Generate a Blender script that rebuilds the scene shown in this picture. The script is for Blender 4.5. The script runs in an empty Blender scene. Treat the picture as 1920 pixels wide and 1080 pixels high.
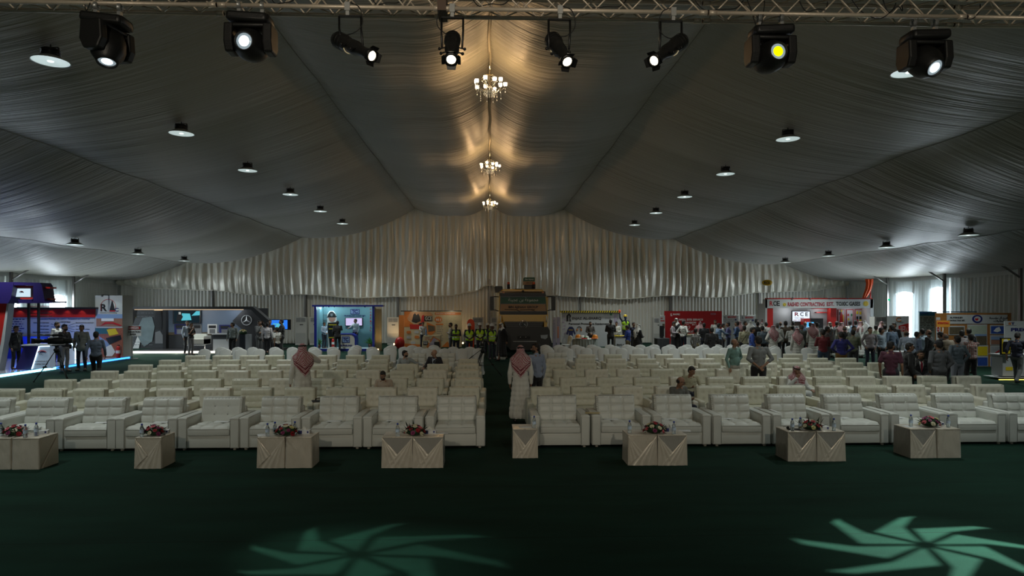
import bpy, bmesh, math, random
from mathutils import Vector, Matrix, Euler, noise
R = math.radians
PI = math.pi
F = 1200.0
HC = 2.55
YAW = R(2.0)
CY, SY = math.cos(YAW), math.sin(YAW)
sc = bpy.context.scene
col = sc.collection
rnd = random.Random(7)

# ---------------------------------------------------------------- camera
cd = bpy.data.cameras.new('camera')
cd.sensor_width = 36.0
cd.lens = F / 1920.0 * 36.0
cd.shift_y = 34.0 / 1920.0
cd.clip_end = 300
cam = bpy.data.objects.new('camera', cd)
cam.location = (0, 0, HC)
cam.rotation_euler = (R(90), 0, -YAW)
col.objects.link(cam)
sc.camera = cam
vs = sc.view_settings
vs.view_transform = 'Standard'
vs.look = 'None'
vs.gamma = 1.0
vs.use_curve_mapping = False
vs.exposure = 0.0

def ray(u, v):
    dx = (u - 960.0) / F
    return Vector((dx * CY + SY, CY - dx * SY, (574.0 - v) / F))
def at_z(u, v, z):
    d = ray(u, v)
    t = (z - HC) / d.z
    return Vector((d.x * t, d.y * t, z))
def at_y(u, v, Y):
    d = ray(u, v)
    t = Y / d.y
    return Vector((d.x * t, Y, HC + d.z * t))
def ux(u, Y):
    return at_y(u, 574, Y).x

# ---------------------------------------------------------------- objects
def tag(o, label=None, cat=None, group=None, kind=None):
    if label: o['label'] = label
    if cat: o['category'] = cat
    if group: o['group'] = group
    if kind: o['kind'] = kind
    return o
def empty(name, loc, rz=0.0, label=None, cat=None, group=None):
    o = bpy.data.objects.new(name, None)
    o.location = loc
    o.rotation_euler = (0, 0, rz)
    o.empty_display_size = 0.1
    col.objects.link(o)
    return tag(o, label, cat, group)
CH = {}
def reg(o, p):
    if p is not None:
        o.parent = p
        CH.setdefault(p.name, []).append(o)
def copy_tree(o, parent=None):
    c = o.copy()
    col.objects.link(c)
    if parent is not None:
        reg(c, parent)
    for ch in CH.get(o.name, []):
        copy_tree(ch, c)
    return c
def drop_tree(o):
    for ch in CH.get(o.name, []):
        drop_tree(ch)
    bpy.data.objects.remove(o)

class MB:
    """collects shapes, builds one mesh object"""
    def __init__(s):
        s.v = []; s.f = []; s.m = []; s.sm = []
        s.mi = 0
        s.T = None
    def add(s, vs_, fs, smooth=False):
        b = len(s.v)
        if s.T is not None:
            vs_ = [s.T @ Vector(p) for p in vs_]
        s.v.extend([tuple(p) for p in vs_])
        for f in fs:
            s.f.append(tuple(i + b for i in f))
            s.m.append(s.mi); s.sm.append(smooth)
        return s
    def box(s, x0, x1, y0, y1, z0, z1):
        if x0 > x1: x0, x1 = x1, x0
        if y0 > y1: y0, y1 = y1, y0
        if z0 > z1: z0, z1 = z1, z0
        return s.add([(x0,y0,z0),(x1,y0,z0),(x1,y1,z0),(x0,y1,z0),(x0,y0,z1),(x1,y0,z1),(x1,y1,z1),(x0,y1,z1)],
                     [(0,3,2,1),(4,5,6,7),(0,1,5,4),(1,2,6,5),(2,3,7,6),(3,0,4,7)])
    def rbox(s, x0, x1, y0, y1, z0, z1, r=0.02, seg=2, fn=None, div=0):
        """rounded box; fn displaces the finished vertices"""
        bm = bmesh.new()
        bmesh.ops.create_cube(bm, size=1.0)
        for v in bm.verts:
            v.co = Vector((x0 + (v.co.x + .5) * (x1 - x0), y0 + (v.co.y + .5) * (y1 - y0), z0 + (v.co.z + .5) * (z1 - z0)))
        r = min(r, abs(x1-x0)*.49, abs(y1-y0)*.49, abs(z1-z0)*.49)
        bmesh.ops.bevel(bm, geom=bm.edges[:], offset=r, segments=seg, profile=.5, affect='EDGES')
        if div:
            big = [e for e in bm.edges if e.calc_length() > 3 * r]
            bmesh.ops.subdivide_edges(bm, edges=big, cuts=div, use_grid_fill=True)
        bm.verts.ensure_lookup_table()
        pts = [v.co.copy() for v in bm.verts]
        if fn: pts = [fn(p) for p in pts]
        fs = [[v.index for v in f.verts] for f in bm.faces]
        bm.free()
        return s.add(pts, fs, True)
    def cyl(s, p0, p1, r0, r1=None, n=12, caps=True, smooth=True):
        p0 = Vector(p0); p1 = Vector(p1)
        if r1 is None: r1 = r0
        d = (p1 - p0)
        if d.length < 1e-7: return s
        z = d.normalized()
        x = z.orthogonal().normalized(); y = z.cross(x)
        vv = []
        for p, r in ((p0, r0), (p1, r1)):
            for i in range(n):
                a = 2 * PI * i / n
                vv.append(p + (x * math.cos(a) + y * math.sin(a)) * r)
        b = [(i, (i+1) % n, n + (i+1) % n, n + i) for i in range(n)]
        s.add(vv, b, smooth)
        if caps:
            s.add(vv[:n], [tuple(reversed(range(n)))]); s.add(vv[n:], [tuple(range(n))])
        return s
    def tube(s, pts, r, n=6):
        pts = [Vector(p) for p in pts]
        rs = r if isinstance(r, (list, tuple)) else [r] * len(pts)
        rings = []
        x = None
        for i, p in enumerate(pts):
            d = (pts[min(i+1, len(pts)-1)] - pts[max(i-1, 0)]).normalized()
            if x is None: x = d.orthogonal().normalized()
            else:
                x = (x - d * x.dot(d))
                x = x.normalized() if x.length > 1e-6 else d.orthogonal().normalized()
            y = d.cross(x)
            rings.append([p + (x * math.cos(2*PI*k/n) + y * math.sin(2*PI*k/n)) * rs[i] for k in range(n)])
        vv = [q for rg in rings for q in rg]
        fs = []
        for i in range(len(rings) - 1):
            for k in range(n):
                fs.append((i*n+k, i*n+(k+1)%n, (i+1)*n+(k+1)%n, (i+1)*n+k))
        fs.append(tuple(reversed(range(n)))); fs.append(tuple(range((len(rings)-1)*n, len(rings)*n)))
        return s.add(vv, fs, True)
    def lathe(s, prof, n=20, c=(0,0,0), axis=None):
        """prof: list of (r,z)"""
        vv = []
        for r, z in prof:
            for i in range(n):
                a = 2*PI*i/n
                vv.append(Vector((r*math.cos(a), r*math.sin(a), z)))
        if axis is not None:
            q = Vector((0,0,1)).rotation_difference(Vector(axis).normalized())
            vv = [q @ p for p in vv]
        vv = [p + Vector(c) for p in vv]
        fs = []
        for j in range(len(prof)-1):
            for i in range(n):
                fs.append((j*n+i, j*n+(i+1)%n, (j+1)*n+(i+1)%n, (j+1)*n+i))
        return s.add(vv, fs, True)
    def ball(s, c, r, n=10, m=7, sc_=(1,1,1)):
        prof = []
        vv = []
        c = Vector(c)
        for j in range(m+1):
            t = PI*j/m
            for i in range(n):
                a = 2*PI*i/n
                vv.append(c + Vector((r*sc_[0]*math.sin(t)*math.cos(a), r*sc_[1]*math.sin(t)*math.sin(a), -r*sc_[2]*math.cos(t))))
        fs = []
        for j in range(m):
            for i in range(n):
                fs.append((j*n+i, j*n+(i+1)%n, (j+1)*n+(i+1)%n, (j+1)*n+i))
        return s.add(vv, fs, True)
    def prism(s, poly, axis, a, b):
        """poly of 2-D points extruded between a and b along axis x/y/z"""
        n = len(poly)
        def P(p, t):
            return {'x': (t, p[0], p[1]), 'y': (p[0], t, p[1]), 'z': (p[0], p[1], t)}[axis]
        vv = [P(p, a) for p in poly] + [P(p, b) for p in poly]
        fs = [tuple(range(n)), tuple(reversed(range(n, 2*n)))] + [(i, n+i, n+(i+1)%n, (i+1)%n) for i in range(n)]
        return s.add(vv, fs)
    def grid(s, fn, nu, nv, smooth=True, wrap=False):
        vv = [fn(i/nu, j/nv) for j in range(nv+1) for i in range(nu+1)]
        w = nu + 1
        fs = [(j*w+i, j*w+i+1, (j+1)*w+i+1, (j+1)*w+i) for j in range(nv) for i in range(nu)]
        return s.add(vv, fs, smooth)
    def build(s, name, mats, parent=None, loc=None, fix=True):
        me = bpy.data.meshes.new(name)
        me.from_pydata(s.v, [], s.f)
        if not isinstance(mats, (list, tuple)): mats = [mats]
        for m in mats: me.materials.append(m)
        me.polygons.foreach_set('material_index', s.m)
        me.polygons.foreach_set('use_smooth', s.sm)
        me.update()
        if fix:
            bm = bmesh.new(); bm.from_mesh(me)
            bmesh.ops.remove_doubles(bm, verts=bm.verts[:], dist=1e-6)
            bmesh.ops.recalc_face_normals(bm, faces=bm.faces[:])
            bm.to_mesh(me); bm.free()
        o = bpy.data.objects.new(name, me)
        if loc is not None: o.location = loc
        col.objects.link(o)
        reg(o, parent)
        return o

# ---------------------------------------------------------------- materials
MATS = {}
def srgb(h):
    """0-255 display triple -> linear"""
    out = []
    for c in h:
        c = c / 255.0
        out.append(c/12.92 if c <= .04045 else ((c+.055)/1.055)**2.4)
    return tuple(out)
def mat(name, c, rough=.6, metal=0.0, bump=0.0, scale=40, var=0.0, sheen=0.0, coat=0.0, stretch=None, spec=.5, trans=0.0, emit=None, es=0.0, vscale=6.0):
    if name in MATS: return MATS[name]
    m = bpy.data.materials.new(name)
    m.use_nodes = True
    nt = m.node_tree
    b = nt.nodes['Principled BSDF']
    c4 = (c[0], c[1], c[2], 1)
    b.inputs['Base Color'].default_value = c4
    b.inputs['Roughness'].default_value = rough
    b.inputs['Metallic'].default_value = metal
    b.inputs['Specular IOR Level'].default_value = spec
    if sheen: b.inputs['Sheen Weight'].default_value = sheen
    if coat: b.inputs['Coat Weight'].default_value = coat
    if trans: b.inputs['Transmission Weight'].default_value = trans
    if emit is not None:
        b.inputs['Emission Color'].default_value = (*emit, 1)
        b.inputs['Emission Strength'].default_value = es
    tc = nt.nodes.new('ShaderNodeTexCoord')
    if bump or var:
        mp = nt.nodes.new('ShaderNodeMapping')
        if stretch: mp.inputs['Scale'].default_value = stretch
        nt.links.new(tc.outputs['Object'], mp.inputs['Vector'])
    if bump:
        n = nt.nodes.new('ShaderNodeTexNoise'); n.inputs['Scale'].default_value = scale; n.inputs['Detail'].default_value = 3
        nt.links.new(mp.outputs[0], n.inputs['Vector'])
        bp = nt.nodes.new('ShaderNodeBump'); bp.inputs['Strength'].default_value = bump; bp.inputs['Distance'].default_value = .02
        nt.links.new(n.outputs['Fac'], bp.inputs['Height'])
        nt.links.new(bp.outputs[0], b.inputs['Normal'])
    if var:
        n2 = nt.nodes.new('ShaderNodeTexNoise'); n2.inputs['Scale'].default_value = vscale; n2.inputs['Detail'].default_value = 4
        nt.links.new(mp.outputs[0], n2.inputs['Vector'])
        cr = nt.nodes.new('ShaderNodeMapRange')
        cr.inputs['To Min'].default_value = 1 - var; cr.inputs['To Max'].default_value = 1 + var
        nt.links.new(n2.outputs['Fac'], cr.inputs['Value'])
        mx = nt.nodes.new('ShaderNodeMix'); mx.data_type = 'RGBA'; mx.blend_type = 'MULTIPLY'; mx.inputs['Factor'].default_value = 1
        mx.inputs['A'].default_value = c4
        cb = nt.nodes.new('ShaderNodeCombineColor')
        for i in range(3): nt.links.new(cr.outputs[0], cb.inputs[i])
        nt.links.new(cb.outputs[0], mx.inputs['B'])
        nt.links.new(mx.outputs['Result'], b.inputs['Base Color'])
    MATS[name] = m
    return m
def emis(name, c, s):
    if name in MATS: return MATS[name]
    m = bpy.data.materials.new(name); m.use_nodes = True
    nt = m.node_tree
    nt.nodes.remove(nt.nodes['Principled BSDF'])
    e = nt.nodes.new('ShaderNodeEmission')
    e.inputs['Color'].default_value = (*c, 1); e.inputs['Strength'].default_value = s
    nt.links.new(e.outputs[0], nt.nodes['Material Output'].inputs['Surface'])
    MATS[name] = m
    return m

ARF = {}
def text_mesh(txt, size, depth=.004, squash=1.0, bold=.0):
    key = (txt, size, depth, squash, bold)
    if key in ARF: return ARF[key]
    cu = bpy.data.curves.new('writing', 'FONT')
    cu.body = txt; cu.size = size; cu.extrude = depth; cu.align_x = 'CENTER'; cu.align_y = 'CENTER'
    cu.resolution_u = 2
    cu.offset = bold
    o = bpy.data.objects.new('writing', cu); col.objects.link(o)
    bpy.context.view_layer.update()
    dg = bpy.context.evaluated_depsgraph_get()
    me = bpy.data.meshes.new_from_object(o.evaluated_get(dg))
    bpy.data.objects.remove(o)
    if squash != 1.0:
        for v in me.vertices: v.co.x *= squash
    ARF[key] = me
    return me
def lettering(txt, size, m, parent, x, y, z, rz=0.0, width=None, bold=0.0, name='lettering', depth=.004, vertical=False, tilt=90):
    """text standing upright, facing -Y in the parent's space; width fits the line"""
    me = text_mesh(txt, size, depth, 1.0, bold).copy()
    xs = [v.co.x for v in me.vertices] or [0, 1]
    w = max(xs) - min(xs); cx = (max(xs) + min(xs)) / 2
    k = (width / w) if width and w > 0 else 1.0
    for v in me.vertices: v.co.x = (v.co.x - cx) * k
    me.materials.clear(); me.materials.append(m)
    o = bpy.data.objects.new(name, me)
    o.location = (x, y, z)
    o.rotation_euler = (R(tilt), 0, rz)
    col.objects.link(o)
    reg(o, parent)
    return o
# ================================================================ TENT
YW = 44.1          # far gable
HX = 25.0          # half width
Y0 = -9.0          # end behind the stage, left open to let the world fill in
NODES = [(0.0, 9.5), (5.05, 9.2), (12.65, 7.2), (20.3, 5.5), (25.3, 4.3)]
SAGS = [.62, .66, .58, .30]
def ceil_z(X, Y):
    a = abs(X)
    fr = ((YW - Y) / 5.0) % 1.0
    scallop = 4 * fr * (1 - fr)
    for i in range(4):
        x0, z0 = NODES[i]; x1, z1 = NODES[i+1]
        if a <= x1 or i == 3:
            t = max(0.0, min(1.0, (a - x0) / (x1 - x0)))
            z = z0 + (z1 - z0) * t
            near = max(0.0, min(1.0, (Y - (YW - 4.5)) / 4.5)); near = near*near*(3-2*near)
            s = SAGS[i] * ((.55 if i == 1 else .85) + (.45 if i == 1 else .15) * near) * (1 + .07 * scallop)
            z -= s * 4 * t * (1 - t)
            if i == 0:
                z -= .18 * math.sin(PI * min(1, t * 2.2)) if t < .4545 else 0
            z -= .06 * scallop * min(1, a / 3)
            return z
def liner_mat():
    m = bpy.data.materials.new('tent_liner'); m.use_nodes = True
    nt = m.node_tree; b = nt.nodes['Principled BSDF']
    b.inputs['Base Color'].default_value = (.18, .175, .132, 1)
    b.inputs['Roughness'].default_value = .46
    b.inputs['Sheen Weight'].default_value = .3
    tc = nt.nodes.new('ShaderNodeTexCoord')
    def nz(sx, sy, sz, scale, detail):
        mp = nt.nodes.new('ShaderNodeMapping'); mp.inputs['Scale'].default_value = (sx, sy, sz)
        n = nt.nodes.new('ShaderNodeTexNoise'); n.inputs['Scale'].default_value = scale; n.inputs['Detail'].default_value = detail
        n.inputs['Distortion'].default_value = .3
        nt.links.new(tc.outputs['Object'], mp.inputs[0]); nt.links.new(mp.outputs[0], n.inputs['Vector'])
        return n
    n1 = nz(.12, 3.0, .2, 1.0, 4); n2 = nz(.25, 11.0, .3, 1.0, 3)
    mx = nt.nodes.new('ShaderNodeMath'); mx.operation = 'MULTIPLY_ADD'; mx.inputs[1].default_value = .45
    nt.links.new(n2.outputs['Fac'], mx.inputs[0]); nt.links.new(n1.outputs['Fac'], mx.inputs[2])
    # folds fade in and out across the cloth
    n3 = nz(.22, .16, .2, 1.0, 2)
    mr = nt.nodes.new('ShaderNodeMapRange'); mr.inputs['From Min'].default_value = .38; mr.inputs['From Max'].default_value = .66
    mr.inputs['To Min'].default_value = .12; mr.inputs['To Max'].default_value = 1.0
    nt.links.new(n3.outputs['Fac'], mr.inputs['Value'])
    bp = nt.nodes.new('ShaderNodeBump'); bp.inputs['Distance'].default_value = .105
    nt.links.new(mr.outputs[0], bp.inputs['Strength'])
    nt.links.new(mx.outputs[0], bp.inputs['Height']); nt.links.new(bp.outputs[0], b.inputs['Normal'])
    return m
LINER = liner_mat()
# the lining, one sheet per half
def ceil_sheet():
    mb = MB()
    xs = []
    for i in range(4):
        x0 = NODES[i][0]; x1 = NODES[i+1][0]
        for k in range(16): xs.append(x0 + (x1 - x0) * k / 16)
    xs.append(NODES[4][0])
    xs = [-x for x in reversed(xs)] + xs[1:]
    ys = []
    y = YW + .12
    while y > Y0:
        ys.append(y); y -= .25
    w = len(xs)
    vv = [(x, y, ceil_z(x, y) + .012 * noise.noise(Vector((x * .2, y * 3.1, 3)))) for y in ys for x in xs]
    fs = [(j*w+i, j*w+i+1, (j+1)*w+i+1, (j+1)*w+i) for j in range(len(ys)-1) for i in range(w-1)]
    mb.add(vv, fs, True)
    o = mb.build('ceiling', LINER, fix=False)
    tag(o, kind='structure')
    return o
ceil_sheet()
# a tear line in the lining
# seams where the lining is fastened
cord_m = mat('seam_piping', (.26, .25, .21), .6)
for k, (X, z) in enumerate(NODES[1:4]):
    for sgn in (-1, 1):
        mb = MB()
        pts = []
        y = YW
        while y > Y0 + .2:
            pts.append((sgn * X, y, ceil_z(sgn * X, y) - .012)); y -= .25
        mb.tube(pts, .011, 5)
        tag(mb.build('trim_%d' % (k * 2 + (sgn > 0) + 1), cord_m), kind='structure')

# floor: green exhibition carpet laid in strips
def carpet():
    m = bpy.data.materials.new('green_carpet'); m.use_nodes = True
    nt = m.node_tree; b = nt.nodes['Principled BSDF']
    b.inputs['Roughness'].default_value = .95
    b.inputs['Specular IOR Level'].default_value = .15
    tc = nt.nodes.new('ShaderNodeTexCoord')
    n = nt.nodes.new('ShaderNodeTexNoise'); n.inputs['Scale'].default_value = 1.3; n.inputs['Detail'].default_value = 6
    mp = nt.nodes.new('ShaderNodeMapping'); mp.inputs['Scale'].default_value = (.5, 2.0, 1)
    nt.links.new(tc.outputs['Object'], mp.inputs[0]); nt.links.new(mp.outputs[0], n.inputs['Vector'])
    cr = nt.nodes.new('ShaderNodeValToRGB')
    cr.color_ramp.elements[0].position = .3; cr.color_ramp.elements[0].color = (.0042, .020, .0125, 1)
    cr.color_ramp.elements[1].position = .75; cr.color_ramp.elements[1].color = (.0068, .033, .021, 1)
    nt.links.new(n.outputs['Fac'], cr.inputs[0])
    # seams across the hall every 2 m
    sx = nt.nodes.new('ShaderNodeSeparateXYZ'); nt.links.new(tc.outputs['Object'], sx.inputs[0])
    a = nt.nodes.new('ShaderNodeMath'); a.operation = 'MULTIPLY_ADD'; a.inputs[1].default_value = .5; a.inputs[2].default_value = -.515
    f = nt.nodes.new('ShaderNodeMath'); f.operation = 'FRACT'
    l = nt.nodes.new('ShaderNodeMath'); l.operation = 'LESS_THAN'; l.inputs[1].default_value = .008
    nt.links.new(sx.outputs['Y'], a.inputs[0]); nt.links.new(a.outputs[0], f.inputs[0]); nt.links.new(f.outputs[0], l.inputs[0])
    mx = nt.nodes.new('ShaderNodeMix'); mx.data_type = 'RGBA'
    mx.inputs['B'].default_value = (.004, .012, .009, 1)
    nt.links.new(l.outputs[0], mx.inputs['Factor']); nt.links.new(cr.outputs[0], mx.inputs['A'])
    nt.links.new(mx.outputs['Result'], b.inputs['Base Color'])
    n2 = nt.nodes.new('ShaderNodeTexNoise'); n2.inputs['Scale'].default_value = 160; n2.inputs['Detail'].default_value = 2
    bp = nt.nodes.new('ShaderNodeBump'); bp.inputs['Strength'].default_value = .5; bp.inputs['Distance'].default_value = .01
    nt.links.new(tc.outputs['Object'], n2.inputs['Vector']); nt.links.new(n2.outputs['Fac'], bp.inputs['Height']); nt.links.new(bp.outputs[0], b.inputs['Normal'])
    return m
mb = MB(); mb.grid(lambda a, b: (-HX - .6 + a * (2*HX + 1.2), Y0 + b * (YW + .8 - Y0), 0), 40, 40, False)
tag(mb.build('floor', carpet()), kind='structure')

# satin drapes
SATIN = mat('satin_drape', (.66, .63, .54), .30, .22, bump=.8, scale=3.0, stretch=(7, 7, .35), sheen=.3, spec=.6)
SHEER = mat('pleated_drape', (.66, .65, .59), .5, bump=.4, scale=4.0, stretch=(5, 5, .1), sheen=.2)
WHITE = mat('tent_white', (.62, .63, .60), .6, bump=.2, scale=5)
POST = mat('aluminium_post', (.22, .21, .20), .4, .6)

def interp(tab, x):
    if x <= tab[0][0]: return tab[0][1]
    for (a, za), (b, zb) in zip(tab, tab[1:]):
        if x <= b:
            t = (x - a) / (b - a); t = t*t*(3-2*t)
            return za + (zb - za) * t
    return tab[-1][1]
EDGE = [(-25, 4.0), (-22, 3.72), (-18.75, 3.62), (-15.6, 3.30), (-12.5, 3.35), (-9, 3.12), (-6.25, 3.2), (-3, 3.25), (-1.1, 3.55), (-.15, 3.98), (.15, 3.98), (.9, 3.6), (2.6, 3.38),
        (6.25, 3.2), (9, 3.05), (12.5, 3.28), (15.6, 3.15), (18.75, 3.5), (22, 3.6), (25, 4.0)]
def gather(X):
    """distance to the next post, 0..1"""
    d = abs(((X + 3.125) % 6.25) - 3.125)
    return max(0.0, 1 - d / 1.4)
def wf(x, k, s):
    return noise.noise(Vector((x * k, s, 0)))
def valance():
    mb = MB()
    NX, NZ = 1100, 26
    X0, X1 = -24.9, 24.9
    def fn(a, b):
        X = X0 + a * (X1 - X0)
        zt = ceil_z(X, YW) + .12
        ze = interp(EDGE, X) + .03 * wf(X, 2.3, 9)
        z = zt + (ze - zt) * b
        xx = X + .08 * b * wf(X, .9, z * .5)
        ph = X * 2 * PI / .46 + 2.4 * wf(X, .8, 4.2)
        env = .35 + .65 * abs(wf(X, .55, 7 + b * .8)) * 2
        f = math.sin(ph) * .055 * env + .05 * wf(X, 3.4, b * 1.2) + .03 * wf(X, 7.0, 2 + b * 2.2)
        big = .10 * wf(X, .32, 1.0)
        amp = .35 + .65 * math.sin(PI * min(1, b * 1.15)) + .25 * b
        g = gather(X)
        y = YW - .42 - (f * 1.9 + big) * amp - .22 * math.sin(PI * b) * (1 - .6 * g)
        # deep vertical break at the centre pole
        y += .22 * math.exp(-(X / .16) ** 2) * min(1, b * 1.6)
        return (xx, y, z)
    mb.grid(fn, NX, NZ)
    # rolled hem
    o = mb.build('satin_valance', SATIN, fix=False)
    tag(o, 'cream satin drape hanging in tall folds across the upper gable end', 'drape')
    mb = MB()
    pts = []
    for i in range(0, NX + 1, 4):
        p = fn(i / NX, 1.0); pts.append((p[0], p[1], p[2] - .01))
    mb.tube(pts, .035, 6)
    mb.build('hem', SATIN, o)
valance()
def lower_drape():
    panels = [-25 + 6.25 * i for i in range(9)]
    tops = dict(kind='structure')
    for i in range(8):
        xa, xb = panels[i], panels[i+1]
        mb = MB()
        def fn(a, b):
            X = xa + .09 + a * (xb - xa - .18)
            z = .03 + b * 4.5
            ph = X * 2 * PI / .23 + 1.6 * wf(X, 1.1, 3)
            f = .045 * math.sin(ph) + .03 * wf(X, 4, 2)
            return (X, YW - .05 - f - .03, z)
        mb.grid(fn, 190, 5)
        o = mb.build('wall_back' if i == 0 else 'wall_back', SHEER, fix=False)
        tag(o, kind='structure')
lower_drape()
# gable and side posts
for i in range(9):
    X = -25 + 6.25 * i
    if i in (0, 8): continue
    mb = MB(); mb.box(X - .06, X + .06, YW - .26, YW - .14, 0, 4.4)
    tag(mb.build('tent_post', POST), 'grey gable post, %s from the centre pole' %
        {0:'at it', 1:'first', 2:'second', 3:'third'}[abs(i-4)] + (' on the crowd side' if i > 4 else ' on the television camera side' if i < 4 else ''), 'post', 'gable posts')
# thin flat backing behind everything (outer tent skin)
mb = MB(); mb.box(-HX - .5, HX + .5, YW + .12, YW + .2, 0, 10.5)
tag(mb.build('wall_far', WHITE), kind='structure')

# ---- side walls: outer skin with arched daylight windows, curtains inside
DAY = emis('daylit_window', (.80, .92, 1.0), 14.0)
SIDE = mat('side_curtain', (.62, .64, .62), .55, bump=.45, scale=3.0, stretch=(4, 6, .15), sheen=.2)
_nt = SIDE.node_tree
_mx = _nt.nodes.new('ShaderNodeMixShader'); _mx.inputs[0].default_value = .10
_tl = _nt.nodes.new('ShaderNodeBsdfTranslucent'); _tl.inputs[0].default_value = (.75, .85, .88, 1)
_nt.links.new(_nt.nodes['Principled BSDF'].outputs[0], _mx.inputs[1]); _nt.links.new(_tl.outputs[0], _mx.inputs[2])
_nt.links.new(_mx.outputs[0], _nt.nodes['Material Output'].inputs['Surface'])
def side_wall(sgn):
    nm = 'wall_left' if sgn < 0 else 'wall_right'
    mb = MB()
    x = sgn * (HX + .45)
    mb.box(x, x + sgn * .06, Y0, YW + .2, 0, 4.6)
    tag(mb.build(nm, WHITE), kind='structure')
    k = 0
    y = YW
    while y > Y0 + 5:
        k += 1
        ya, yb = y - 5.0, y
        # which part of the bay the curtain leaves open: (from, to, z0, z1)
        if sgn < 0:
            gaps = {1: [], 2: [(3.25, 4.85, .3, 3.35), (.3, .95, .3, 3.2)], 3: [(3.4, 4.6, .3, 3.2)]}.get(k, [])
        else:
            gaps = {1: [], 2: [(2.95, 4.7, .3, 3.55), (.35, 1.55, .3, 3.75)], 3: []}.get(k, [])
        for (g0, g1, z0, z1) in gaps:
            mb = MB()
            xw = sgn * (HX + .40)
            a, b = ya + g0 - .25, ya + g1 + .25
            n = 10
            poly = [(a, z0), (b, z0)]
            r = (b - a) / 2
            for i in range(n + 1):
                t = PI * i / n
                poly.append(((a + b)/2 + r * math.cos(t), z1 - .5 + .5 * math.sin(t)))
            mb.prism(poly, 'x', xw, xw + sgn * .02)
            o = mb.build('window_%d' % (k + (20 if sgn > 0 else 0)), DAY); tag(o, kind='structure')
        # curtain panel over the bay, pulled aside at the gap
        mb = MB()
        def fn(a, b):
            Y = ya + .06 + a * 4.88
            z = .03 + b * (4.32 - .03)
            f = .05 * math.sin(Y * 2 * PI / .27 + 1.5 * wf(Y, 1.2, 3)) + .06 * wf(Y, 2.2, 5 + b)
            bulge = .10 * math.sin(PI * a) * (1 - b)
            return (sgn * (HX + .12 - f - bulge), Y, z)
        open_ = []
        spans = []
        cur = 0.0
        for (g0, g1, z0, z1) in sorted(gaps):
            spans.append((cur, (g0 + .05) / 5.0)); cur = (g1 - .05) / 5.0
        spans.append((cur, 1.0))
        for (s0, s1) in spans:
            if s1 - s0 < .02: continue
            def fn2(a, b, s0=s0, s1=s1):
                lo, hi = s0, s1
                # gathers toward its own side at the bottom of the window
                w = math.sin(PI * min(1, max(0, (1 - b)))) * .15
                return fn(lo + a * (hi - lo), b)
            mb.grid(fn2, max(8, int(120 * (s1 - s0))), 6)
        for (g0, g1, z0, z1) in gaps:
            if z1 < 4.1:
                mb.grid(lambda a, b: (fn((g0 - .1 + a * (g1 - g0 + .2)) / 5.0, 0)[0] + sgn * .04, ya + g0 - .1 + a * (g1 - g0 + .2), z1 - .25 + b * (4.32 - z1 + .25) + .12 * math.sin(PI * a) * (1 - b)), 30, 3)
        o = mb.build(nm, SIDE, fix=False); tag(o, kind='structure')
        if yb <= YW - .1:
            mb = MB()
            mb.box(sgn * (HX - .12), sgn * (HX - .24), yb - .06, yb + .06, 0, 4.35)
            mb.cyl((sgn * (HX - .2), yb, 3.9), (sgn * (HX - 1.3), yb, 4.6), .05, n=8)
            tag(mb.build('tent_post', POST), 'dark braced tent leg against the side curtain, %s from the gable, ' % ('zeroth first second third fourth fifth sixth seventh eighth ninth tenth'.split()[k - 1]) + ('crowd side' if sgn > 0 else 'blue booth side'), 'post', 'side posts')
        y -= 5.0
    # valance strip where lining meets wall
    mb = MB()
    def fv(a, b):
        Y = Y0 + a * (YW - Y0)
        fr = ((YW - Y) / 5.0) % 1.0
        z = 4.42 - b * (.30 + .10 * 4 * fr * (1 - fr))
        return (sgn * (HX - .02 + .03 * math.sin(Y * 40)), Y, z)
    mb.grid(fv, 700, 2)
    tag(mb.build('trim_%d' % (11 + (sgn > 0)), SIDE, fix=False), kind='structure')
side_wall(-1); side_wall(1)
# ================================================================ HANGING LAMPS
STEEL = mat('lamp_steel', (.45, .46, .45), .35, .6)
DARK = mat('black_fixture', (.012, .012, .012), .45, bump=.1, scale=60)
DARKM = mat('black_metal', (.02, .02, .02), .35, .5)
REFL = mat('lit_reflector', (.6, .65, .63), .3, emit=(.70, .86, .84), es=.55)
HOT = emis('led_core', (.9, 1.0, 1.0), 1.6)
ORD = ['first', 'second', 'third', 'fourth', 'fifth', 'sixth', 'seventh', 'eighth', 'ninth', 'tenth', 'eleventh', 'twelfth', 'thirteenth', 'fourteenth']
def make_bay():
    t = empty('high_bay_lamp', (0, 0, 0))
    mb = MB()
    mb.cyl((0,0,.10), (0,0,.24), .15, .15, 20)
    for k in range(4): mb.cyl((0,0,.115+.032*k), (0,0,.125+.032*k), .175, .175, 20)
    mb.build('heat_sink', DARKM, t)
    mb = MB(); mb.lathe([(.12,.12),(.2,.09),(.34,.0),(.345,-.012),(.33,-.004),(.2,.075),(.0,.085)], 28)
    mb.build('reflector', STEEL, t)
    mb = MB(); mb.lathe([(.0,.004),(.18,.002),(.325,-.002)], 28); mb.build('diffuser', REFL, t)
    mb = MB(); mb.lathe([(.0,-.012),(.045,-.010),(.06,.0)], 14); mb.build('bulb', HOT, t)
    mb = MB(); mb.box(-.16,.16,-.02,.02,.27,.285)
    for s in (-1,1): mb.box(s*.15,s*.165,-.02,.02,.2,.28)
    mb.tube([(0,0,.28),(.0,0,.3),(0,0,.34)], .012, 5)
    mb.build('hanger', DARKM, t)
    return t
bay0 = make_bay()
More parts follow.
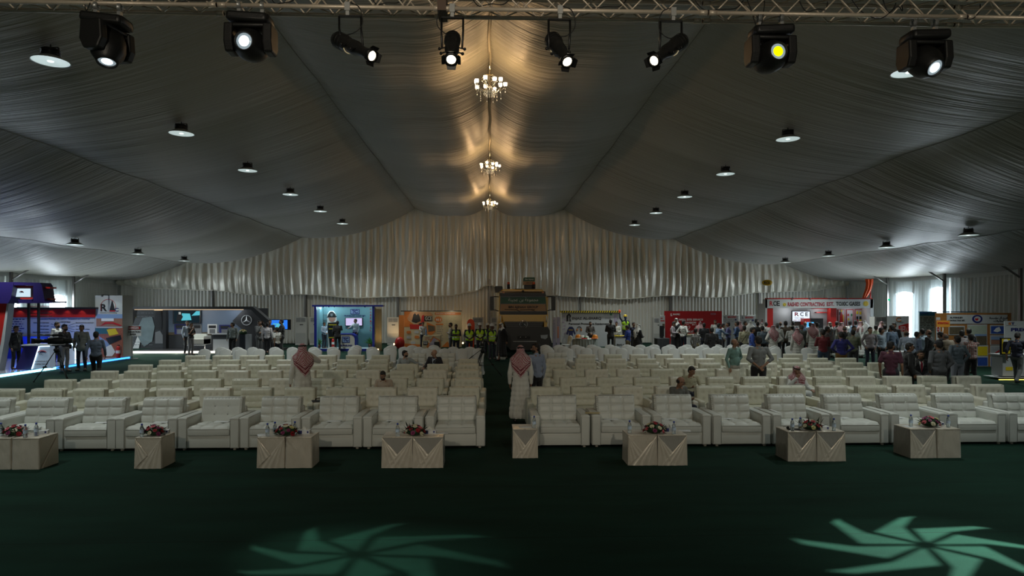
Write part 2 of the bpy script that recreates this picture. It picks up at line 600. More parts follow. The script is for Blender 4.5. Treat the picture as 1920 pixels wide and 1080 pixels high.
def down_light(x, y, z, e, c=(.92, 1.0, .96)):
    ld = bpy.data.lights.new('bay_light', 'AREA'); ld.shape = 'DISK'; ld.size = .5; ld.energy = e; ld.color = c; ld.spread = R(120)
    o = bpy.data.objects.new('bay_light', ld); o.location = (x, y, z); o.visible_camera = True
    col.objects.link(o); return o
EBAY = 62.0
first = True
for sgn in (-1, 1):
    side = 'crowd side' if sgn > 0 else 'blue booth side'
    for k in range(9):
        Y = 38.6 - 5.0 * k
        X = sgn * 8.8
        if k == 5: Y = 13.15
        z = ceil_z(X, Y) - .34
        down_light(X, Y, z - .03, EBAY * (2.4 if k < 2 else 1.3 if k < 4 else 1.0))
        if Y < 11: continue
        if first: o = bay0; first = False
        else: o = copy_tree(bay0)
        o.location = (X, Y, z)
        tag(o, 'round high bay lamp, inner row, %s, %s from the far gable' % (side, ORD[k]), 'lamp', 'inner rows of high bay lamps')
    for k in range(9):
        Y = 38.6 - 5.0 * k
        X = sgn * 18.1
        z = ceil_z(X, Y) - .32
        down_light(X, Y, z - .03, EBAY * (2.4 if k < 2 else 1.3 if k < 4 else 1.0))
        if Y < (22 if sgn > 0 else 26): continue
        o = copy_tree(bay0)
        o.location = (X, Y, z)
        tag(o, 'round high bay lamp, outer row, %s, %s from the far gable' % (side, ORD[k]), 'lamp', 'outer rows of high bay lamps')

# ---- chandeliers
CRY = mat('crystal', (.85, .85, .82), .05, spec=1.0, emit=(1.0, .8, .5), es=.25)
CHR = mat('chandelier_chrome', (.75, .70, .60), .15, 1.0)
SHADE = emis('lit_glass_shade', (1.0, .82, .58), 4.5)
def make_chandelier():
    t = empty('chandelier', (0, 0, 0))
    mb = MB(); mb.lathe([(.0,-.28),(.03,-.25),(.012,-.2),(.05,-.1),(.06,-.04),(.02,.02),(.04,.1),(.02,.2),(.06,.27),(.015,.3),(.012,.42),(.0,.42)], 14)
    mb.build('stem', CHR, t)
    for k in range(10):
        a = 2*PI*k/10
        c, s = math.cos(a), math.sin(a)
        rr = .42 if k % 2 == 0 else .36
        zt = .02 if k % 2 == 0 else .08
        mb = MB()
        P = []
        for i in range(13):
            u = i/12
            r = .03 + (rr-.03) * u
            z = -.06 - .13*math.sin(PI*u) * (1-.2*u) + (zt+.0) * u * u
            P.append((r*c, r*s, z))
        mb.tube(P, .010, 6)
        Q = [( (.02+.19*math.sin(PI*i/8))*c, (.02+.19*math.sin(PI*i/8))*s, -.02+.34*i/8) for i in range(9)]
        mb.tube(Q, .006, 5)
        ex, ey, ez = P[-1]
        mb.lathe([(.0,0),(.035,.005),(.04,.012),(.0,.014)], 10, (ex,ey,ez))
        arm = mb.build('arm', CHR, t)
        mb = MB(); mb.lathe([(.018,.012),(.045,.03),(.055,.06),(.05,.095),(.058,.11)], 14, (ex,ey,ez))
        mb.ball((ex,ey,ez+.06), .035, 8, 6)
        mb.build('lamp_shade', SHADE, arm)
        mb = MB()
        for dr, dl in ((0, .0), (-.12, .04)):
            x, y = (rr+dr)*c, (rr+dr)*s
            z0 = ez - .02 if dr == 0 else -.2
            mb.tube([(x,y,z0),(x,y,z0-.07-dl)], .003, 4)
            mb.lathe([(.0,-.045),(.014,-.02),(.006,.0),(.0,.012)], 6, (x,y,z0-.1-dl))
        mb.build('crystal_drop', CRY, arm)
    mb = MB()
    for k in range(12):
        a = 2*PI*k/12
        for rr, zz in ((.1,-.22),(.16,-.17)):
            mb.lathe([(.0,-.04),(.012,-.015),(.0,.012)], 6, (rr*math.cos(a), rr*math.sin(a), zz - .05))
            mb.tube([(rr*math.cos(a), rr*math.sin(a), zz-.04),(rr*math.cos(a)*.6, rr*math.sin(a)*.6, zz+.08)], .003, 4)
    mb.build('crystal_fringe', CRY, t)
    mb = MB(); 
    mb.tube([(0,0,.40),(0,0,1.1)], .012, 6)
    mb.build('chain', CHR, t)
    return t
ch0 = make_chandelier()
for k, (Y, lab) in enumerate(((17.2, 'warm lit crystal chandelier under the ridge, nearest and largest of the three'), (27.2, 'warm lit crystal chandelier under the ridge, middle one of the three'), (37.2, 'warm lit crystal chandelier under the ridge, smallest, by the far gable'))):
    o = ch0 if k == 0 else copy_tree(ch0)
    o.location = (0, Y, 8.48)
    tag(o, lab, 'chandelier', 'ridge chandeliers')
    for j in range(5):
        a = 2*PI*j/5
        ld = bpy.data.lights.new('chandelier_bulb', 'POINT'); ld.energy = 17; ld.color = (1.0, .60, .27); ld.shadow_soft_size = .05
        lo = bpy.data.objects.new('chandelier_bulb', ld); lo.location = (.52*math.cos(a), Y + .52*math.sin(a), 8.56); col.objects.link(lo)
# cable wrapped in cloth running along the ridge
mb = MB()
P = []
y = Y0 + 1
while y < YW - .4:
    P.append((.02*math.sin(y*2.2), y, ceil_z(0, y) - .09 - .03*math.sin(y*1.1))); y += .35
mb.tube(P, .04, 6)
tag(mb.build('ridge_cable', mat('cable_sleeve', (.30, .27, .20), .7, bump=.6, scale=30)), 'pale sleeved cable running along the ridge above the chandeliers', 'cable')

# ---- lighting truss
ALU = mat('truss_aluminium', (.72, .62, .50), .40, .35, bump=.15, scale=25, var=.15)
TY = 7.4; TZ = 5.98; TS = .215
def truss_section(x0, x1, lab):
    t = empty('truss_section', ((x0+x1)/2, TY, TZ), 0, lab, 'truss', 'lighting truss')
    h = (x1-x0)/2
    for (dy, dz) in ((0,0),(TS,0),(0,TS),(TS,TS)):
        mb = MB(); mb.cyl((-h+.01,dy,dz),(h-.01,dy,dz), .024, n=10)
        for s in (-1,1): mb.cyl((s*(h-.10),dy,dz),(s*(h-.01),dy,dz), .031, n=10)
        mb.build('chord', ALU, t)
    n = 14
    for face in range(4):
        P = []
        for i in range(n+1):
            x = -h + .08 + (2*h-.16)*i/n
            q = i % 2
            if face == 0: P.append((x, 0, q*TS))
            elif face == 1: P.append((x, TS, (1-q)*TS))
            elif face == 2: P.append((x, q*TS, 0))
            else: P.append((x, (1-q)*TS, TS))
        mb = MB()
        for a, b in zip(P, P[1:]): mb.cyl(a, b, .0095, n=6)
        mb.build('bracing', ALU, t)
XS = [-9.3, -6.2, -3.1, -.9+.35, 2.55, 5.65, 8.75]
for i in range(6):
    truss_section(XS[i], XS[i+1], 'aluminium lattice truss length, %s from the end above the television camera' % ORD[i])
# sleeves and clamp blocks where lengths join, seen as brown couplers
for x in (XS[3], ):
    mb = MB(); mb.box(x-.05, x+.05, TY-.05, TY+TS+.05, TZ-.04, TZ+TS+.04)
    tag(mb.build('truss_coupler', mat('brown_coupler', (.10,.06,.04), .6)), 'brown square coupler plate joining two truss lengths', 'coupler')

CAB = mat('cable_black', (.01,.01,.01), .6)
def cable(pts, name='cable', lab=None, r=.007, n=24, cat='cable'):
    P = [Vector(p) for p in pts]
    out = []
    for i in range(len(P)-1):
        p0 = P[max(i-1,0)]; p1 = P[i]; p2 = P[i+1]; p3 = P[min(i+2,len(P)-1)]
        for k in range(6):
            t = k/6
            out.append(.5*((2*p1)+(-p0+p2)*t+(2*p0-5*p1+4*p2-p3)*t*t+(-p0+3*p1-3*p2+p3)*t**3))
    out.append(P[-1])
    mb = MB(); mb.tube(out, r, 5)
    o = mb.build(name, CAB)
    if lab: tag(o, lab, cat, 'cables on the truss')
    return o
def tx(u): return ux(u, TY)

# ---- moving heads
def moving_head(u, d, tilt, lens_c, lens_s, lab, rz=0.0, drop=0.0, pan=0):
    x = tx(u)
    t = empty('moving_head', (x, TY, TZ - .03 - drop), rz, lab, 'stage light', 'moving head lights')
    B = MB(); B.T = Matrix.Rotation(R(tilt), 4, 'Y')
    B.rbox(-.23,.23,-.15,.15,-.20,-.09,.035,2)
    B.box(-.19,.19,-.155,.155,-.165,-.125)
    B.rbox(.17,.235,-.12,.12,-.185,-.085,.03,2); B.rbox(-.235,-.17,-.12,.12,-.185,-.085,.03,2)
    base = B.build('base', DARK, t)
    for s in (-1,1):
        c = MB(); c.T = Matrix.Rotation(R(tilt*.5), 4, 'Y')
        c.box(s*.13-.02,s*.13+.02,-.025,.025,-.09,-.02)
        c.lathe([(.045,-.02),(.045,.02),(.026,.02),(.026,-.02)], 14, (s*.13,0,.03), (1,0,0))
        c.build('clamp', STEEL, t)
    for s in (-1,1):
        y = MB(); y.T = Matrix.Rotation(R(pan), 4, 'Z')
        poly = [(-.125,-.21),(.125,-.21),(.14,-.42),(.09,-.53),(-.09,-.53),(-.14,-.42)]
        y.prism(poly, 'x', s*.165, s*.265)
        o = y.build('yoke_arm', DARK, t)
        b = o.modifiers.new('bevel','BEVEL'); b.width = .02; b.segments = 2
    y = MB(); y.T = Matrix.Rotation(R(pan), 4, 'Z'); y.rbox(-.24,.24,-.11,.11,-.255,-.205,.02,2); y.build('yoke_bridge', DARK, t)
    d = Vector(d).normalized()
    hc = Vector((0,0,-.43))
    h = MB()
    prof = [(.0,-.20),(.09,-.195),(.15,-.15),(.175,-.06),(.18,.03),(.165,.10),(.12,.17),(.105,.21),(.095,.212),(.088,.185)]
    h.lathe(prof, 24, hc, d)
    head = h.build('lamp_head', DARK, t)
    r = MB(); r.lathe([(.088,.185),(.078,.19),(.058,.192)], 24, hc, d)
    r.build('lens_ring', mat('lens_glass_ring', (.05,.07,.09), .1, coat=.5, emit=lens_c, es=.12*lens_s), head)
    l = MB(); l.lathe([(.0,.196),(.03,.196),(.058,.190)], 20, hc, d)
    l.build('lens', emis('lens_' + '_'.join(str(int(c*10)) for c in lens_c) + '_%d' % int(lens_s*10), lens_c, lens_s), head)
    return t
moving_head(203, (.10,-.30,-1), 6, (.75,.92,1.0), 3.0, 'black moving head light aimed straight down, first on the truss from the television camera side', drop=.04, pan=80)
moving_head(471, (-.05,-1,-.12), 3, (.80,.92,1.0), 5.0, 'black moving head light with a cold white lens, second hanging from the truss', drop=.0)
moving_head(1444, (.05,-1,-.02), -3, (.75,1.0,.0), 2.2, 'black moving head light with a glowing yellow-green lens', drop=.05)
moving_head(1733, (.12,-.75,-.62), -2, (.75,.92,1.0), 6.0, 'black moving head light with a glaring white lens, last by the crowd side', drop=.08)

# ---- profile spots in U brackets
WARM = emis('tungsten_lens', (1.0, .86, .60), 9.0)
GOLD = mat('brass_strip', (.75, .62, .35), .3, .9, emit=(1.0,.8,.45), es=.25)
def profile(u, back, front, lab, cabside=1):
    """back / front: pixel ends of the barrel"""
    x = tx(u)
    t = empty('profile_spot', (x, TY, TZ), 0, lab, 'stage light', 'profile spots in U brackets')
    hook = MB(); hook.box(-.03,.03,-.035,.035,-.05,.045); hook.box(-.02,.02,-.02,.02,-.10,-.04)
    hook.build('clamp', STEEL, t)
    pb = at_y(back[0], back[1], TY + .12) - Vector((x,TY,TZ)); pf = at_y(front[0], front[1], TY - .30) - Vector((x,TY,TZ))
    d = (pf - pb).normalized(); mid = (pb + pf) / 2
    yk = MB()
    w = .125
    sx = mid.x * .35
    yk.box(-w+sx,w+sx,-.02,.02,-.115,-.10)
    for s in (-1,1): yk.tube([(s*w+sx,0,-.105),(s*w+sx,0,-.25),(s*(w-.01)+mid.x*.9, mid.y*.8, mid.z+.01)], .013, 6)
    yk.build('bracket', DARKM, t)
    b = MB()
    L = (pf-pb).length
    prof = [(.0,0),(.055,.0),(.085,.03),(.09,.14),(.082,.20),(.078,.22),(.082,.23),(.082,.30),(.06,.34),(.056,.42),(.068,.46),(.068,.50),(.054,.505),(.054,.49)]
    k = L/.5
    prof = [(r*1.0, z*k) for r, z in prof]
    b.lathe(prof, 20, pb, d)
    xx = d.cross(Vector((0,0,1))).normalized(); zz = xx.cross(d)
    for i in range(3):
        c = pb + d*(.05+.04*i)*k
        b.lathe([(.092,-.006),(.097,0),(.092,.006)], 20, c, d)
    bar = b.build('barrel', DARK, t)
    g = MB()
    for s in (-1,1):
        for q, rr in ((.24,.13),(.34,.11)):
            c = pb + d*q*k
            e = c + xx*s*rr*1.1 + zz*(-.02)
            g.cyl(c + xx*s*.06, e, .008, n=6); g.ball(e, .019, 8, 5)
    g.build('knob', DARKM, bar)
    f = MB()
    c = pb + d*.49*k
    r = .078
    for a in range(4):
        ang = a*PI/2
        n1 = xx*math.cos(ang)+zz*math.sin(ang); n2 = -xx*math.sin(ang)+zz*math.cos(ang)
        p = [c+n1*r*.9-n2*.055, c+n1*r*.9+n2*.055, c+n1*(r+.028)+n2*.045+d*.03, c+n1*(r+.028)-n2*.045+d*.03]
        q = [v + d*.006 for v in p]
        f.add(p+q, [(0,1,2,3),(7,6,5,4),(0,4,5,1),(1,5,6,2),(2,6,7,3),(3,7,4,0)])
    f.lathe([(.056,0),(.085,0),(.085,.012),(.056,.012)], 8, c, d)
    f.build('colour_frame', DARKM, bar)
    s_ = MB()
    c2 = pb + d*.21*k
    P = [c2 + (xx*math.cos(a)+zz*math.sin(a))*.087 for a in [R(35)+R(110)*i/10 for i in range(11)]]
    P = [c2 + (xx*math.cos(a)-zz*math.sin(a))*.087 for a in [R(35)+R(110)*i/10 for i in range(11)]]
    s_.tube(P, .006, 5); s_.build('trim_strip', GOLD, bar)
    l = MB(); l.lathe([(0,.008),(.03,.006),(.052,0)], 20, pb + d*.492*k, d); l.build('lens', WARM, bar)
    # its power cable
    cable([(x+cabside*.03, TY, TZ+.05), (x+cabside*.14, TY-.03, TZ-.02), (x+cabside*.17, TY-.02, TZ-.20), (x+cabside*.06, TY, TZ-.30), tuple(pb + Vector((x,TY,TZ)) + Vector((0,0,.02)))],
          lab='thin black cable looping beside the ' + lab.split(', ')[0].replace('black ', ''), r=.006)
profile(652, (628,72), (698,105), 'black profile spot tilted to its side, next to the cold white moving head', 1)
profile(848, (849,68), (846,112), 'black profile spot facing the stage just beside the ridge line', -1)
profile(1050, (1033,70), (1064,116), 'black profile spot on the crowd side of the nearest chandelier', 1)
profile(1262, (1282,74), (1226,114), 'black profile spot tilted inward, next to the yellow-green moving head', -1)
# loose cables over the truss
for i, (ua, ub, dz) in enumerate(((150,180,-.1),(500,560,.02),(300,420,.03),(690,760,.04),(880,960,.05),(1090,1180,.04),(1300,1400,.03),(1402,1440,-.22),(1500,1560,.05),(1600,1690,-.05),(1660,1700,.1),(1780,1850,-.04))):
    xa, xb = tx(ua), tx(ub)
    cable([(xa,TY+.05,TZ+.22),(xa+(xb-xa)*.2,TY+.02,TZ+.05),(xa+(xb-xa)*.5,TY-.03,TZ+dz),(xa+(xb-xa)*.8,TY,TZ+.06),(xb,TY+.1,TZ+.2)],
          lab='loose black cable slung on the truss, %s from the television camera side' % ORD[i], r=.006)

# ---- two patterned beams thrown on the carpet by moving heads beyond the picture
def gobo_head(src, dst, ang, energy, c, lab, spin, frost):
    src = Vector(src); dst = Vector(dst)
    d = (dst-src).normalized()
    t = empty('moving_head', src, 0, lab, 'stage light', 'pattern projecting heads')
    h = MB(); h.lathe([(.0,-.35),(.12,-.33),(.15,-.2),(.15,.1),(.11,.2),(.10,.34),(.085,.34),(.085,.05),(.085,-.05)], 24, (0,0,0), d)
    h.build('lamp_head', DARK, t)
    y = MB(); y.rbox(-.24,.24,-.11,.11,.32,.44,.03,2)
    for s in (-1,1): y.box(s*.19,s*.24,-.08,.08,-.05,.34)
    y.tube([(0,0,.44),(0,0,1.2)],.03,8)
    y.build('yoke', DARK, t)
    # gobo plate with cut petals, 20 cm ahead of the lamp
    rr = .2*math.tan(R(ang))
    bm = bmesh.new()
    def loop(pts):
        vs_ = [bm.verts.new((p[0], p[1], 0)) for p in pts]
        for a, b in zip(vs_, vs_[1:] + vs_[:1]): bm.edges.new((a, b))
    loop([(.084*math.cos(2*PI*i/48), .084*math.sin(2*PI*i/48)) for i in range(48)])
    n = 8
    for k in range(n):
        b0 = k*360/n + spin
        def pol(r, a): return (rr*r*math.cos(R(b0+a)), rr*r*math.sin(R(b0+a)))
        loop([pol(.09,17), pol(.58,-4), pol(1.06,38), pol(1.16,47), pol(1.05,44), pol(.64,32)])
    bmesh.ops.triangle_fill(bm, use_beauty=True, edges=bm.edges[:])
    me = bpy.data.meshes.new('gobo_plate'); bm.to_mesh(me); bm.free()
    me.materials.append(DARKM)
    o = bpy.data.objects.new('gobo_plate', me)
    q = Vector((0,0,1)).rotation_difference(d)
    o.rotation_mode = 'QUATERNION'; o.rotation_quaternion = q; o.location = d*.2
    col.objects.link(o); reg(o, t)
    ld = bpy.data.lights.new('gobo_light', 'SPOT'); ld.energy = energy; ld.color = c; ld.shadow_soft_size = .0011
    ld.spot_size = R(ang*2.9); ld.spot_blend = .5
    lo = bpy.data.objects.new('gobo_light', ld); lo.location = src
    lo.rotation_mode = 'QUATERNION'; lo.rotation_quaternion = Vector((0,0,-1)).rotation_difference(d)
    col.objects.link(lo)
    ld = bpy.data.lights.new('frost_light', 'SPOT'); ld.energy = frost; ld.color = c; ld.shadow_soft_size = .02
    ld.spot_size = R(ang*2.9); ld.spot_blend = 1.0
    l2 = bpy.data.objects.new('frost_light', ld); l2.location = src + d*.36
    l2.rotation_mode = 'QUATERNION'; l2.rotation_quaternion = lo.rotation_quaternion
    col.objects.link(l2)
gobo_head((9.6, 8.3, 5.4), at_z(1736, 1022, 0), 6.4, 12500, (.62, 1.0, .86), 'black moving head beyond the picture throwing the bright pinwheel on the carpet', 9, 500)
gobo_head((-6.9, 7.4, 5.5), at_z(672, 1040, 0), 6.2, 2600, (.62, 1.0, .86), 'black moving head beyond the picture throwing the faint pinwheel on the carpet', 0, 900)

# ---- two warm wash lamps added unseen behind the camera to brighten seats and truss
for sx in (-2.6, 2.6):
    t = empty('added_wash', (sx, -4.0, 6.2), 0, 'added unseen warm wash lamp above the stage, ' + ('left' if sx < 0 else 'right') + ' one of the pair behind the viewer', 'stage light', 'added wash lamps')
    mb = MB(); mb.lathe([(0,-.3),(.14,-.28),(.16,0),(.17,.02),(.15,.02)], 18, (0,-.06,0), (0,1,0)); mb.build('lamp_head', DARK, t)
    mb = MB(); mb.tube([(-.18,-.1,0),(-.18,-.1,.25),(.18,-.1,.25),(.18,-.1,0)], .012, 6); mb.cyl((0,-.1,.25),(0,-.1,2.2),.02,n=8); mb.build('bracket', DARKM, t)
    ld = bpy.data.lights.new('added_wash_light', 'SPOT'); ld.energy = 850; ld.color = (1.0, .87, .68); ld.spot_size = R(62); ld.spot_blend = .8; ld.shadow_soft_size = .14
    lo = bpy.data.objects.new('added_wash_light', ld); lo.location = (sx, -3.9, 6.2)
    lo.rotation_mode = 'QUATERNION'; lo.rotation_quaternion = Vector((0,0,-1)).rotation_difference(Vector((0, 34, -3.6)).normalized()); col.objects.link(lo)

# ---- world: even pale fill added through the end left open behind the stage
w = bpy.data.worlds.new('world'); sc.world = w; w.use_nodes = True
bg = w.node_tree.nodes['Background']
bg.inputs[0].default_value = (.92, .95, .85, 1)
bg.inputs[1].default_value = .185
# ================================================================ SEATING
LEATHER = mat('white_leather', (.60, .62, .58), .42, bump=.10, scale=14, var=.05, spec=.45)
CREAM = mat('cream_leather', (.58, .58, .48), .42, bump=.12, scale=14, var=.06, spec=.45)
IVORY = mat('ivory_leather', (.62, .61, .52), .40, bump=.12, scale=14, var=.05, spec=.45)
SEAMD = mat('dark_seam_thread', (.34, .35, .33), .7)  # darker grey thread for the piping and the unquilted chair's buttons
SPANDEX = mat('white_stretch_cover', (.62, .64, .63), .6, bump=.15, scale=5, sheen=.2)
FOOT = mat('pale_foot', (.45, .42, .36), .5)
CHROME = mat('chrome', (.7, .7, .7), .15, 1.0)

def tufted(mb, w, h, cols, rows, depth, base_y, lean, z0, r=.03, thick=.15, seam=.010, btn=.014, puff=.018, quilt=True, x0=0.0):
    """cushion slab: its front is a grid with seams and button dimples; leaning back"""
    nu, nv = 36, 24
    cell_w = w / cols; cell_h = h / rows
    def front(a, b):
        x = -w/2 + a*w; z = b*h
        ex = min(1, min(a, 1-a) * w / .035); ez = min(1, min(b, 1-b) * h / .035)
        edge = math.sqrt(max(0, ex*(2-ex))) * math.sqrt(max(0, ez*(2-ez)))
        d = 0
        if quilt:
            fx = (a*cols) % 1.0; fz = (b*rows) % 1.0
            px = abs(math.sin(PI*fx)) if True else 1; pz = abs(math.sin(PI*fz))
            d += puff * (px ** .22) * (pz ** .22)
        for i in range(1, cols):
            for j in range(1, rows):
                dx = x + w/2 - i*cell_w; dz = z - j*cell_h
                d -= btn * math.exp(-(dx*dx + dz*dz) / .0012)
                if not quilt: d -= .005 * math.exp(-(dx*dx)/.0004) * math.exp(-(dz*dz)/.010)
        y = -(edge * .035 + d)
        return x, y, z
    def P(x, y, z):
        return (x0 + x, base_y + y + z*lean, z0 + z)
    mb.grid(lambda a, b: P(*front(a, b)), nu, nv)
    # sides, top, back
    def rim(a, b):
        # around the edge, from the front edge to the back
        t = a * 4; k = int(t) % 4; u_ = t - int(t) if a < 1 else 0
        if k == 0: x, z = -w/2 + u_*w, 0
        elif k == 1: x, z = w/2, u_*h
        elif k == 2: x, z = w/2 - u_*w, h
        else: x, z = -w/2, h - u_*h
        q = b
        sh = .012 * math.sin(PI * q)
        nx = (1 if k == 1 else -1 if k == 3 else 0); nz = (1 if k == 2 else -1 if k == 0 else 0)
        return P(x + nx*sh, q*thick, z + nz*sh)
    mb.grid(rim, 48, 4)
    mb.grid(lambda a, b: P(w/2 - a*w, thick + .01*math.sin(PI*a)*math.sin(PI*b), b*h), 8, 6)

def make_sofa(leather, pattern):
    """front row armchair, facing -Y, 1.08 wide"""
    t = empty('armchair', (0, 0, 0))
    W = 1.075; aw = .17
    mb = MB(); mb.rbox(-W/2+aw-.01, W/2-aw+.01, -.405, .38, .04, .265, .015, 2)
    mb.rbox(-W/2+aw-.01, W/2-aw+.01, .29, .43, .04, .68, .03, 2)
    mb.build('base', leather, t)
    for s in (-1, 1):
        xa, xb = s*(W/2-aw), s*W/2
        mb = MB()
        def puffy(p, xa=xa, xb=xb):
            zz = p.z
            if zz > .5: p = Vector((p.x, p.y, p.z + .012*math.sin(PI*max(0, min(1, (p.x-min(xa,xb))/aw)))))
            return p + Vector((.004*noise.noise(p*5), .005*noise.noise(p*6+Vector((3,0,0))), .003*noise.noise(p*7)))
        mb.rbox(min(xa,xb), max(xa,xb), -.425, .42, .035, .575, .022, 3, puffy, 3)
        a = mb.build('arm', leather, t)
        mb = MB()
        x1, x2 = min(xa,xb)+.012, max(xa,xb)-.012
        mb.tube([(x1,-.4275,.06),(x1,-.4275,.553),(x2,-.4275,.553),(x2,-.4275,.06)], .0035, 4)
        mb.tube([(x1,-.40,.5765),(x1,.40,.5765)], .0035, 4); mb.tube([(x2,-.40,.5765),(x2,.40,.5765)], .0035, 4)
        mb.build('piping', SEAMD, a)
    # seat cushion with quilted top
    mb = MB()
    w, d = W-2*aw-.01, .66
    def top(a, b):
        x = -w/2 + a*w; y = -.425 + b*d
        ex = min(1, min(a,1-a)*w/.03); ey = min(1, min(b,1-b)*d/.03)
        e = math.sqrt(ex*(2-ex))*math.sqrt(ey*(2-ey))
        fx = (a*3)%1; fy = (b*3)%1
        q = (abs(math.sin(PI*fx))**.3)*(abs(math.sin(PI*fy))**.3) if .0<a<1 else 0
        return (x, y, .375 + .03*e + .030*q*e + .006*noise.noise(Vector((x*4,y*4,1))))
    mb.grid(top, 30, 26)
    mb.rbox(-w/2, w/2, -.425, .235, .262, .385, .012, 2)
    s_ = mb.build('seat_cushion', leather, t)
    mb = MB(); mb.tube([(-w/2+.01,-.427,.375),(w/2-.01,-.427,.375)], .004, 4); mb.tube([(-w/2+.01,-.427,.27),(w/2-.01,-.427,.27)], .004, 4)
    mb.build('piping', SEAMD, s_)
    # loose back cushion
    mb = MB()
    tufted(mb, .725, .44, 3, 3, 0, .10, .24, .405, thick=.14, puff=.042 if pattern else .004, quilt=True)
    b_ = mb.build('back_cushion', leather, t)
    mb = MB()
    for i in (1,2):
        for j in (1,2):
            x = -.3625 + i*.725/3; z = j*.44/3
            mb.ball((x, .10 + z*.24 - .022, .405+z), .015, 8, 5, (1,.5,1))
    mb.build('tuft_button', leather if pattern else SEAMD, b_)
    for sx in (-1,1):
        for y in (-.36, .36):
            mb = MB(); mb.cyl((sx*.44,y,0),(sx*.44,y,.045), .028, .032, 10); mb.build('foot', FOOT, t)
    return t
sofa0 = make_sofa(LEATHER, True)
sofa1 = make_sofa(LEATHER, False)

def make_tub(leather, quilt):
    """tufted armchair of the rows behind, 0.89 wide"""
    t = empty('tufted_armchair', (0,0,0))
    W = .875; aw = .125
    mb = MB(); mb.rbox(-W/2+aw-.01, W/2-aw+.01, -.34, .34, .04, .26, .02, 2); mb.build('base', leather, t)
    for s in (-1,1):
        mb = MB()
        xa, xb = sorted((s*(W/2-aw), s*W/2))
        mb.rbox(xa, xb, -.37, .34, .035, .56, .03, 3, lambda p: p + Vector((0,0,.008*noise.noise(p*6))), 2)
        mb.build('arm', leather, t)
    mb = MB(); mb.rbox(-W/2+aw+.003, W/2-aw-.003, -.355, .22, .255, .40, .03, 3); mb.build('seat_cushion', leather, t)
    mb = MB()
    tufted(mb, .645, .40, 5, 3, 0, .17, .09, .395, thick=.17, puff=.012 if quilt else .0, quilt=quilt, btn=.013)
    mb.rbox(-.3225, .3225, .21, .37, .05, .42, .02, 2)
    mb.build('backrest', leather, t)
    for sx in (-1,1):
        for y in (-.3,.3):
            mb = MB(); mb.cyl((sx*.36,y,0),(sx*.36,y,.045), .025, .028, 8); mb.build('foot', FOOT, t)
    return t
tubs = [make_tub(CREAM, False), make_tub(IVORY, False), make_tub(CREAM, True)]
used = set()
def place(proto, x, y, rz, label, cat, group):
    if proto.name in used: o = copy_tree(proto)
    else: used.add(proto.name); o = proto
    o.location = (x, y, 0); o.rotation_euler = (0, 0, rz)
    return tag(o, label, cat, group)

YF = 11.47 + .43     # centre of the front row
left_f = [-70, 45, 159, 274, 390.5, 506.5, 621.5, 737, 853]
right_f = [1051, 1166, 1279.5, 1391.5, 1502.5, 1613.5, 1724, 1834, 1945]
for i, u in enumerate(left_f):
    n = ORD[len(left_f)-1-i]
    place(sofa1 if i == 4 else sofa0, ux(u, YF-.43), YF + rnd.uniform(-.01,.01), R(rnd.uniform(-.6,.6)) ,
          ('white unquilted armchair with buttons, left block front row, %s from the aisle' if i == 4 else 'white leather armchair in the front row of the left block, %s from the aisle') % n, 'armchair', 'front row armchairs of the left block')
for i, u in enumerate(right_f):
    place(sofa0, ux(u, YF-.43), YF + rnd.uniform(-.01,.01), R(rnd.uniform(-.6,.6)),
          'white leather armchair in the front row of the right block, %s from the aisle' % ORD[i], 'armchair', 'front row armchairs of the right block')
# rows of tufted armchairs: (v of the back tops at u=500), left centres, right centres
ROWS = [
 (732.3, [-10,69.5,150.5,231.5,312,392.5,473,554.5,634,711,790,870], [1025,1103,1183.5,1262,1341,1418,1494,1572,1647.5,1723,1799.5,1874.5]),
 (714.0, [97.5,164.5,239,310,380,453,523,594,665,735,805.5,877], [1009,1078,1148.5,1217.5,1288,1357,1426,1494,1562.5,1629,1698.5,1766,1831]),
 (697.7, [182,245,309,373.5,437,500,562,624,687,751,813.5,876], [1060,1122,1183,1247,1310,1372,1433,1496,1555,1616]),
 (686.0, [250,308,366,421.5,478,534,591,647.5,705,762,820,876.5], [1043,1101,1159,1219,1277.5,1337,1390,1444,1498,1552.5,1609,1660]),
 (676.5, [309,367,423,475.5,534,591,648,707.5,763,821,877], [1043,1099.5,1159,1215,1270,1326.5,1380,1434,1488,1543,1596]),
 (668.0, [357.5,409,461,509,560,610,663,711.5], [1101,1152,1201,1249.5,1299,1348,1397,1446,1494,1542]),
]
ROWY = []
NTH = ['second', 'third', 'fourth', 'fifth', 'sixth', 'seventh']
for r, (v, L, Rr) in enumerate(ROWS):
    Y = at_z(500, v, .80).y + .17
    ROWY.append(Y)
    for side, lst in (('left', L), ('right', Rr)):
        for i, u in enumerate(lst):
            n = len(lst)-1-i if side == 'left' else i
            if r == 5 and side == 'left': n += 3
            if r == 5 and side == 'right': n += 1
            proto = tubs[rnd.choice([0,0,1,1,2]) if not (r == 1 and side == 'right' and i > 4) else rnd.choice([1,2])]
            place(proto, ux(u, Y-.05), Y + rnd.uniform(-.04,.04), R(rnd.uniform(-2,2)),
                  '%s tufted armchair in the %s row of the %s block, %s from the aisle' % ('cream' if proto is not tubs[1] else 'ivory', NTH[r], side, ORD[n]),
                  'armchair', 'tufted armchairs in the %s row' % NTH[r])
YS = at_z(830, 663, .84).y - .10
for u, lab in ((778, 'white quilted armchair at the back of the left block behind the man in pale blue'), (834, 'white quilted armchair at the back of the left block behind the bald man'), (1046, 'white quilted armchair at the back of the right block by the aisle')):
    place(sofa0, ux(u, YS), YS + rnd.uniform(-.05,.05), R(rnd.uniform(-3,3)), lab, 'armchair', 'quilted armchairs behind the last row')

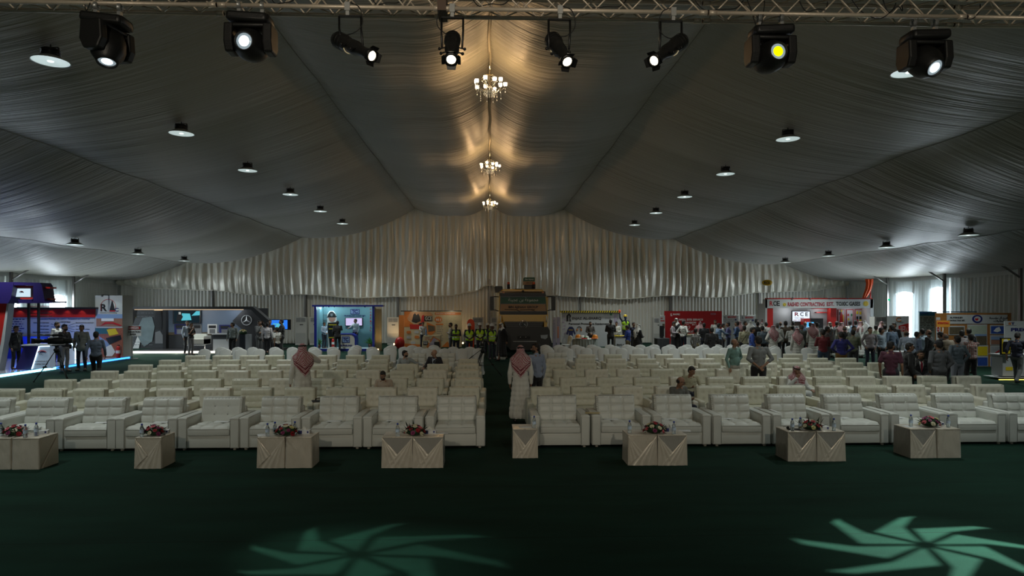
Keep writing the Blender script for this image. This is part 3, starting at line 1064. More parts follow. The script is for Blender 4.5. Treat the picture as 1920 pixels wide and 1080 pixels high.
# ---- covered banquet chairs
def make_banquet():
    t = empty('banquet_chair', (0,0,0))
    mb = MB()
    # back: arched top, waist narrowing, cloth flaring to the floor at the rear
    def outline(b):
        z = .02 + b*.94
        # half width along the height
        pts = [(0,.235),(.25,.205),(.47,.195),(.62,.205),(.78,.225),(.87,.222),(.92,.195),(.955,.13),(.975,.06),(.985,.0)]
        q = b*.985
        for (z0,w0),(z1,w1) in zip(pts, pts[1:]):
            if q <= z1:
                k = (q-z0)/(z1-z0); return w0+(w1-w0)*k, .01 + q*.965
        return 0.0, .96
    def f(a, b):
        w, z = outline(b)
        ang = 2*PI*a
        lean = .16 + max(0, z-.42)*.22
        th = .030 + .018*math.sin(PI*b) if z > .42 else .045
        return (w*math.cos(ang), lean + th*math.sin(ang) - (.012*(1-(w*math.cos(ang)/.24)**2)), z)
    mb.grid(f, 24, 40)
    mb.build('back_cover', SPANDEX, t)
    mb = MB()
    def g(a, b):
        # skirt: rounded square, stretched in between the feet
        ang = 2*PI*a
        c, s = math.cos(ang), math.sin(ang)
        k = max(abs(c), abs(s))
        sq = 1/k * .82 + .18
        z = .47*(1-b)
        corner = min(1, abs(c*s)*2)
        pull = (1-corner)**1.5
        flare = .205 + .05*b - .045*math.sin(PI*b) - .02*pull*math.sin(PI*b)
        zz = z + (0.10*pull*b**3)
        return (c*sq*flare*1.02, s*sq*flare - .03, max(.003, zz))
    mb.grid(g, 40, 14)
    mb.grid(lambda a, b: (math.cos(2*PI*a)*(1/max(abs(math.cos(2*PI*a)),abs(math.sin(2*PI*a)))*.82+.18)*.209*b, math.sin(2*PI*a)*(1/max(abs(math.cos(2*PI*a)),abs(math.sin(2*PI*a)))*.82+.18)*.205*b-.03, .47+.02*(1-b*b)), 40, 6)
    mb.build('seat_cover', SPANDEX, t)
    for sx in (-1,1):
        for y in (-.235,.185):
            mb = MB(); mb.cyl((sx*.205,y,0),(sx*.2,y,.03), .014, n=8); mb.build('foot', DARKM, t)
    return t
bq0 = make_banquet()
BQ = [
 (24.0, 'nearest', [380,416,449,482,518,551,590,625,661,698.6,731,765,800,834,865,896], [1030,1066,1102,1134,1167.6,1200,1233.5,1267,1299,1330,1362,1395,1428,1461,1518]),
 (25.0, 'middle', [409,441,468,510,545,584,622,662,696,728,755,784,815,848,880], [1028,1057,1090,1120,1155,1188,1220,1255,1284,1317,1347,1378,1412,1459,1489]),
 (26.1, 'farthest', [667,731,772,812], [1023,1050,1081,1111,1147,1178,1203,1231,1260,1290,1324,1350,1376,1402]),
]
BQY = []
for (Y, nm, L, Rr) in BQ:
    for side, lst in (('left', L), ('right', Rr)):
        for i, u in enumerate(lst):
            n = len(lst)-1-i if side == 'left' else i
            if side == 'right' and n > 13: w_ = 'fifteenth'
            elif n > 13: w_ = ['fifteenth','sixteenth'][n-14]
            else: w_ = ORD[n]
            place(bq0, ux(u, Y), Y + rnd.uniform(-.08,.08), R(rnd.uniform(-6,6)),
                  'white covered banquet chair in the %s banquet row, %s block, %s from the aisle' % (nm, side, w_), 'chair', 'covered banquet chairs, %s row' % nm)

# ---- draped cube tables
TCLOTH = mat('ivory_satin_cloth', (.66, .60, .50), .30, .25, bump=.6, scale=4, stretch=(3,3,1.2), spec=.6, sheen=.2)
TSHADE = mat('grey_satin_cloth', (.33, .32, .29), .28, bump=.5, scale=5, stretch=(4,4,1.5), spec=.7)
def cube_table(u0, u1, vb, wpx, kind, label, hz=.485, group='draped cube tables', side=0):
    p0 = at_z(u0, vb, 0); p1 = at_z(u1, vb, 0)
    w = p1.x - p0.x; d = .43
    t = empty('cube_table', ((p0.x+p1.x)/2, p0.y + d/2, 0), 0, label, 'table', group)
    h = w/2 - .003
    mb = MB()
    def wall(a, b):
        # around the cube, slightly wavy cloth, hem uneven
        tt = a*4; k = int(tt) % 4; q = tt-int(tt) if a < 1 else 0
        x, y = [(-h+2*h*q, -d/2), (h, -d/2+d*q), (h-2*h*q, d/2), (-h, d/2-d*q)][k]
        z = hz*b + (.006*noise.noise(Vector((x*9,y*9,vb)))) * (1-b)
        fl = 1 + .03*(1-b)
        wv = .006*noise.noise(Vector((x*12+u0, y*12, b*3)))
        return (x*fl + wv, y*fl + wv, max(.002, z + .002))
    mb.grid(wall, 48, 8)
    mb.grid(lambda a, b: (-h+2*h*a, -d/2+d*b, hz + .004*noise.noise(Vector((a*5+u0,b*5,0)))), 10, 10)
    top = mb.build('table_cloth', TSHADE if kind == 'v' else TCLOTH, t)
    mb = MB(); mb.rbox(-h-.004, h+.004, -d/2-.004, d/2+.004, hz-.012, hz+.006, .006, 2); mb.build('table_top', TCLOTH, t)
    def flap(pts, off, face='f'):
        m2 = MB()
        # triangular sash: quad pts from top corner line to hem with soft folds
        A, B, C_ = [Vector((p[0], p[1])) for p in pts]   # A apex, B, C_ base
        nu = 14
        def fl(a, b):
            e = A + (B-A)*b; g_ = A + (C_-A)*b
            p = e + (g_-e)*a
            x = -h + p.x*2*h; z = p.y*(hz-.012) + .004
            yo = -d/2*(1+.03*(1-p.y)) - off - .013*abs(math.sin(a*PI*4+b))*b**.7 - .006*math.sin(PI*a)
            if face == 'r': return (h*(1+.03*(1-p.y)) + off + .006*abs(math.sin(a*PI*5))*b, -d/2 + p.x*d, z)
            return (x*(1+.03*(1-p.y)), yo, z)
        m2.grid(fl, nu, 10)
        m2.build('sash', TCLOTH, t)
    if kind == 'v':
        flap([(0,1),(0,0),(.93,0)], .006); flap([(1,1),(.30 if False else .1,0),(1,0)], .010)
    elif kind == 'vm':
        flap([(1,1),(1,0),(.05,0)], .006); flap([(0,1),(.5,0.45),(0,0)], .010)
    elif kind == 'r':
        flap([(1,1),(1,0),(.05,0)], .008, 'r')
    return t, (p0.x+p1.x)/2, p0.y + d/2, hz
T = {}
T['a1'] = cube_table(-27, 19, 880.7, 46, 'plain', 'draped cube table, at the far left end of the row of cube tables')
T['a2'] = cube_table(23, 72.6, 880.7, 50, 'r', 'draped cube table with red roses, second from the left end')
T['b'] = cube_table(253.5, 302, 879, 48, 'vm', 'single draped cube table with pink roses in front of the third armchair')
T['c1'] = cube_table(482.7, 533, 878, 50, 'vm', 'draped cube table with crossed sashes, left of the pair holding three bottles')
T['c2'] = cube_table(535.6, 584.4, 878, 49, 'plain', 'plain draped cube table, right of the pair holding three bottles')
T['d1'] = cube_table(716, 773.3, 877.5, 57, 'v', 'draped cube table with crossed sashes under the single bottle, left of the aisle pair')
T['d2'] = cube_table(774.2, 830.5, 877.5, 57, 'v', 'draped cube table with crossed sashes under the tissue box, left block near the aisle')
T['e'] = cube_table(961.4, 1008.3, 859, 47, 'v', 'single draped cube table standing at the aisle with one bottle')
T['f1'] = cube_table(1177.5, 1232.3, 872.8, 55, 'vm', 'draped cube table with crossed sashes, left of the first pair in the right block')
T['f2'] = cube_table(1233.2, 1288.3, 872.8, 55, 'v', 'draped cube table with crossed sashes, right of the first pair in the right block')
T['g1'] = cube_table(1476.6, 1530.6, 865, 54, 'v', 'draped cube table with crossed sashes, left of the pair with the dark red bouquet')
T['g2'] = cube_table(1531.4, 1585, 865, 54, 'v', 'draped cube table with crossed sashes, right of the pair with the dark red bouquet')
T['h1'] = cube_table(1706, 1754.7, 859, 49, 'v', 'draped cube table with crossed sashes, left of the last pair')
T['h2'] = cube_table(1757.6, 1802, 859, 45, 'plain', 'plain draped cube table, right of the last pair')

# ---- table dressing
PET = mat('clear_bottle', (.80,.88,.92), .06, trans=.85, spec=.6)
BLUE = mat('blue_cap', (.02,.06,.40), .4)
LABEL = mat('bottle_label', (.55,.68,.85), .5, var=.3, vscale=40)
def make_bottle():
    t = empty('water_bottle', (0,0,0))
    mb = MB(); mb.lathe([(.0,0),(.028,0),(.031,.008),(.029,.04),(.031,.06),(.031,.12),(.028,.145),(.014,.172),(.012,.185),(.0,.185)], 14); mb.build('body', PET, t)
    mb = MB(); mb.lathe([(.0315,.065),(.0315,.112)], 14); mb.build('label', LABEL, t)
    mb = MB(); mb.lathe([(.0,.183),(.0145,.183),(.0145,.206),(.0,.206)], 12); mb.build('cap', BLUE, t)
    return t
bt0 = make_bottle()
def bottle(u, v, tb, lab):
    hz = T[tb][3] + .007
    p = at_z(u, v, hz)
    cx, cy = T[tb][1], T[tb][2]
    p.y = max(cy-.17, min(cy+.17, p.y)); p.x = at_y(u, 574, p.y).x
    o = place(bt0, p.x, p.y, rnd.uniform(0,6), lab, 'bottle', 'water bottles on the cube tables')
    o.location.z = hz
bottle(2, 817, 'a1', 'water bottle at the picture edge beside the red roses on the first cube table')
bottle(47.5, 821, 'a2', 'water bottle just in front of the red roses on the second cube table')
bottle(68, 817, 'a2', 'water bottle between red roses and tissue box on the second cube table')
bottle(266, 819, 'b', 'water bottle left of the pink roses on the single cube table')
bottle(501.5, 818, 'c1', 'water bottle nearest the papers, left end of the three bottle pair')
bottle(515.5, 815, 'c1', 'water bottle second of the three, left of the bouquet')
bottle(553, 814, 'c2', 'water bottle behind the bouquet, third of the three')
bottle(745.5, 819, 'd1', 'water bottle left of the spiky bouquet near the aisle')
bottle(1001.5, 802.5, 'e', 'water bottle on the single cube table at the aisle')
bottle(1180.5, 812, 'f1', 'water bottle left of the rose dome on the first right block pair')
bottle(1263.5, 814.5, 'f2', 'water bottle right of the rose dome on the first right block pair')
bottle(1485.5, 810, 'g1', 'water bottle beside the sunglasses on the dark red bouquet pair')
bottle(1500.5, 806, 'g1', 'water bottle tucked behind the dark red bouquet')
bottle(1563.5, 810, 'g2', 'water bottle at the right end of the dark red bouquet pair')
bottle(1708, 800, 'h1', 'water bottle left of the pink bouquet on the last pair')
bottle(1778, 801, 'h2', 'water bottle right of the pink bouquet on the last pair')

LEAF = mat('dark_leaves', (.015,.05,.018), .5, var=.3)
ROSE = {'red': mat('rose_red', (.32,.010,.02), .55, var=.3, vscale=60), 'pink': mat('rose_pink', (.58,.12,.15), .55, var=.2, vscale=60),
        'white': mat('rose_cream', (.62,.58,.40), .55, var=.15, vscale=60), 'plum': mat('rose_plum', (.20,.02,.09), .55, var=.3, vscale=60), 'yellow': mat('rose_yellow', (.62,.58,.25), .55)}
rose_me = {}
def rose(kind, p, d, r, parent):
    if kind not in rose_me:
        mb = MB()
        for (k, rr, hh) in ((5, 1.0, .0), (5, .75, .12), (3, .45, .22)):
            for i in range(k):
                a = 2*PI*i/k + rr*3
                def pet(s, t2, a=a, rr=rr, hh=hh):
                    w = (s-.5)*1.5
                    rad = rr*(.35+.65*t2)
                    return (rad*math.cos(a+w*.9), rad*math.sin(a+w*.9), hh + .55*math.sin(t2*PI*.55) - .15*t2*t2 + .1*math.cos(w*2))
                mb.grid(pet, 4, 3)
        mb.ball((0,0,.35), .33, 7, 5)
        rose_me[kind] = mb.build('rose', ROSE[kind], fix=False).data
        o = [x for x in bpy.data.objects if x.data == rose_me[kind]][0]; bpy.data.objects.remove(o)
    o = bpy.data.objects.new('rose', rose_me[kind]); col.objects.link(o); reg(o, parent)
    o.location = p; o.scale = (r, r, r)
    o.rotation_mode = 'QUATERNION'; o.rotation_quaternion = Vector((0,0,1)).rotation_difference(Vector(d).normalized())
def bouquet(u, v, tb, colors, w, h, lab, spiky=0, seed=1, both=None):
    rr = random.Random(seed)
    hz = T[tb][3] + .007
    p = at_z(u, v, hz)
    cy = T[tb][2]
    p.y = max(cy-.12, min(cy+.12, p.y + .06)); p.x = at_y(u, 574, p.y).x
    t = empty('flower_arrangement', (p.x, p.y, hz), 0, lab, 'flowers', 'flower arrangements on the cube tables')
    w *= 1.22; h *= 1.2
    mb = MB(); mb.ball((0,0,h*.40), .5, 14, 8, (w*.85, w*.55, h*.8))
    mb.build('foam_mound', LEAF, t)
    mb = MB()
    for i in range(46):
        a = rr.uniform(0, 2*PI); el = rr.uniform(-.1,.9) if not spiky else rr.uniform(-.05,1.2)
        L = rr.uniform(.06,.12) * (1.5 if spiky and el > .5 else 1)
        b0 = Vector((math.cos(a)*w*.38, math.sin(a)*w*.25, h*.15+.05*max(0,el)))
        dd = Vector((math.cos(a)*math.cos(el), math.sin(a)*math.cos(el), math.sin(el)))
        e = b0 + dd*L; e.z = max(.004, e.z); b0.z = max(.004, b0.z)
        sd = dd.cross(Vector((0,0,1))).normalized()*.012
        m_ = (b0+e)/2 + Vector((0,0,.008))
        mb.add([b0, m_+sd, e, m_-sd, m_+Vector((0,0,-.003))], [(0,1,2,3),(0,3,2,1)])
    mb.build('foliage', LEAF, t, fix=False)
    n = 20
    for i in range(n):
        q = i/(n-1)
        a = i*2.399963
        el = math.acos(1-q*.93)
        sx, sy, sz = math.sin(el)*math.cos(a), math.sin(el)*math.sin(a), math.cos(el)
        pos = (sx*w*.44, sy*w*.30, .012 + h*.80*sz*.9 + .01)
        rose(colors[i % len(colors)], pos, (sx*1.2, sy*1.2, sz+.4), rr.uniform(.030,.040), t)
bouquet(28, 818, 'a2', ['red','pink','red','plum','white','red'], .30, .15, 'domed arrangement of dark red roses on the second cube table', 0, 1)
bouquet(289, 818, 'b', ['plum','red','pink','white','red','plum'], .26, .15, 'plum and pink rose arrangement on the single cube table', 0, 2)
bouquet(537, 818, 'c2', ['red','red','white','plum','plum','yellow'], .30, .16, 'red and cream arrangement between three bottles', 0, 3)
bouquet(778, 818, 'd2', ['white','red','white','plum','red','pink'], .28, .15, 'spiky red and white arrangement with tall grass blades near the aisle', 1, 4)
bouquet(1227, 814, 'f1', ['pink','white','red','plum','white','red'], .30, .17, 'round dome of pink, white and plum roses on the first right block pair', 0, 5)
bouquet(1521, 808, 'g1', ['white','red','red','yellow','red','white'], .30, .15, 'dark red arrangement with spreading leaves', 1, 6)
bouquet(1743, 801, 'h1', ['pink','plum','pink','white','plum','yellow'], .30, .16, 'pink and purple arrangement on the last pair of cube tables', 0, 7)

TISSUE = mat('tissue', (.72,.72,.66), .8, bump=.3, scale=30)
NAVY = mat('tissue_box_blue', (.02,.03,.18), .5)
WHITEC = mat('white_card', (.66,.68,.70), .6)
def tissue_box(u, v, tb, lab, ang=0):
    hz = T[tb][3] + .007
    p = at_z(u, v, hz); cy = T[tb][2]
    p.y = max(cy-.13, min(cy+.13, p.y)); p.x = at_y(u, 574, p.y).x
    t = empty('tissue_box', (p.x,p.y,hz), R(ang), lab, 'tissue box', 'tissue boxes on the cube tables')
    mb = MB(); mb.box(-.09,.09,-.055,.055,0,.055); mb.build('carton', WHITEC, t)
    mb = MB(); mb.box(-.0915,-.03,-.0565,.0565,.002,.053); mb.box(.05,.075,-.0565,-.055,.015,.045); mb.build('printed_band', NAVY, t)
    mb = MB()
    mb.grid(lambda a, b: ((a-.5)*.13*(1-.5*b), .03*math.sin(a*7)*(1-b)+.01*b, .055 + b*.055*(.7+.3*math.sin(a*5))), 14, 5); mb.build('tissue', TISSUE, t, fix=False)
tissue_box(78.5, 813, 'a2', 'white and blue tissue box at the corner of the second cube table', 20)
tissue_box(306, 812, 'b', 'white and blue tissue box behind the pink roses', 15)
tissue_box(571.5, 812.5, 'c2', 'white and blue tissue box right of the red and cream bouquet')
tissue_box(807, 812, 'd2', 'white and blue tissue box beside the spiky bouquet')
tissue_box(1256, 808, 'f2', 'white and blue tissue box half hidden behind the rose dome')
tissue_box(1542, 805, 'g2', 'white and blue tissue box beside the dark red bouquet')
tissue_box(1757, 797, 'h2', 'white and blue tissue box behind the pink bouquet')
PAPER = mat('paper', (.68,.70,.70), .7)
def sheet(name, p, w, d, rz, m, lab, cat, h=.004, group=None):
    mb = MB(); mb.rbox(-w/2,w/2,-d/2,d/2,0,h,.001,1)
    o = mb.build(name, m); o.location = p; o.rotation_euler = (0,0,R(rz))
    return tag(o, lab, cat, group)
def on_table(u, v, tb):
    hz = T[tb][3] + .007; p = at_z(u, v, hz); cy = T[tb][2]
    p.y = max(cy-.1, min(cy+.1, p.y)); p.x = at_y(u,574,p.y).x
    return p
sheet('paper_stack', on_table(492,817,'c1'), .14, .2, 25, PAPER, 'folded printed papers at the corner of the cube table by three bottles', 'papers', .01)
sheet('paper_sheet', on_table(985,801,'e'), .21, .15, 3, PAPER, 'white sheet lying on the single cube table at the aisle', 'paper')
sheet('paper_sheet', on_table(1283,806,'f2'), .2, .14, -12, PAPER, 'white sheet at the right corner of the first right block pair', 'paper')
sheet('paper_sheet', on_table(828,812,'d2'), .21, .14, 4, PAPER, 'white sheet sticking out beside the tissue box near the aisle', 'paper')
sheet('paper_sheet', on_table(1695,800,'h1') + Vector((.08,0,0)), .15, .2, 10, PAPER, 'white sheet left of the bottle on the last pair', 'paper')
sheet('folder', on_table(1490,806,'g1') + Vector((-.0,.02,0)), .2, .12, -8, DARK, 'black folder under the sunglasses on the dark red bouquet pair', 'folder', .012)
g = MB()
for s in (-1,1):
    g.lathe([(.0,-.004),(.024,-.003),(.026,0),(.024,.003),(.0,.004)], 12, (s*.032,0,.022), (0,1,.2)); g.tube([(s*.056,0,.03),(s*.06,.06,.03),(s*.058,.11,.01)], .003, 5)
g.tube([(-.012,0,.028),(0,-.003,.032),(.012,0,.028)], .003, 5)
o = g.build('sunglasses', DARKM); o.location = on_table(1480,806,'g1') + Vector((.02,.03,.010)); tag(o, 'black sunglasses lying on the dark folder', 'sunglasses')
# folders and booklets on seats and arms
def on_seat(cx_u, side_off, lab, m=None, w=.26, d=.19, rz=5):
    x = ux(cx_u, YF-.43) + side_off
    o = sheet('booklet', (x, YF+.02, .432), w, d, rz, PAPER, lab, 'booklet', .006, 'spiral bound booklets on the front seats')
    mb = MB()
    for i in range(9): mb.box(-w/2+.01+i*.028, -w/2+.022+i*.028, d/2-.012, d/2+.004, .004, .011)
    mb.build('spiral_binding', DARKM, o)
for i, u in enumerate(left_f):
    if i in (2,3,4,6,7): on_seat(u, .06 if i < 5 else -.05, 'spiral bound booklet on the front row seat %s from the aisle, left block' % ORD[len(left_f)-1-i], rz=rnd.uniform(-8,8))
for i, u in enumerate(right_f):
    if i in (1,2,3,5,6): on_seat(u, -.12, 'spiral bound booklet on the front row seat %s from the aisle, right block' % ORD[i], rz=rnd.uniform(-8,8))
YEL = mat('manila', (.50,.42,.22), .7)
p = at_z(1111, 774.5, .592)
sheet('envelope', (p.x, p.y, .595), .27, .16, -4, YEL, 'beige manila envelope lying across two armrests of the right block front row', 'envelope')
p = at_z(1450, 764, .592)
sheet('remote_sheet', (ux(1450,11.8), 11.8, .594), .07, .3, 3, PAPER, 'narrow printed slip on an armrest of the right block front row', 'slip of paper')
# black tray on a stand behind the front row
p = at_z(583, 753, .80)
t = empty('tray_stand', (p.x, 12.55, 0), R(20), 'small black tray on a thin pole standing between the first two rows', 'stand')
mb = MB(); mb.rbox(-.17,.17,-.12,.12,.70,.722,.01,2); mb.build('tray', DARK, t)
mb = MB(); mb.cyl((0,0,.02),(0,0,.70),.012,n=8); mb.cyl((0,0,0),(0,0,.02),.12,n=16); mb.build('pole', DARKM, t)
for i, (dx, nm, lb) in enumerate(((-.05,'headset','black headset lying on the small tray'),(.05,'two_way_radio','small black two way radio lying on the tray'))):
    mb = MB()
    if i == 0: mb.tube([(-.05,0,.02),(-.04,.05,.03),(0,.07,.035),(.04,.05,.03),(.05,0,.02)], .008, 6); mb.ball((-.05,0,.02),.022,8,6,(.6,1,1)); mb.ball((.05,0,.02),.022,8,6,(.6,1,1))
    else: mb.rbox(-.025,.025,-.05,.05,0,.03,.006,2); mb.cyl((.015,.05,.018),(.015,.12,.02),.005,n=6)
    o = mb.build(nm, DARKM); o.location = (p.x+dx, 12.55, .722); tag(o, lb, nm.replace('_',' '))
# white sheet on paper square lying in left aisle bright
# ================================================================ EXHIBITION BOOTHS
def M(name, c, rough=.55, **k): return mat(name, c, rough, **k)
mWHITE = M('panel_white', (.43,.45,.46)); mPUR = M('panel_purple', (.020,.013,.10), .35); mRED = M('panel_red', (.42,.018,.015), .4)
mBLK = M('panel_black', (.012,.012,.014), .35); mBLUE = M('panel_blue', (.012,.03,.35), .4); mSKY = M('panel_sky', (.16,.34,.40), .5, var=.1, vscale=1.5)
mORG = M('panel_orange', (.55,.17,.03), .5, var=.2, vscale=2); mTAN = M('panel_tan', (.50,.43,.28), .5, var=.15, vscale=2); mGRY = M('panel_grey', (.16,.17,.18), .5)
mCHAR = M('panel_charcoal', (.030,.033,.038), .45); mWOOD = M('panel_wood', (.30,.13,.035), .45, var=.35, vscale=5, bump=.1); mSIN = M('panel_crimson', (.36,.012,.016), .35)
mINK = M('ink_black', (.01,.01,.012), .6); mINKR = M('ink_red', (.42,.01,.015), .6); mINKB = M('ink_navy', (.01,.015,.14), .6); mINKW = M('ink_white', (.7,.72,.72), .6)
mYEL = M('ink_yellow', (.65,.50,.02), .5); mGRN = M('ink_green', (.01,.14,.06), .5); mLILAC = M('banner_lilac', (.34,.30,.40), .5); mTEAL = M('print_teal', (.03,.12,.14), .5)
mRUST = M('print_rust', (.28,.09,.05), .5, var=.5, vscale=14); mDES = M('print_desert', (.30,.15,.10), .5, var=.2, vscale=8); mSKB = M('print_sky', (.20,.30,.50), .5)
mBRN = M('print_brown', (.10,.08,.05), .5, var=.4, vscale=10); mPBLU = M('print_blue', (.03,.08,.35), .5, var=.4, vscale=9); mFLESH = M('print_flesh', (.42,.24,.18), .5)
eBLUE = emis('blue_led', (.05,.30,1.0), 3.0); eCYAN = emis('cyan_led', (.25,.75,1.0), 4.5); eWHITE = emis('white_led', (1.0,.93,.80), 3.2); eYEL = emis('yellow_led', (1.0,.75,.12), 3.0)
eSCR = emis('screen_glow', (.55,.80,.95), .9); eSCRB = emis('screen_blue', (.03,.22,.95), .9); eSCRW = emis('screen_white', (.80,.88,1.0), 1.1); eSPOT = emis('spot_lens', (.85,.97,1.0), 6.0)
eCAB = emis('screen_cyan', (.12,.62,.75), .8)

class Booth:
    def __init__(s, name, u, Y, label, cat, group=None):
        s.Y = Y; s.x = ux(u, Y)
        s.e = empty(name, (s.x, Y, 0), 0, label, cat, group)
    def P(s, u, v, Yp):
        p = at_y(u, v, Yp)
        return p.x - s.x, p.z
    def pan(s, name, u0, u1, v0, v1, m, dy=0.0, th=.04, parent=None, z0=None):
        """panel whose front lies at Y+dy; v0 top, v1 bottom"""
        Yp = s.Y + dy
        x0, zt = s.P(u0, v0, Yp); x1, zb = s.P(u1, v1, Yp)
        if z0 is not None: zb = z0
        zb = max(zb, 0.0)
        mb = MB(); mb.box(x0, x1, dy, dy + th, zb, zt)
        return mb.build(name, m, parent or s.e)
    def poly(s, name, pts, m, dy=0.0, th=.006, parent=None, zmin=0.0):
        Yp = s.Y + dy
        q = [s.P(u, v, Yp) for u, v in pts]
        q = [(x, max(z, zmin)) for x, z in q]
        mb = MB(); mb.prism(q, 'y', dy, dy + th)
        return mb.build(name, m, parent or s.e)
    def text(s, t, u0, u1, v, size_px, m, dy=0.0, bold=.0, parent=None, name='lettering'):
        Yp = s.Y + dy
        x0, z = s.P(u0, v, Yp); x1, _ = s.P(u1, v, Yp)
        sz = size_px * 1.38 * Yp / F
        return lettering(t, sz, m, parent or s.e, (x0+x1)/2, dy - .006, z, 0, abs(x1-x0), bold * sz, name)
    def lines(s, u0, u1, vs_, m, dy, hpx=1.0, name='text_line', seed=1):
        """rows of small print, each broken into words"""
        rr = random.Random(seed); mb = MB()
        Yp = s.Y + dy
        for v in vs_:
            x0, zt = s.P(u0, v, Yp); x1, zb = s.P(u1, v + hpx, Yp)
            x = x0; end = x1 - rr.random() * (x1-x0) * .25
            while x < end:
                w = rr.uniform(.08, .30); w = min(w, end - x)
                mb.box(x, x + w, dy - .004, dy, zb, zt); x += w + .05
        return mb.build(name, m, s.e)
    def light(s, u, v, dy, e, c, size=.12, kind='POINT', aim=None, spot=90):
        p = at_y(u, v, s.Y + dy)
        ld = bpy.data.lights.new('booth_light', kind); ld.energy = e; ld.color = c
        ld.shadow_soft_size = size
        if kind == 'SPOT': ld.spot_size = R(spot); ld.spot_blend = .7
        o = bpy.data.objects.new('booth_light', ld); o.location = p
        if aim is not None:
            o.rotation_mode = 'QUATERNION'; o.rotation_quaternion = Vector((0,0,-1)).rotation_difference(Vector(aim).normalized())
        col.objects.link(o)
def star_ring(b, u, v, r, m, dy, name='star_emblem'):
    """three pointed star in a ring"""
    Yp = b.Y + dy; x, z = b.P(u, v, Yp); rr = r * Yp / F
    mb = MB()
    P = [(x + rr*math.sin(2*PI*i/36), dy - .02, z + rr*math.cos(2*PI*i/36)) for i in range(37)]
    mb.tube(P, rr*.075, 6)
    for k in range(3):
        a = 2*PI*k/3
        d = Vector((math.sin(a), 0, math.cos(a))); n_ = Vector((math.cos(a), 0, -math.sin(a)))
        c = Vector((x, dy - .02, z))
        mb.add([c + n_*rr*.16, c + d*rr, c - n_*rr*.16, c + Vector((0,-.02,0)), c + Vector((0,.015,0)) - d*rr*.1], [(0,1,3),(1,2,3),(0,4,1),(1,4,2),(2,4,0),(0,3,2)])
    return mb.build(name, m, b.e, fix=False)
def tv(u0, u1, v0, v1, Y, scr, label, stand=False, parts=None):
    b = Booth('television', (u0+u1)/2, Y, label, 'television')
    b.pan('frame', u0, u1, v0, v1, mBLK, 0, .06)
    b.pan('screen', u0+(u1-u0)*.04, u1-(u1-u0)*.04, v0+(v1-v0)*.06, v1-(v1-v0)*.07, scr, -.006, .008)
    if stand:
        x0, z0 = b.P((u0+u1)/2, v1, Y)
        mb = MB(); mb.box(-.04,.04,.02,.08,.03,z0); mb.box(-.35,.35,-.2,.25,0,.03); mb.build('stand', mBLK, b.e)
    return b

# ---------- blue lit booth at the left side wall
XE = -17.5
b = Booth('exhibition_booth', 60, 24.8, 'purple and white booth on a glowing blue edged platform by the left side wall', 'booth')
# platform
mb = MB(); mb.prism([(-24.4-b.x, -2.8), (XE-b.x, -2.8), (XE-b.x, 6.9), (-24.4-b.x, 6.9)], 'z', 0.0, .12); mb.build('platform', M('glossy_platform', (.30,.32,.38), .15), b.e)
mb = MB(); mb.box(XE-b.x+.005, XE-b.x+.05, -2.8, 1.6, .01, .10); mb.build('light_strip', eCYAN, b.e)
mb = MB(); mb.box(XE-b.x+.005, XE-b.x+.05, 1.6, 6.9, .02, .09); mb.build('light_strip', eBLUE, b.e)
# header with its screen window
b.poly('header', [(-40,529),(26,529),(23,545),(20,560),(15,569),(-40,569)], mPUR, -.25, .6)
b.poly('header', [(26,529),(75,530),(78.5,535),(26,535)], mPUR, -.25, .6)
b.poly('header', [(62,535),(78.5,535),(84,566),(59,566),(62,558)], mPUR, -.25, .6)
b.poly('header', [(33,561.5),(62,561.5),(62,568.5),(36,568.5)], mPUR, -.25, .6)
b.poly('header', [(60,564),(98,565),(98,567.8),(60,568.3)], mPUR, -.35, .8)
b.pan('red_fin', 26, 62, 536, 539, mRED, -.1, .1); b.pan('red_fin', 38, 62, 558, 561, mRED, -.1, .1)
b.pan('red_fin', 81, 94, 538, 541, mRED, -.1, .35); b.pan('red_fin', 84, 94, 559.5, 562, mRED, -.1, .35); b.pan('red_fin', -10, 4, 534, 537, mRED, -.1, .2)
b.pan('screen_bezel', 23, 64, 539, 560, mGRY, .0, .06)
b.pan('screen', 24.5, 57, 541, 556.5, emis('screen_pale', (.62,.80,.90), 1.0), -.01, .012)
for (cc, mm, rr_) in (((41,549.5), mINKR, 4.0), ((42,550), mINKB, 2.8)):
    x, z = b.P(cc[0], cc[1], b.Y); r_ = rr_ * b.Y / F
    mb = MB(); mb.tube([(x + r_*math.cos(a), -.02, z + r_*.8*math.sin(a)) for a in [R(20)+R(150)*i/10 for i in range(11)]], [.004+.014*math.sin(PI*i/10) for i in range(11)], 5); mb.build('logo_arc', mm, b.e)
# slanted pillar and posts
b.poly('pillar', [(-6,569),(13,569),(2,640),(-12,704)], mRED, -.1, .3, zmin=.12); b.poly('pillar_edge', [(13,569),(16.5,569),(8,640),(-2,700),(-8,704),(2,640)], mWHITE, -.12, .3, zmin=.12)
for u in (52.5, 71): b.pan('post', u-1.6, u+1.6, 568, 648, mBLK, .05, .08)
for i, v in enumerate((573.5,580,586.5,592.5)): b.pan('louvre', 55, 90, v, v+1.3, mBLK if i else mRED, .2, .25)
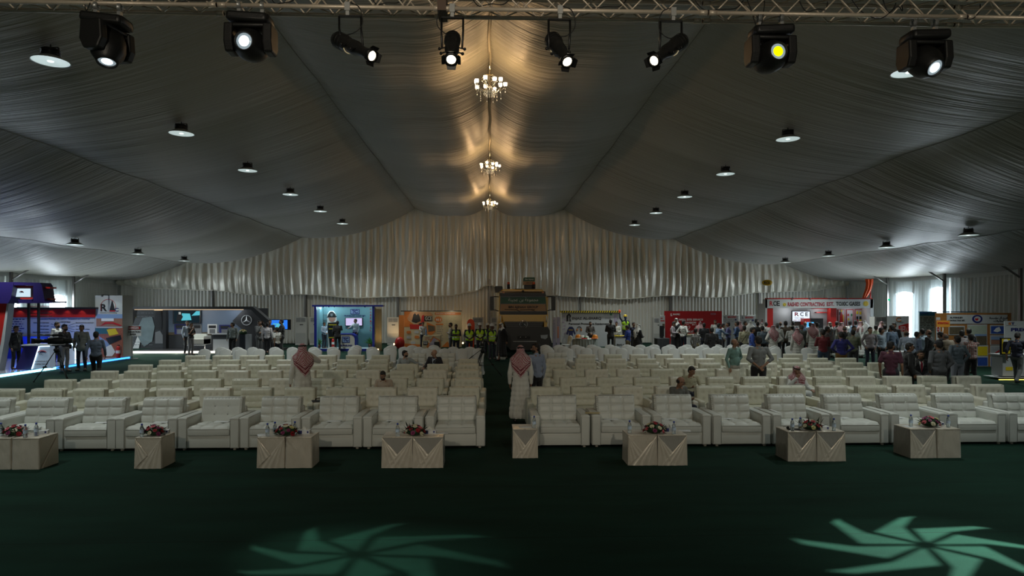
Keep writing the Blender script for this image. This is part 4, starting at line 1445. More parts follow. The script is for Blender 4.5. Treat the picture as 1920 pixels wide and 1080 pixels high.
# counter
b.poly('counter', [(46,648),(71,648),(59,693),(28,693)], mPUR, -.35, .7, zmin=.12); b.poly('counter_top', [(40,646),(96,646),(96,648.6),(40,648.6)], M('counter_white', (.5,.52,.56), .3), -.45, .8)
b.poly('counter_front', [(74,649.5),(93.5,648.5),(93,690),(60,692)], M('lit_acrylic', (.45,.50,.58), .4, emit=(.5,.65,.9), es=.18), -.42, .3, zmin=.12)
pts = [(73.5,649.5),(59.5,692)]
x0, z0 = b.P(73.5,649.5,b.Y-.43); x1, z1 = b.P(60,692,b.Y-.43); x2, z2 = b.P(93.5,648.5,b.Y-.43)
mb = MB(); mb.tube([(x1,-.44,max(.14,z1)),(x0,-.44,z0),(x2,-.44,z2)], .018, 6); mb.build('edge_light', emis('edge_led', (.6,.85,1.0), 3), b.e)
x, z = b.P(79, 662, b.Y-.43)
for k, (mm, r_) in enumerate(((mINKR, .19), (mINKB, .13))):
    mb = MB(); mb.tube([(x + r_*math.cos(a) + .02*k, -.44, z - .05 + r_*.7*math.sin(a)) for a in [R(25)+R(140)*i/10 for i in range(11)]], [.003+.02*math.sin(PI*i/10) for i in range(11)], 5); mb.build('logo_arc', mm, b.e)
b.text('EC', 74, 81, 664, 4.2, mGRY, -.43); b.text('AL-MANSOUR EST', 66, 90, 678, 3, mGRY, -.43); b.text('CONTRACTING EST', 65, 90, 683, 3, mGRY, -.43)
b.light(70, 600, -.2, 4, (.6,.75,1.0)); 
# wall behind
b = Booth('exhibition_booth', 100, 31.0, 'long white text wall with black and red header inside the blue lit booth', 'booth')
b.pan('wall_panel', 12, 178, 579, 660, mWHITE, .0, .08, z0=.12)
b.pan('header', 12, 178.5, 576, 579.5, mBLK, -.25, .35); b.pan('red_band', 12, 178, 579.5, 595, mRED, -.05, .05)
b.pan('blue_band', 5, 100, 631, 660, mBLUE, -.5, .5, z0=.12)
b.lines(14, 48, [598+i*4.3 for i in range(9)], mINKB, 0, 1.6, seed=4)
b.text('Excavation Planning - SA CSM II-1 "Excavation and Trenching"', 74, 169, 598.3, 2.6, mINKB, 0)
for i, (ua, ub, v) in enumerate(((63,92,605.5),(73,92,611.5),(76,92,617.5),(62,92,623),(113,132,604),(142,176,605.5),(142,158,611.5),(142,168,617.5),(134,150,622))):
    b.text(['EMERGENCY RESPONSE','ENTRY AND EXIT','MONITORING','PROTECTION SYSTEM','COMPETENT PERSON','PRE-EXCAVATION CHECKLIST','TRAFFIC','SOIL CLASSIFICATION','UTILITIES'][i], ua, ub, v, 1.9, mINK, 0)
mb = MB()
for (a_, c_) in (((112,613),(96,607)),((112,613),(96,612)),((112,613),(96,618)),((114,612),(122,606)),((128,611),(140,606)),((129,613),(140,612)),((128,615),(140,618)),((126,618),(136,622))):
    p, q = b.P(*a_, b.Y), b.P(*c_, b.Y); mb.tube([(p[0],-.01,p[1]),(q[0],-.01,q[1])], .008, 4)
mb.build('diagram_line', mGRY, b.e)
for u in (33, 63, 92, 122, 150):
    b.light(u, 580, -.22, 1.6, (1.0,.75,.6), .03, 'SPOT', (0,.5,-1), 100)
for u in (30,110): b.light(u, 640, -1.2, 22, (.05,.2,1.0), .2)
t = Booth('display_plinth', 131, 29.6, 'white angular plinth with a glowing edge behind the black-haired men', 'plinth')
t.poly('body', [(121,641),(131,640),(141.5,655),(141.5,679),(119,679)], M('lit_acrylic', (.45,.5,.58)), 0, .5, zmin=.12)
x0,z0 = t.P(132,640,t.Y); x1,z1 = t.P(142,655,t.Y); x2,z2 = t.P(142,679,t.Y)
mb = MB(); mb.tube([(x0,-.02,z0),(x1,-.02,z1),(x2,-.02,max(.14,z2))], .025, 6); mb.build('edge_light', emis('edge_led', (.6,.85,1.0), 3), t.e)
# R C tower
b = Booth('logo_tower', 204, 31.0, 'white tower with oil rig logo and two photographs closing the blue lit booth', 'tower')
b.pan('tower_body', 178.5, 229.5, 554, 671, mWHITE, 0, .9, z0=.12)
x0 = b.P(229.5,554,b.Y)[0]
b.text('R', 188.5, 201, 577.5, 13, mINK, 0, .03); b.text('C', 215, 222.5, 581, 6.5, mINKB, 0, .02)
b.poly('derrick', [(209.5,564),(211,564),(216,584),(205,584)], mINK, -.012, .012); b.pan('derrick_base', 205, 216, 582, 584, mINKR, -.02, .01)
x, z = b.P(203, 575, b.Y); mb = MB(); mb.tube([(x+.35*math.cos(a), -.01, z+.35*math.sin(a)) for a in [R(-20)+R(230)*i/20 for i in range(21)]], .009, 5); mb.build('logo_ring', mINKR, b.e)
b.text('General Contracting', 188, 219, 586.3, 2.4, mGRY, 0)
b.pan('photograph', 180.5, 229.5, 589, 612, mDES, -.01, .01); b.pan('photo_sky', 180.5, 229.5, 589, 597, mSKB, -.014, .01)
b.pan('photo_shape', 190, 213, 597, 602, mINKW, -.018, .01); b.poly('photo_shape', [(188,611.5),(197,604),(213,604),(228,610),(225,611.5),(211,607),(199,607)], mINKR, -.02, .01)
b.pan('photograph', 178.5, 230.5, 615, 670, mRUST, -.01, .01, z0=.13); b.pan('photo_sky', 178.5, 203, 615, 626, mTEAL, -.014, .01); b.poly('photo_shape', [(185,630),(200,640),(219,662),(190,650)], mSKB, -.018, .01)
b.poly('photo_shape', [(200,618),(216,616),(222,626),(205,630)], mYEL, -.018, .01); b.poly('photo_shape', [(198,634),(226,628),(228,636),(205,646)], mBLK, -.022, .01); b.poly('photo_shape', [(196,652),(208,646),(216,660),(210,668),(198,668)], mINKW, -.022, .01)
b.light(205, 556, -.5, 3.5, (.75,1.0,.95), .04, 'SPOT', (0,.6,-1), 80)
mb = MB(); mb.box(-.03,.03,-.55,0,3.05,3.09); mb.lathe([(.0,0),(.05,0),(.04,-.06)], 10, (0,-.52,3.05)); mb.build('lamp_arm', mBLK, b.e)
# fire extinguisher
def extinguisher(x, y, z, lab, s=1.0):
    t = empty('fire_extinguisher', (x,y,z), 0, lab, 'fire extinguisher', 'fire extinguishers')
    mb = MB(); mb.lathe([(.0,0),(.08,.0),(.085,.02),(.085,.42),(.06,.49),(.03,.52),(.0,.52)], 16); mb.build('cylinder', mRED, t)
    mb = MB(); mb.box(-.03,.06,-.015,.015,.52,.56); mb.tube([(.03,0,.54),(.12,0,.50),(.13,0,.30),(.10,0,.12)], .013, 6); mb.build('valve_and_hose', mBLK, t)
    mb = MB(); mb.lathe([(.0865,.2),(.0865,.33)], 16); mb.build('label', mINKW, t)
    t.scale = (s,s,s)
p = at_y(224, 669, 30.7); extinguisher(p.x, 30.6, .12, 'red fire extinguisher standing at the foot of the logo tower', 1.1)
# danger sign
p = at_z(247.5, 673, 0)
t = empty('danger_sign', p, 0, 'white DANGER EXCAVATION AREA sign on a thin stand beside the logo tower', 'sign')
b = Booth.__new__(Booth); b.Y = p.y; b.x = p.x; b.e = t
b.Y = p.y
mb = MB(); mb.cyl((0,0,0),(0,0,.02),.26,n=20); mb.cyl((0,0,.02),(0,0,1.15),.012,n=8); mb.build('stand', mBLK, t)
b.pan('board', 235, 264.5, 611, 630, mINKW, -.03, .02); b.poly('red_oval', [(236.5,615),(238.5,612.4),(261.5,612.4),(263.5,615),(261.5,617.6),(238.5,617.6)], mINKR, -.036, .006)
b.pan('black_band', 235.6, 264, 611.6, 618.4, mINK, -.034, .004)
b.text('DANGER', 239, 261, 615, 3.6, mINKW, -.04, .02); b.text('EXCAVATION', 236, 263, 622.5, 3.6, mINK, -.034, .03); b.text('AREA', 243.5, 255.5, 627, 3.4, mINK, -.034, .03)

# ---------- truck maker booth
Yb = 35.0
b = Booth('exhibition_booth', 370, Yb, 'long black booth with a lit ceiling line and a three pointed star emblem', 'booth')
mb = MB(); x0 = b.P(228,0,Yb)[0]; x1 = b.P(500,0,Yb)[0]; mb.box(x0, x1, 0, 3.7, 0, .08); mb.build('platform', mBLK, b.e)
b.pan('light_strip', 228, 436, 658.5, 662.0, eWHITE, -.03, .03)
b.poly('header', [(236.5,607),(246,574.7),(473.5,574.7),(503,600),(503,607),(497,607),(470,580),(249,580),(239,612)], mCHAR, 0, .5)
b.poly('side_wall', [(236.5,607),(239,612),(239,657),(236.5,658)], mCHAR, 0, .5, zmin=.08)
b.pan('light_line', 252, 455, 580, 580.9, emis('warm_line', (1.0,.72,.45), 1.0), .05, .12)
b.pan('back_wall', 236, 502, 578, 660, mCHAR, 3.2, .1, z0=.08)
dyw = 3.17
b.pan('backdrop_print', 311, 460, 582, 627, M('print_dusk', (.13,.18,.26), .5, var=.25, vscale=.5), dyw, .03)
b.pan('ground_print', 311, 460, 623, 628, mBRN, dyw-.01, .02)
b.pan('dark_panel', 305, 311, 578, 655, mBLK, dyw-.3, .35, z0=.08)
b.poly('hexagon_panel', [(257,617),(267,596),(285,594),(290,612),(285,640),(270,650),(262,640)], M('print_pale', (.16,.22,.24), .5, var=.4, vscale=2.5), dyw-.02, .02)
b.poly('hexagon_panel', [(249,655),(258,630),(263,640),(260,655),(254,657)], mINKW, dyw-.03, .02, zmin=.08)
b.poly('hexagon_panel', [(291,623),(300,620),(307,632),(305,644),(291,644)], mGRY, dyw-.02, .02)
b.pan('lit_niche', 289, 304, 579, 582, emis('warm_niche', (1.0,.7,.35), 1.0), dyw-.2, .1)
b.poly('product_print', [(289,600),(292,585),(301,583),(304,600),(303,618),(291,618)], mBLK, dyw-.04, .02)
b.pan('product_print', 250, 254, 589, 596, mYEL, dyw-.03, .02); b.lines(247, 290, [586.5, 593, 641, 646], mGRY, dyw-.03, .9, seed=8)
def truck_print(u0, u1, v0, v1, m):
    b.pan('truck_print', u0, u1, v0, v1, m, dyw-.025, .02); b.pan('truck_screen_print', u0+(u1-u0)*.12, u1-(u1-u0)*.12, v0+(v1-v0)*.12, v0+(v1-v0)*.42, mBLK, dyw-.03, .02)
    b.pan('truck_grille_print', u0+(u1-u0)*.2, u1-(u1-u0)*.2, v0+(v1-v0)*.5, v1-1, mGRY, dyw-.03, .02)
truck_print(327, 349, 607.5, 627, mINKB); truck_print(361, 378, 608, 626, mGRY); truck_print(389, 407, 608, 626, mINKW); truck_print(411, 432, 609, 626, mINKB)
b.poly('emblem_panel', [(435.5,602),(456,581),(476,581),(500,603),(500,657),(464,657),(464,626)], mCHAR, dyw-.12, .06, zmin=.08)
star_ring(b, 462.5, 600.5, 9, M('chrome_emblem', (.62,.66,.70), .3, metal=.2), dyw-.14)
b.light(350, 585, 1.8, 26, (1.0,.92,.85), .3); b.light(430, 583, 2.4, 14, (.9,.95,1.0), .3)
for u in (255, 330): b.light(u, 662, -.25, 7, (1.0,.93,.8), .1)
t = tv(324, 376, 581.5, 607, 38.0, emis('screen_cab', (.015,.03,.04), .6), 'wall television in the black booth showing a truck driver')
t.poly('picture_shape', [(340,601),(341,587.5),(356,588),(359,600)], eCAB, -.012, .006); t.poly('picture_shape', [(359,592),(368,583.5),(374.5,583.5),(374.5,591)], eCAB, -.012, .006)
t.poly('picture_shape', [(330,602),(333,589),(338,586),(343,594),(338,603)], mBLK, -.018, .006); t.pan('picture_shape', 335, 339, 585, 589.5, mINKW, -.02, .006)
# sofa and counters
def simple_box_thing(name, parts, u, Y, label, cat, group=None, z0=0.0):
    bb = Booth(name, u, Y, label, cat, group)
    for (nm, a, c, v0, v1, m, dy, th) in parts: bb.pan(nm, a, c, v0, v1, m, dy, th, z0=(z0 if v1 >= 655 else None))
    return bb
s = Booth('sofa', 366, 36.6, 'white leather sofa with chrome rail inside the black booth', 'sofa')
s.pan('backrest', 344, 387, 626, 640, LEATHER, .5, .15); s.pan('seat', 344, 387, 636, 645, LEATHER, -.05, .55); s.pan('arm', 344, 349, 630, 646, LEATHER, -.05, .6); s.pan('arm', 382, 387, 630, 646, LEATHER, -.05, .6)
s.pan('rail', 345, 386, 646.5, 647.8, CHROME, 0, .04)
for u in (347,384): s.pan('leg', u-.6, u+.6, 647, 656, CHROME, 0, .04, z0=.08)
c = Booth('reception_counter', 415, 35.4, 'dark counter with white front panel in the black booth', 'counter')
c.pan('body', 399, 430, 627, 658, mCHAR, 0, .6, z0=.08); c.pan('top', 397, 432, 625.5, 627.5, M('counter_white2', (.5,.52,.55), .3), -.05, .7); c.pan('front_panel', 399.5, 430, 636, 657, M('front_grey_white', (.42,.45,.48), .4), -.015, .015, z0=.09)
c = Booth('pedestal', 458, 35.3, 'tall black and grey pedestal under a small bouquet near the star emblem', 'pedestal')
c.pan('body', 449, 460, 627, 660, mBLK, 0, .4, z0=.08); c.pan('side_panel', 460, 467, 627, 660, M('pedestal_grey', (.30,.32,.34), .4), .0, .4, z0=.08)
def plain_bouquet(u, v, Y, w, lab, cols=('red','white','yellow')):
    p = at_y(u, v, Y)
    t = empty('flower_arrangement', p, 0, lab, 'flowers')
    mb = MB(); mb.ball((0,0,w*.22), 1, 12, 7, (w*.5,w*.35,w*.28)); mb.build('foliage', LEAF, t)
    for i in range(12):
        a = i*2.4; el = .2 + 1.1*(i/12)
        rose(cols[i%len(cols)], (w*.45*math.sin(el)*math.cos(a), w*.32*math.sin(el)*math.sin(a), w*.2+w*.3*math.cos(el)), (math.cos(a), math.sin(a), .8), w*.11, t)
plain_bouquet(455, 627, 35.45, .48, 'bouquet of red and white flowers on the tall pedestal')
t = tv(505, 545, 599, 618.3, 37.6, eSCRB, 'television with blue screen on a stand beside the black booth', True)
t.pan('picture_shape', 512, 532, 606.5, 608.5, eCAB, -.014, .006); t.poly('picture_shape', [(514,617),(520,606),(527,612),(530,617)], eCAB, -.012, .006); t.pan('side_bezel', 539, 545, 599, 618.3, mBLK, -.012, .01)

# ---------- air conditioners
mAC = M('air_conditioner_white', (.48,.48,.45), .45)
def ac(u0, u1, v0, Y, lab):
    b = Booth('air_conditioner', (u0+u1)/2, Y, lab, 'air conditioner', 'floor standing air conditioners')
    w = u1-u0
    b.pan('cabinet', u0, u1, v0, 700, mAC, 0, .45, z0=0.0)
    b.pan('air_outlet', u0+w*.1, u1-w*.1, v0+1.6, v0+9, mGRY, -.01, .02)
    x0, zt = b.P(u0+w*.1, v0+1.6, Y); x1, zb = b.P(u1-w*.1, v0+9, Y)
    mb = MB()
    for i in range(5):
        z = zb + (zt-zb)*(i+.5)/5; mb.box(x0, x1, -.02, -.008, z-.008, z+.008)
    mb.box((x0+x1)/2-.01, (x0+x1)/2+.01, -.022, -.006, zb, zt)
    mb.build('louvre', mAC, b.e)
    b.pan('control_panel', u0+w*.4, u1-w*.3, v0+13.5, v0+15, mINK, -.008, .01)
    x0, z1 = b.P(u0+w*.06, v0+30, Y); x1, _ = b.P(u1-w*.06, 0, Y)
    mb = MB(); mb.box(x0, x1, -.01, 0, .12, z1); mb.build('intake_grille', M('ac_grille', (.36,.36,.34), .5, bump=.3, scale=60), b.e)
ac(553.5, 574.5, 594.5, 42.4, 'white floor standing air conditioner right of the blue television')
ac(580.5, 599, 594.5, 42.4, 'white floor standing air conditioner half hidden by the blue framed booth')
ac(726, 747.5, 595, 42.4, 'white floor standing air conditioner glowing in warm light')
ac(886, 906.5, 595, 42.4, 'white floor standing air conditioner behind the helmeted workers')
ac(920, 940, 595, 42.4, 'white floor standing air conditioner at the flank of the truck')
ac(1225, 1246, 595.5, 42.4, 'white floor standing air conditioner beside the narrow white banner')
ac(1640, 1664, 594, 33.5, 'white floor standing air conditioner right of the toxic gas booth')
# floor uplights washing the curtain
UPL = emis('uplight_lens', (1.0,.72,.35), 8)
for i, (u, Y, e) in enumerate(((709,36.3,16),(739,41.6,60),(868,42.8,38),(899,30.3,5))):
    p = at_y(u, 650, Y)
    t = empty('floor_uplight', (p.x, Y, 0), 0, 'small warm floor uplight ' + ['between the blue framed booth and the air conditioner','left of the orange booth','right of the orange booth','at the feet of the helmeted workers'][i], 'lamp', 'warm floor uplights')
    mb = MB(); mb.rbox(-.09,.09,-.07,.07,.03,.14,.02,2); mb.box(-.12,.12,-.02,.02,0,.03); mb.build('housing', DARKM, t)
    mb = MB(); mb.lathe([(0,.142),(.055,.142)], 14); mb.lathe([(0,0),(.05,0)], 12, (0,-.072,.085), (0,-1,0)); mb.build('lens', UPL, t, fix=False)
    ld = bpy.data.lights.new('uplight', 'SPOT'); ld.energy = e; ld.color = (1.0,.62,.25); ld.spot_size = R(120); ld.spot_blend = 1; ld.shadow_soft_size = .05
    o = bpy.data.objects.new('uplight', ld); o.location = (p.x, Y-.05, .2); o.rotation_mode = 'QUATERNION'; o.rotation_quaternion = Vector((0,0,-1)).rotation_difference(Vector((0,.35,1)).normalized()); col.objects.link(o)

# ---------- blue framed booth
Yb = 36.4
b = Booth('exhibition_booth', 645, Yb, 'pale blue booth in a dark blue frame with a fire safety company name', 'booth')
mFR = M('frame_blue', (.012,.02,.22), .35)
mb = MB(); x0 = b.P(589,0,Yb)[0]; x1 = b.P(702,0,Yb)[0]; mb.box(x0,x1,0,1.75,0,.14); mb.build('platform', mFR, b.e)
mb = MB(); mb.box(x0+.12,x1-.12,.06,1.6,.14,.15); mb.build('platform_top', M('platform_pale', (.35,.45,.48), .3), b.e)
b.pan('top_beam', 585, 718, 571.8, 575, mFR, -.05, .5)
b.pan('post', 589, 593, 575, 655, mFR, 0, .12, z0=.0); b.pan('post', 698, 702, 575, 655, mFR, 0, .12, z0=.0)
mb = MB(); z1 = 2.5; mb.box(x0+.05,x0+.12,.12,1.6,.14,z1); mb.build('side_wall', mSKY, b.e)
mb = MB(); mb.box(x1-.12,x1-.05,.12,1.6,.14,z1); mb.build('side_wall', mSKY, b.e)
mb = MB(); mb.box(x0+.05,x1-.05,1.55,1.62,.14,z1); mb.build('back_wall', mSKY, b.e)
dyw = 1.54
b.pan('outer_side_panel', 702.2, 715.5, 575, 655, mTAN, .6, .08, z0=0)
b.pan('logo_box', 657, 674, 579.5, 589.5, mINKB, dyw-.02, .02); b.pan('logo_field', 658.2, 672.8, 580.7, 588.3, mSKB, dyw-.03, .02); b.text('T', 660, 665, 584.6, 6, mINKB, dyw-.03, .05); b.text('C', 664, 671, 584.6, 6, mINKB, dyw-.035, .05)
b.text('TRANSLINK CONT EST.', 645, 686, 592.4, 2.8, mINKB, dyw, .03)
for i, ch in enumerate('HOSPITALITY'): b.text(ch, 693.6, 696.4, 580 + i*5.6, 3.2, mINKR, 1.5, .03) if i < 8 else None
# product chart on the left of the back wall
for i, v in enumerate((590,601,617,633)): b.pan('shelf_line', 601, 613, v, v+.7, mGRY, dyw-.02, .02)
b.poly('rig_print', [(602.5,601),(604,590),(605.5,601)], mINKR, dyw-.03, .01)
for i, v in enumerate((605,611,621,627,640)): b.text('A', 601.5, 604.5, v, 2.4, mINKR, dyw-.02)
fg = Booth('firefighter_cutout', 622, 37.6, 'flat cut out board of a firefighter in a dark helmet and banded gear', 'display board')
fg.poly('board', [(613.5,604),(613.5,589),(618,583),(625,583),(630,589),(631.5,600),(630,606),(634,612),(634,630),(630,652),(615,652),(614,630),(612,612)], mINKW, 0, .02, zmin=.15)
fg.poly('helmet', [(614,594),(616,588),(619.5,584.2),(624,584.2),(628,588),(629.5,592.5),(632,593),(630,595),(613,595.5),(612,594.5)], mINK, -.012, .012); fg.poly('badge', [(619.6,588),(624,588),(624,592),(621.8,593.4),(619.6,592)], mGRY, -.02, .008)
fg.poly('face', [(616,595.5),(629,595),(628.5,600),(625,603.5),(620,603.5),(616.5,600)], mFLESH, -.012, .012); fg.poly('coat', [(615,605),(630,604),(633,612),(632,634),(616,634),(614,612)], mINK, -.012, .012); fg.poly('trousers', [(617,634),(631,634),(629,651),(618,651)], mINK, -.012, .012, zmin=.16)
for v in (608,615.5,632): fg.pan('reflective_band', 616.5, 631, v, v+2.0, mYEL, -.02, .008)
tv(647, 680, 595.5, 611.3, 37.82, emis('screen_lilac', (.62,.55,.85), 1.0), 'wall television with a pale slide in the blue framed booth')
c = Booth('reception_counter', 651, 36.75, 'white counter with rounded corner and company emblem in the blue framed booth', 'counter')
c.poly('body', [(638,627),(659,627),(664,630),(665,636),(665,654),(638,654)], M('counter_cream', (.48,.48,.44), .4), 0, .6, zmin=.15); c.poly('edge_trim', [(636,625.6),(660,625.6),(666,629),(667.5,636),(667.5,654),(665.5,654),(665,636),(663.5,630.5),(659,627.4),(636,627.4)], mFR, -.03, .65, zmin=.15)
c.pan('logo_box', 641, 656, 631, 643, mINKB, -.012, .012); c.pan('logo_field', 642.3, 654.7, 632.3, 641.7, mSKB, -.02, .01); c.text('T', 643.5, 648, 637, 6.5, mINKB, -.02, .05); c.text('C', 647.5, 653.5, 637, 6.5, mINKB, -.024, .05); c.text('TRANSLINK', 636, 661, 648, 3.0, mINKB, -.012, .04)
for i, (u, e) in enumerate(((602.5,4),(612,4),(622.5,8),(643,10),(684,10))):
    mb = MB(); p = b.P(u, 575.5, Yb+.4); mb.lathe([(0,-.02),(.05,-.02),(.055,.06),(.0,.07)], 10, (p[0], .4+.5*(i<3), p[1])); mb.build('spot_lamp', mBLK if i != 3 else mWHITE, b.e)
    mb = MB(); mb.lathe([(0,-.025),(.042,-.025)], 10, (p[0], .4+.5*(i<3), p[1])); mb.build('spot_lens', eSPOT, b.e, fix=False)
    b.light(u, 577.5, .5+.5*(i<3), e, (.65,.92,1.0), .04)
def potted(u, v, Y, h, lab, z0=.15):
    p = at_y(u, v, Y)
    t = empty('potted_plant', (p.x, Y, z0), 0, lab, 'plant', 'potted plants')
    mb = MB(); mb.lathe([(0,0),(.09,0),(.12,.2),(.11,.2),(.1,.17),(0,.17)], 14); mb.build('pot', M('pot_brown', (.10,.04,.025)), t)
    mb = MB(); rr = random.Random(int(u))
    for i in range(60):
        a = rr.uniform(0,6.28); el = rr.uniform(.3,1.5); L = h*rr.uniform(.4,1)
        d = Vector((math.cos(a)*math.cos(el), math.sin(a)*math.cos(el), math.sin(el))); sd = d.cross(Vector((0,0,1))).normalized()*.025
        q = Vector((0,0,.17)); m_ = q + d*L*.6 + Vector((0,0,.02)); e = q + d*L
        mb.add([q, m_+sd, e, m_-sd], [(0,1,2,3)])
    mb.build('leaves', M('bright_leaf', (.06,.20,.03), .5), t, fix=False)
potted(694, 650, 37.5, .5, 'bright green potted plant at the right wall of the blue framed booth')
potted(597.5, 655, 36.9, .45, 'small potted plant in a brown pot at the left of the blue framed booth')
p = at_y(624.5, 650, 37.3); extinguisher(p.x, 37.3, .15, 'red fire extinguisher between the two visitors of the blue framed booth')

# ---------- orange booth
b = Booth('exhibition_booth', 812, 40.0, 'orange and cream poster wall with GCE letters and a 911 starburst', 'booth')
b.pan('back_wall', 758, 865.5, 583.5, 660, mTAN, 0, .08, z0=0); b.pan('top_rail', 751.5, 865.5, 582.4, 584, mBLK, -.25, .35); b.pan('side_panel', 748, 757.5, 591, 660, mORG, -.6, .06, z0=0)
b.poly('orange_shape', [(758,584),(772,584),(765,600),(781,612),(758,613)], mORG, -.01, .01); b.poly('orange_shape', [(768,608),(794,608),(790,617),(769,617)], mRED, -.02, .01)
b.poly('hexagon_frame', [(763,598),(770,585),(806,585),(812,590),(806,597),(790,610)], M('print_peach', (.50,.26,.13), .5, var=.3, vscale=3), -.015, .01)
b.poly('hexagon_frame', [(800,604),(816,611),(816,622),(808,630),(800,625)], mORG, -.02, .01); b.poly('vehicle_print', [(802,609),(815,612),(815,620),(803,622)], mBRN, -.03, .01)
b.poly('people_print', [(772,603),(775,590),(778,587),(781,591),(784,588),(787,593),(789,602),(780,606)], mINK, -.03, .01); b.poly('people_print', [(789,606),(791,592),(795,590),(795,604)], mINKR, -.035, .01)
b.poly('hose_print', [(784,608),(792,603),(795,606),(787,609.5)], mINK, -.03, .01)
b.pan('logo_box', 795.5, 810.6, 592.4, 602.4, mINK, -.03, .01); b.text('GCE', 797, 809.5, 597.3, 7, M('ink_silver', (.45,.46,.42)), -.03, .02)
x, z = b.P(822, 599, b.Y); mb = MB(); pts = []
for i in range(28):
    r_ = .27 if i % 2 == 0 else .20; pts.append((x + r_*math.sin(2*PI*i/28), z + r_*.82*math.cos(2*PI*i/28)))
mb.prism(pts, 'y', -.03, -.02); mb.build('starburst', mORG, b.e); b.text('911', 817.5, 826.5, 600, 4.5, mINKW, -.03, .03)
b.pan('title_bar', 815.5, 864, 585.8, 590.6, mORG, -.02, .01); b.text('EMERGENCY RESPONSE PLAN', 817.5, 853, 588.2, 2.4, mINKW, -.02)
b.pan('table_head', 817, 831, 606.8, 609.4, mORG, -.02, .01); b.lines(819, 831, [611+i*3.4 for i in range(9)], mGRY, 0, 1, seed=3); b.lines(836, 860, [592+i*2.8 for i in range(17)], M('ink_olive', (.35,.36,.22)), 0, .8, seed=5)
for (u, v, m) in ((766.5,623,mORG),(781.5,632,mORG),(781,622.5,mWHITE),(766.5,632.5,mWHITE),(774.5,642.5,mWHITE)):
    b.poly('speech_bubble', [(u-4.5,v),(u-3.5,v-2.6),(u+3.5,v-2.6),(u+4.5,v),(u+3.5,v+2.6),(u-3.5,v+2.6)], m, -.02, .01)
b.poly('orange_shape', [(758,644),(790,646),(790,656),(758,656)], mORG, -.015, .01); b.poly('orange_shape', [(828,655),(839,640),(846,655)], mORG, -.02, .01)
b.light(775, 586, -.8, 9, (1.0,.84,.6), .1); b.light(845, 586, -.8, 9, (1.0,.84,.6), .1)
c = Booth('reception_counter', 810, 37.4, 'orange printed counter with GCE letters and a helmeted worker', 'counter')
c.pan('body', 793.5, 826, 629, 660, mTAN, 0, .55, z0=0); c.poly('hexagon_print', [(799,650),(812,630),(825.5,638),(825.5,655),(806,655)], mORG, -.012, .01); c.poly('hexagon_print', [(804,648),(813,633),(822,638),(822,645)], mLILAC, -.02, .01)
c.poly('worker_print', [(814,655),(814,642),(819,637),(824,640),(825.5,655)], mINK, -.028, .01); c.poly('helmet_print', [(815.5,641),(817,638),(821,637.5),(824,641)], mTAN, -.036, .01)
c.pan('logo_box', 793.7, 801.6, 639.5, 646.8, mINK, -.03, .01); c.text('GCE', 794.4, 801, 643, 4.8, mINKW, -.032, .02); c.text('911', 804.5, 812, 642.5, 3.6, mINKW, -.03); c.lines(797, 808, [633, 636.3], mINKR, 0, .9, seed=2)
p = at_y(799, 629, 37.6)
mb = MB(); mb.lathe([(0,0),(.09,0),(.04,.10),(.04,.18),(.055,.2),(.055,.32),(.03,.38),(0,.38)], 14); o = mb.build('award_cone', mSKB); o.location = p; tag(o, 'small blue topped cone standing on the orange counter', 'ornament')
# red bag and feather flag
mb = MB(); mb.ball((0,0,.34), 1, 16, 10, (.30,.22,.36)); o = mb.build('red_sack', mRED); p = at_y(749.5, 650, 38.6); o.location = (p.x, 38.6, .0); tag(o, 'dark red sack on the floor at the left of the orange booth', 'sack')
b = Booth('feather_flag', 882, 33.4, 'orange-red teardrop flag behind the helmeted workers', 'flag')
b.poly('cloth', [(875.5,606),(877,601),(880.5,598.4),(885,598.4),(888.5,601.5),(890,607),(889,640),(889,655),(878,655),(879.5,625),(877,615)], emis('x', (1,0,0), 1) if False else M('flag_orange', (.85,.07,.01), .5), 0, .01, zmin=.2)
mb = MB(); x0 = b.P(889.5,0,b.Y)[0]; mb.tube([(x0,.01,0),(x0,.01,1.3),(x0-.02,.01,1.7),(x0-.2,.01,1.88)], .01, 6); mb.box(x0-.2,x0+.2,-.2,.2,0,.02); mb.build('pole', mBLK, b.e)

# ---------- protective equipment booth
b = Booth('exhibition_booth', 1107, 40.2, 'white protective equipment poster wall under a yellow and black striped rail', 'booth')
b.pan('back_wall', 1053, 1163, 586, 660, M('panel_pale_grey', (.42,.44,.46), .5, var=.06), 0, .08, z0=0)
Yr = b.Y - .1
x0, zt = b.P(1050, 582.6, Yr); x1, zb = b.P(1162.5, 586.2, Yr)
mb = MB(); mb.box(x0, x1, -.1, .0, zb, zt); mb.build('hazard_rail', mINK, b.e)
n = 26
for k in range(n):
    xa = x0 + (x1-x0)*k/n; w = (x1-x0)/n*.5
    mb = MB() if k == 0 else mb
    mb.prism([(xa, zb), (xa+w, zb), (xa+w+.05, zt), (xa+.05, zt)], 'y', -.112, -.10)
mb.build('hazard_stripes', mYEL, b.e)
b.poly('logo_mark', [(1062,602.5),(1062,592),(1067,587),(1071,592),(1069,596.5),(1071,602.5),(1067.5,602.5),(1067.5,592),(1065.8,592),(1065.8,602.5)], mINK, -.012, .01)
b.text('ENJAZ', 1072.5, 1091, 597.2, 4.4, mINK, 0, .02); b.text('AL-SHARQ', 1093, 1127.5, 597, 4.8, mINK, 0, .03); b.text('Personal Protective Equipment', 1066.5, 1142, 607.2, 3.4, mINK, 0, .03)
b.pan('badge', 1143.5, 1147.5, 587.5, 591.3, mGRN, -.01, .01); b.text('2030', 1134, 1145.5, 596.3, 3.6, mGRY, 0); b.lines(1131.5, 1142, [588, 590.2], mGRY, 0, .8)
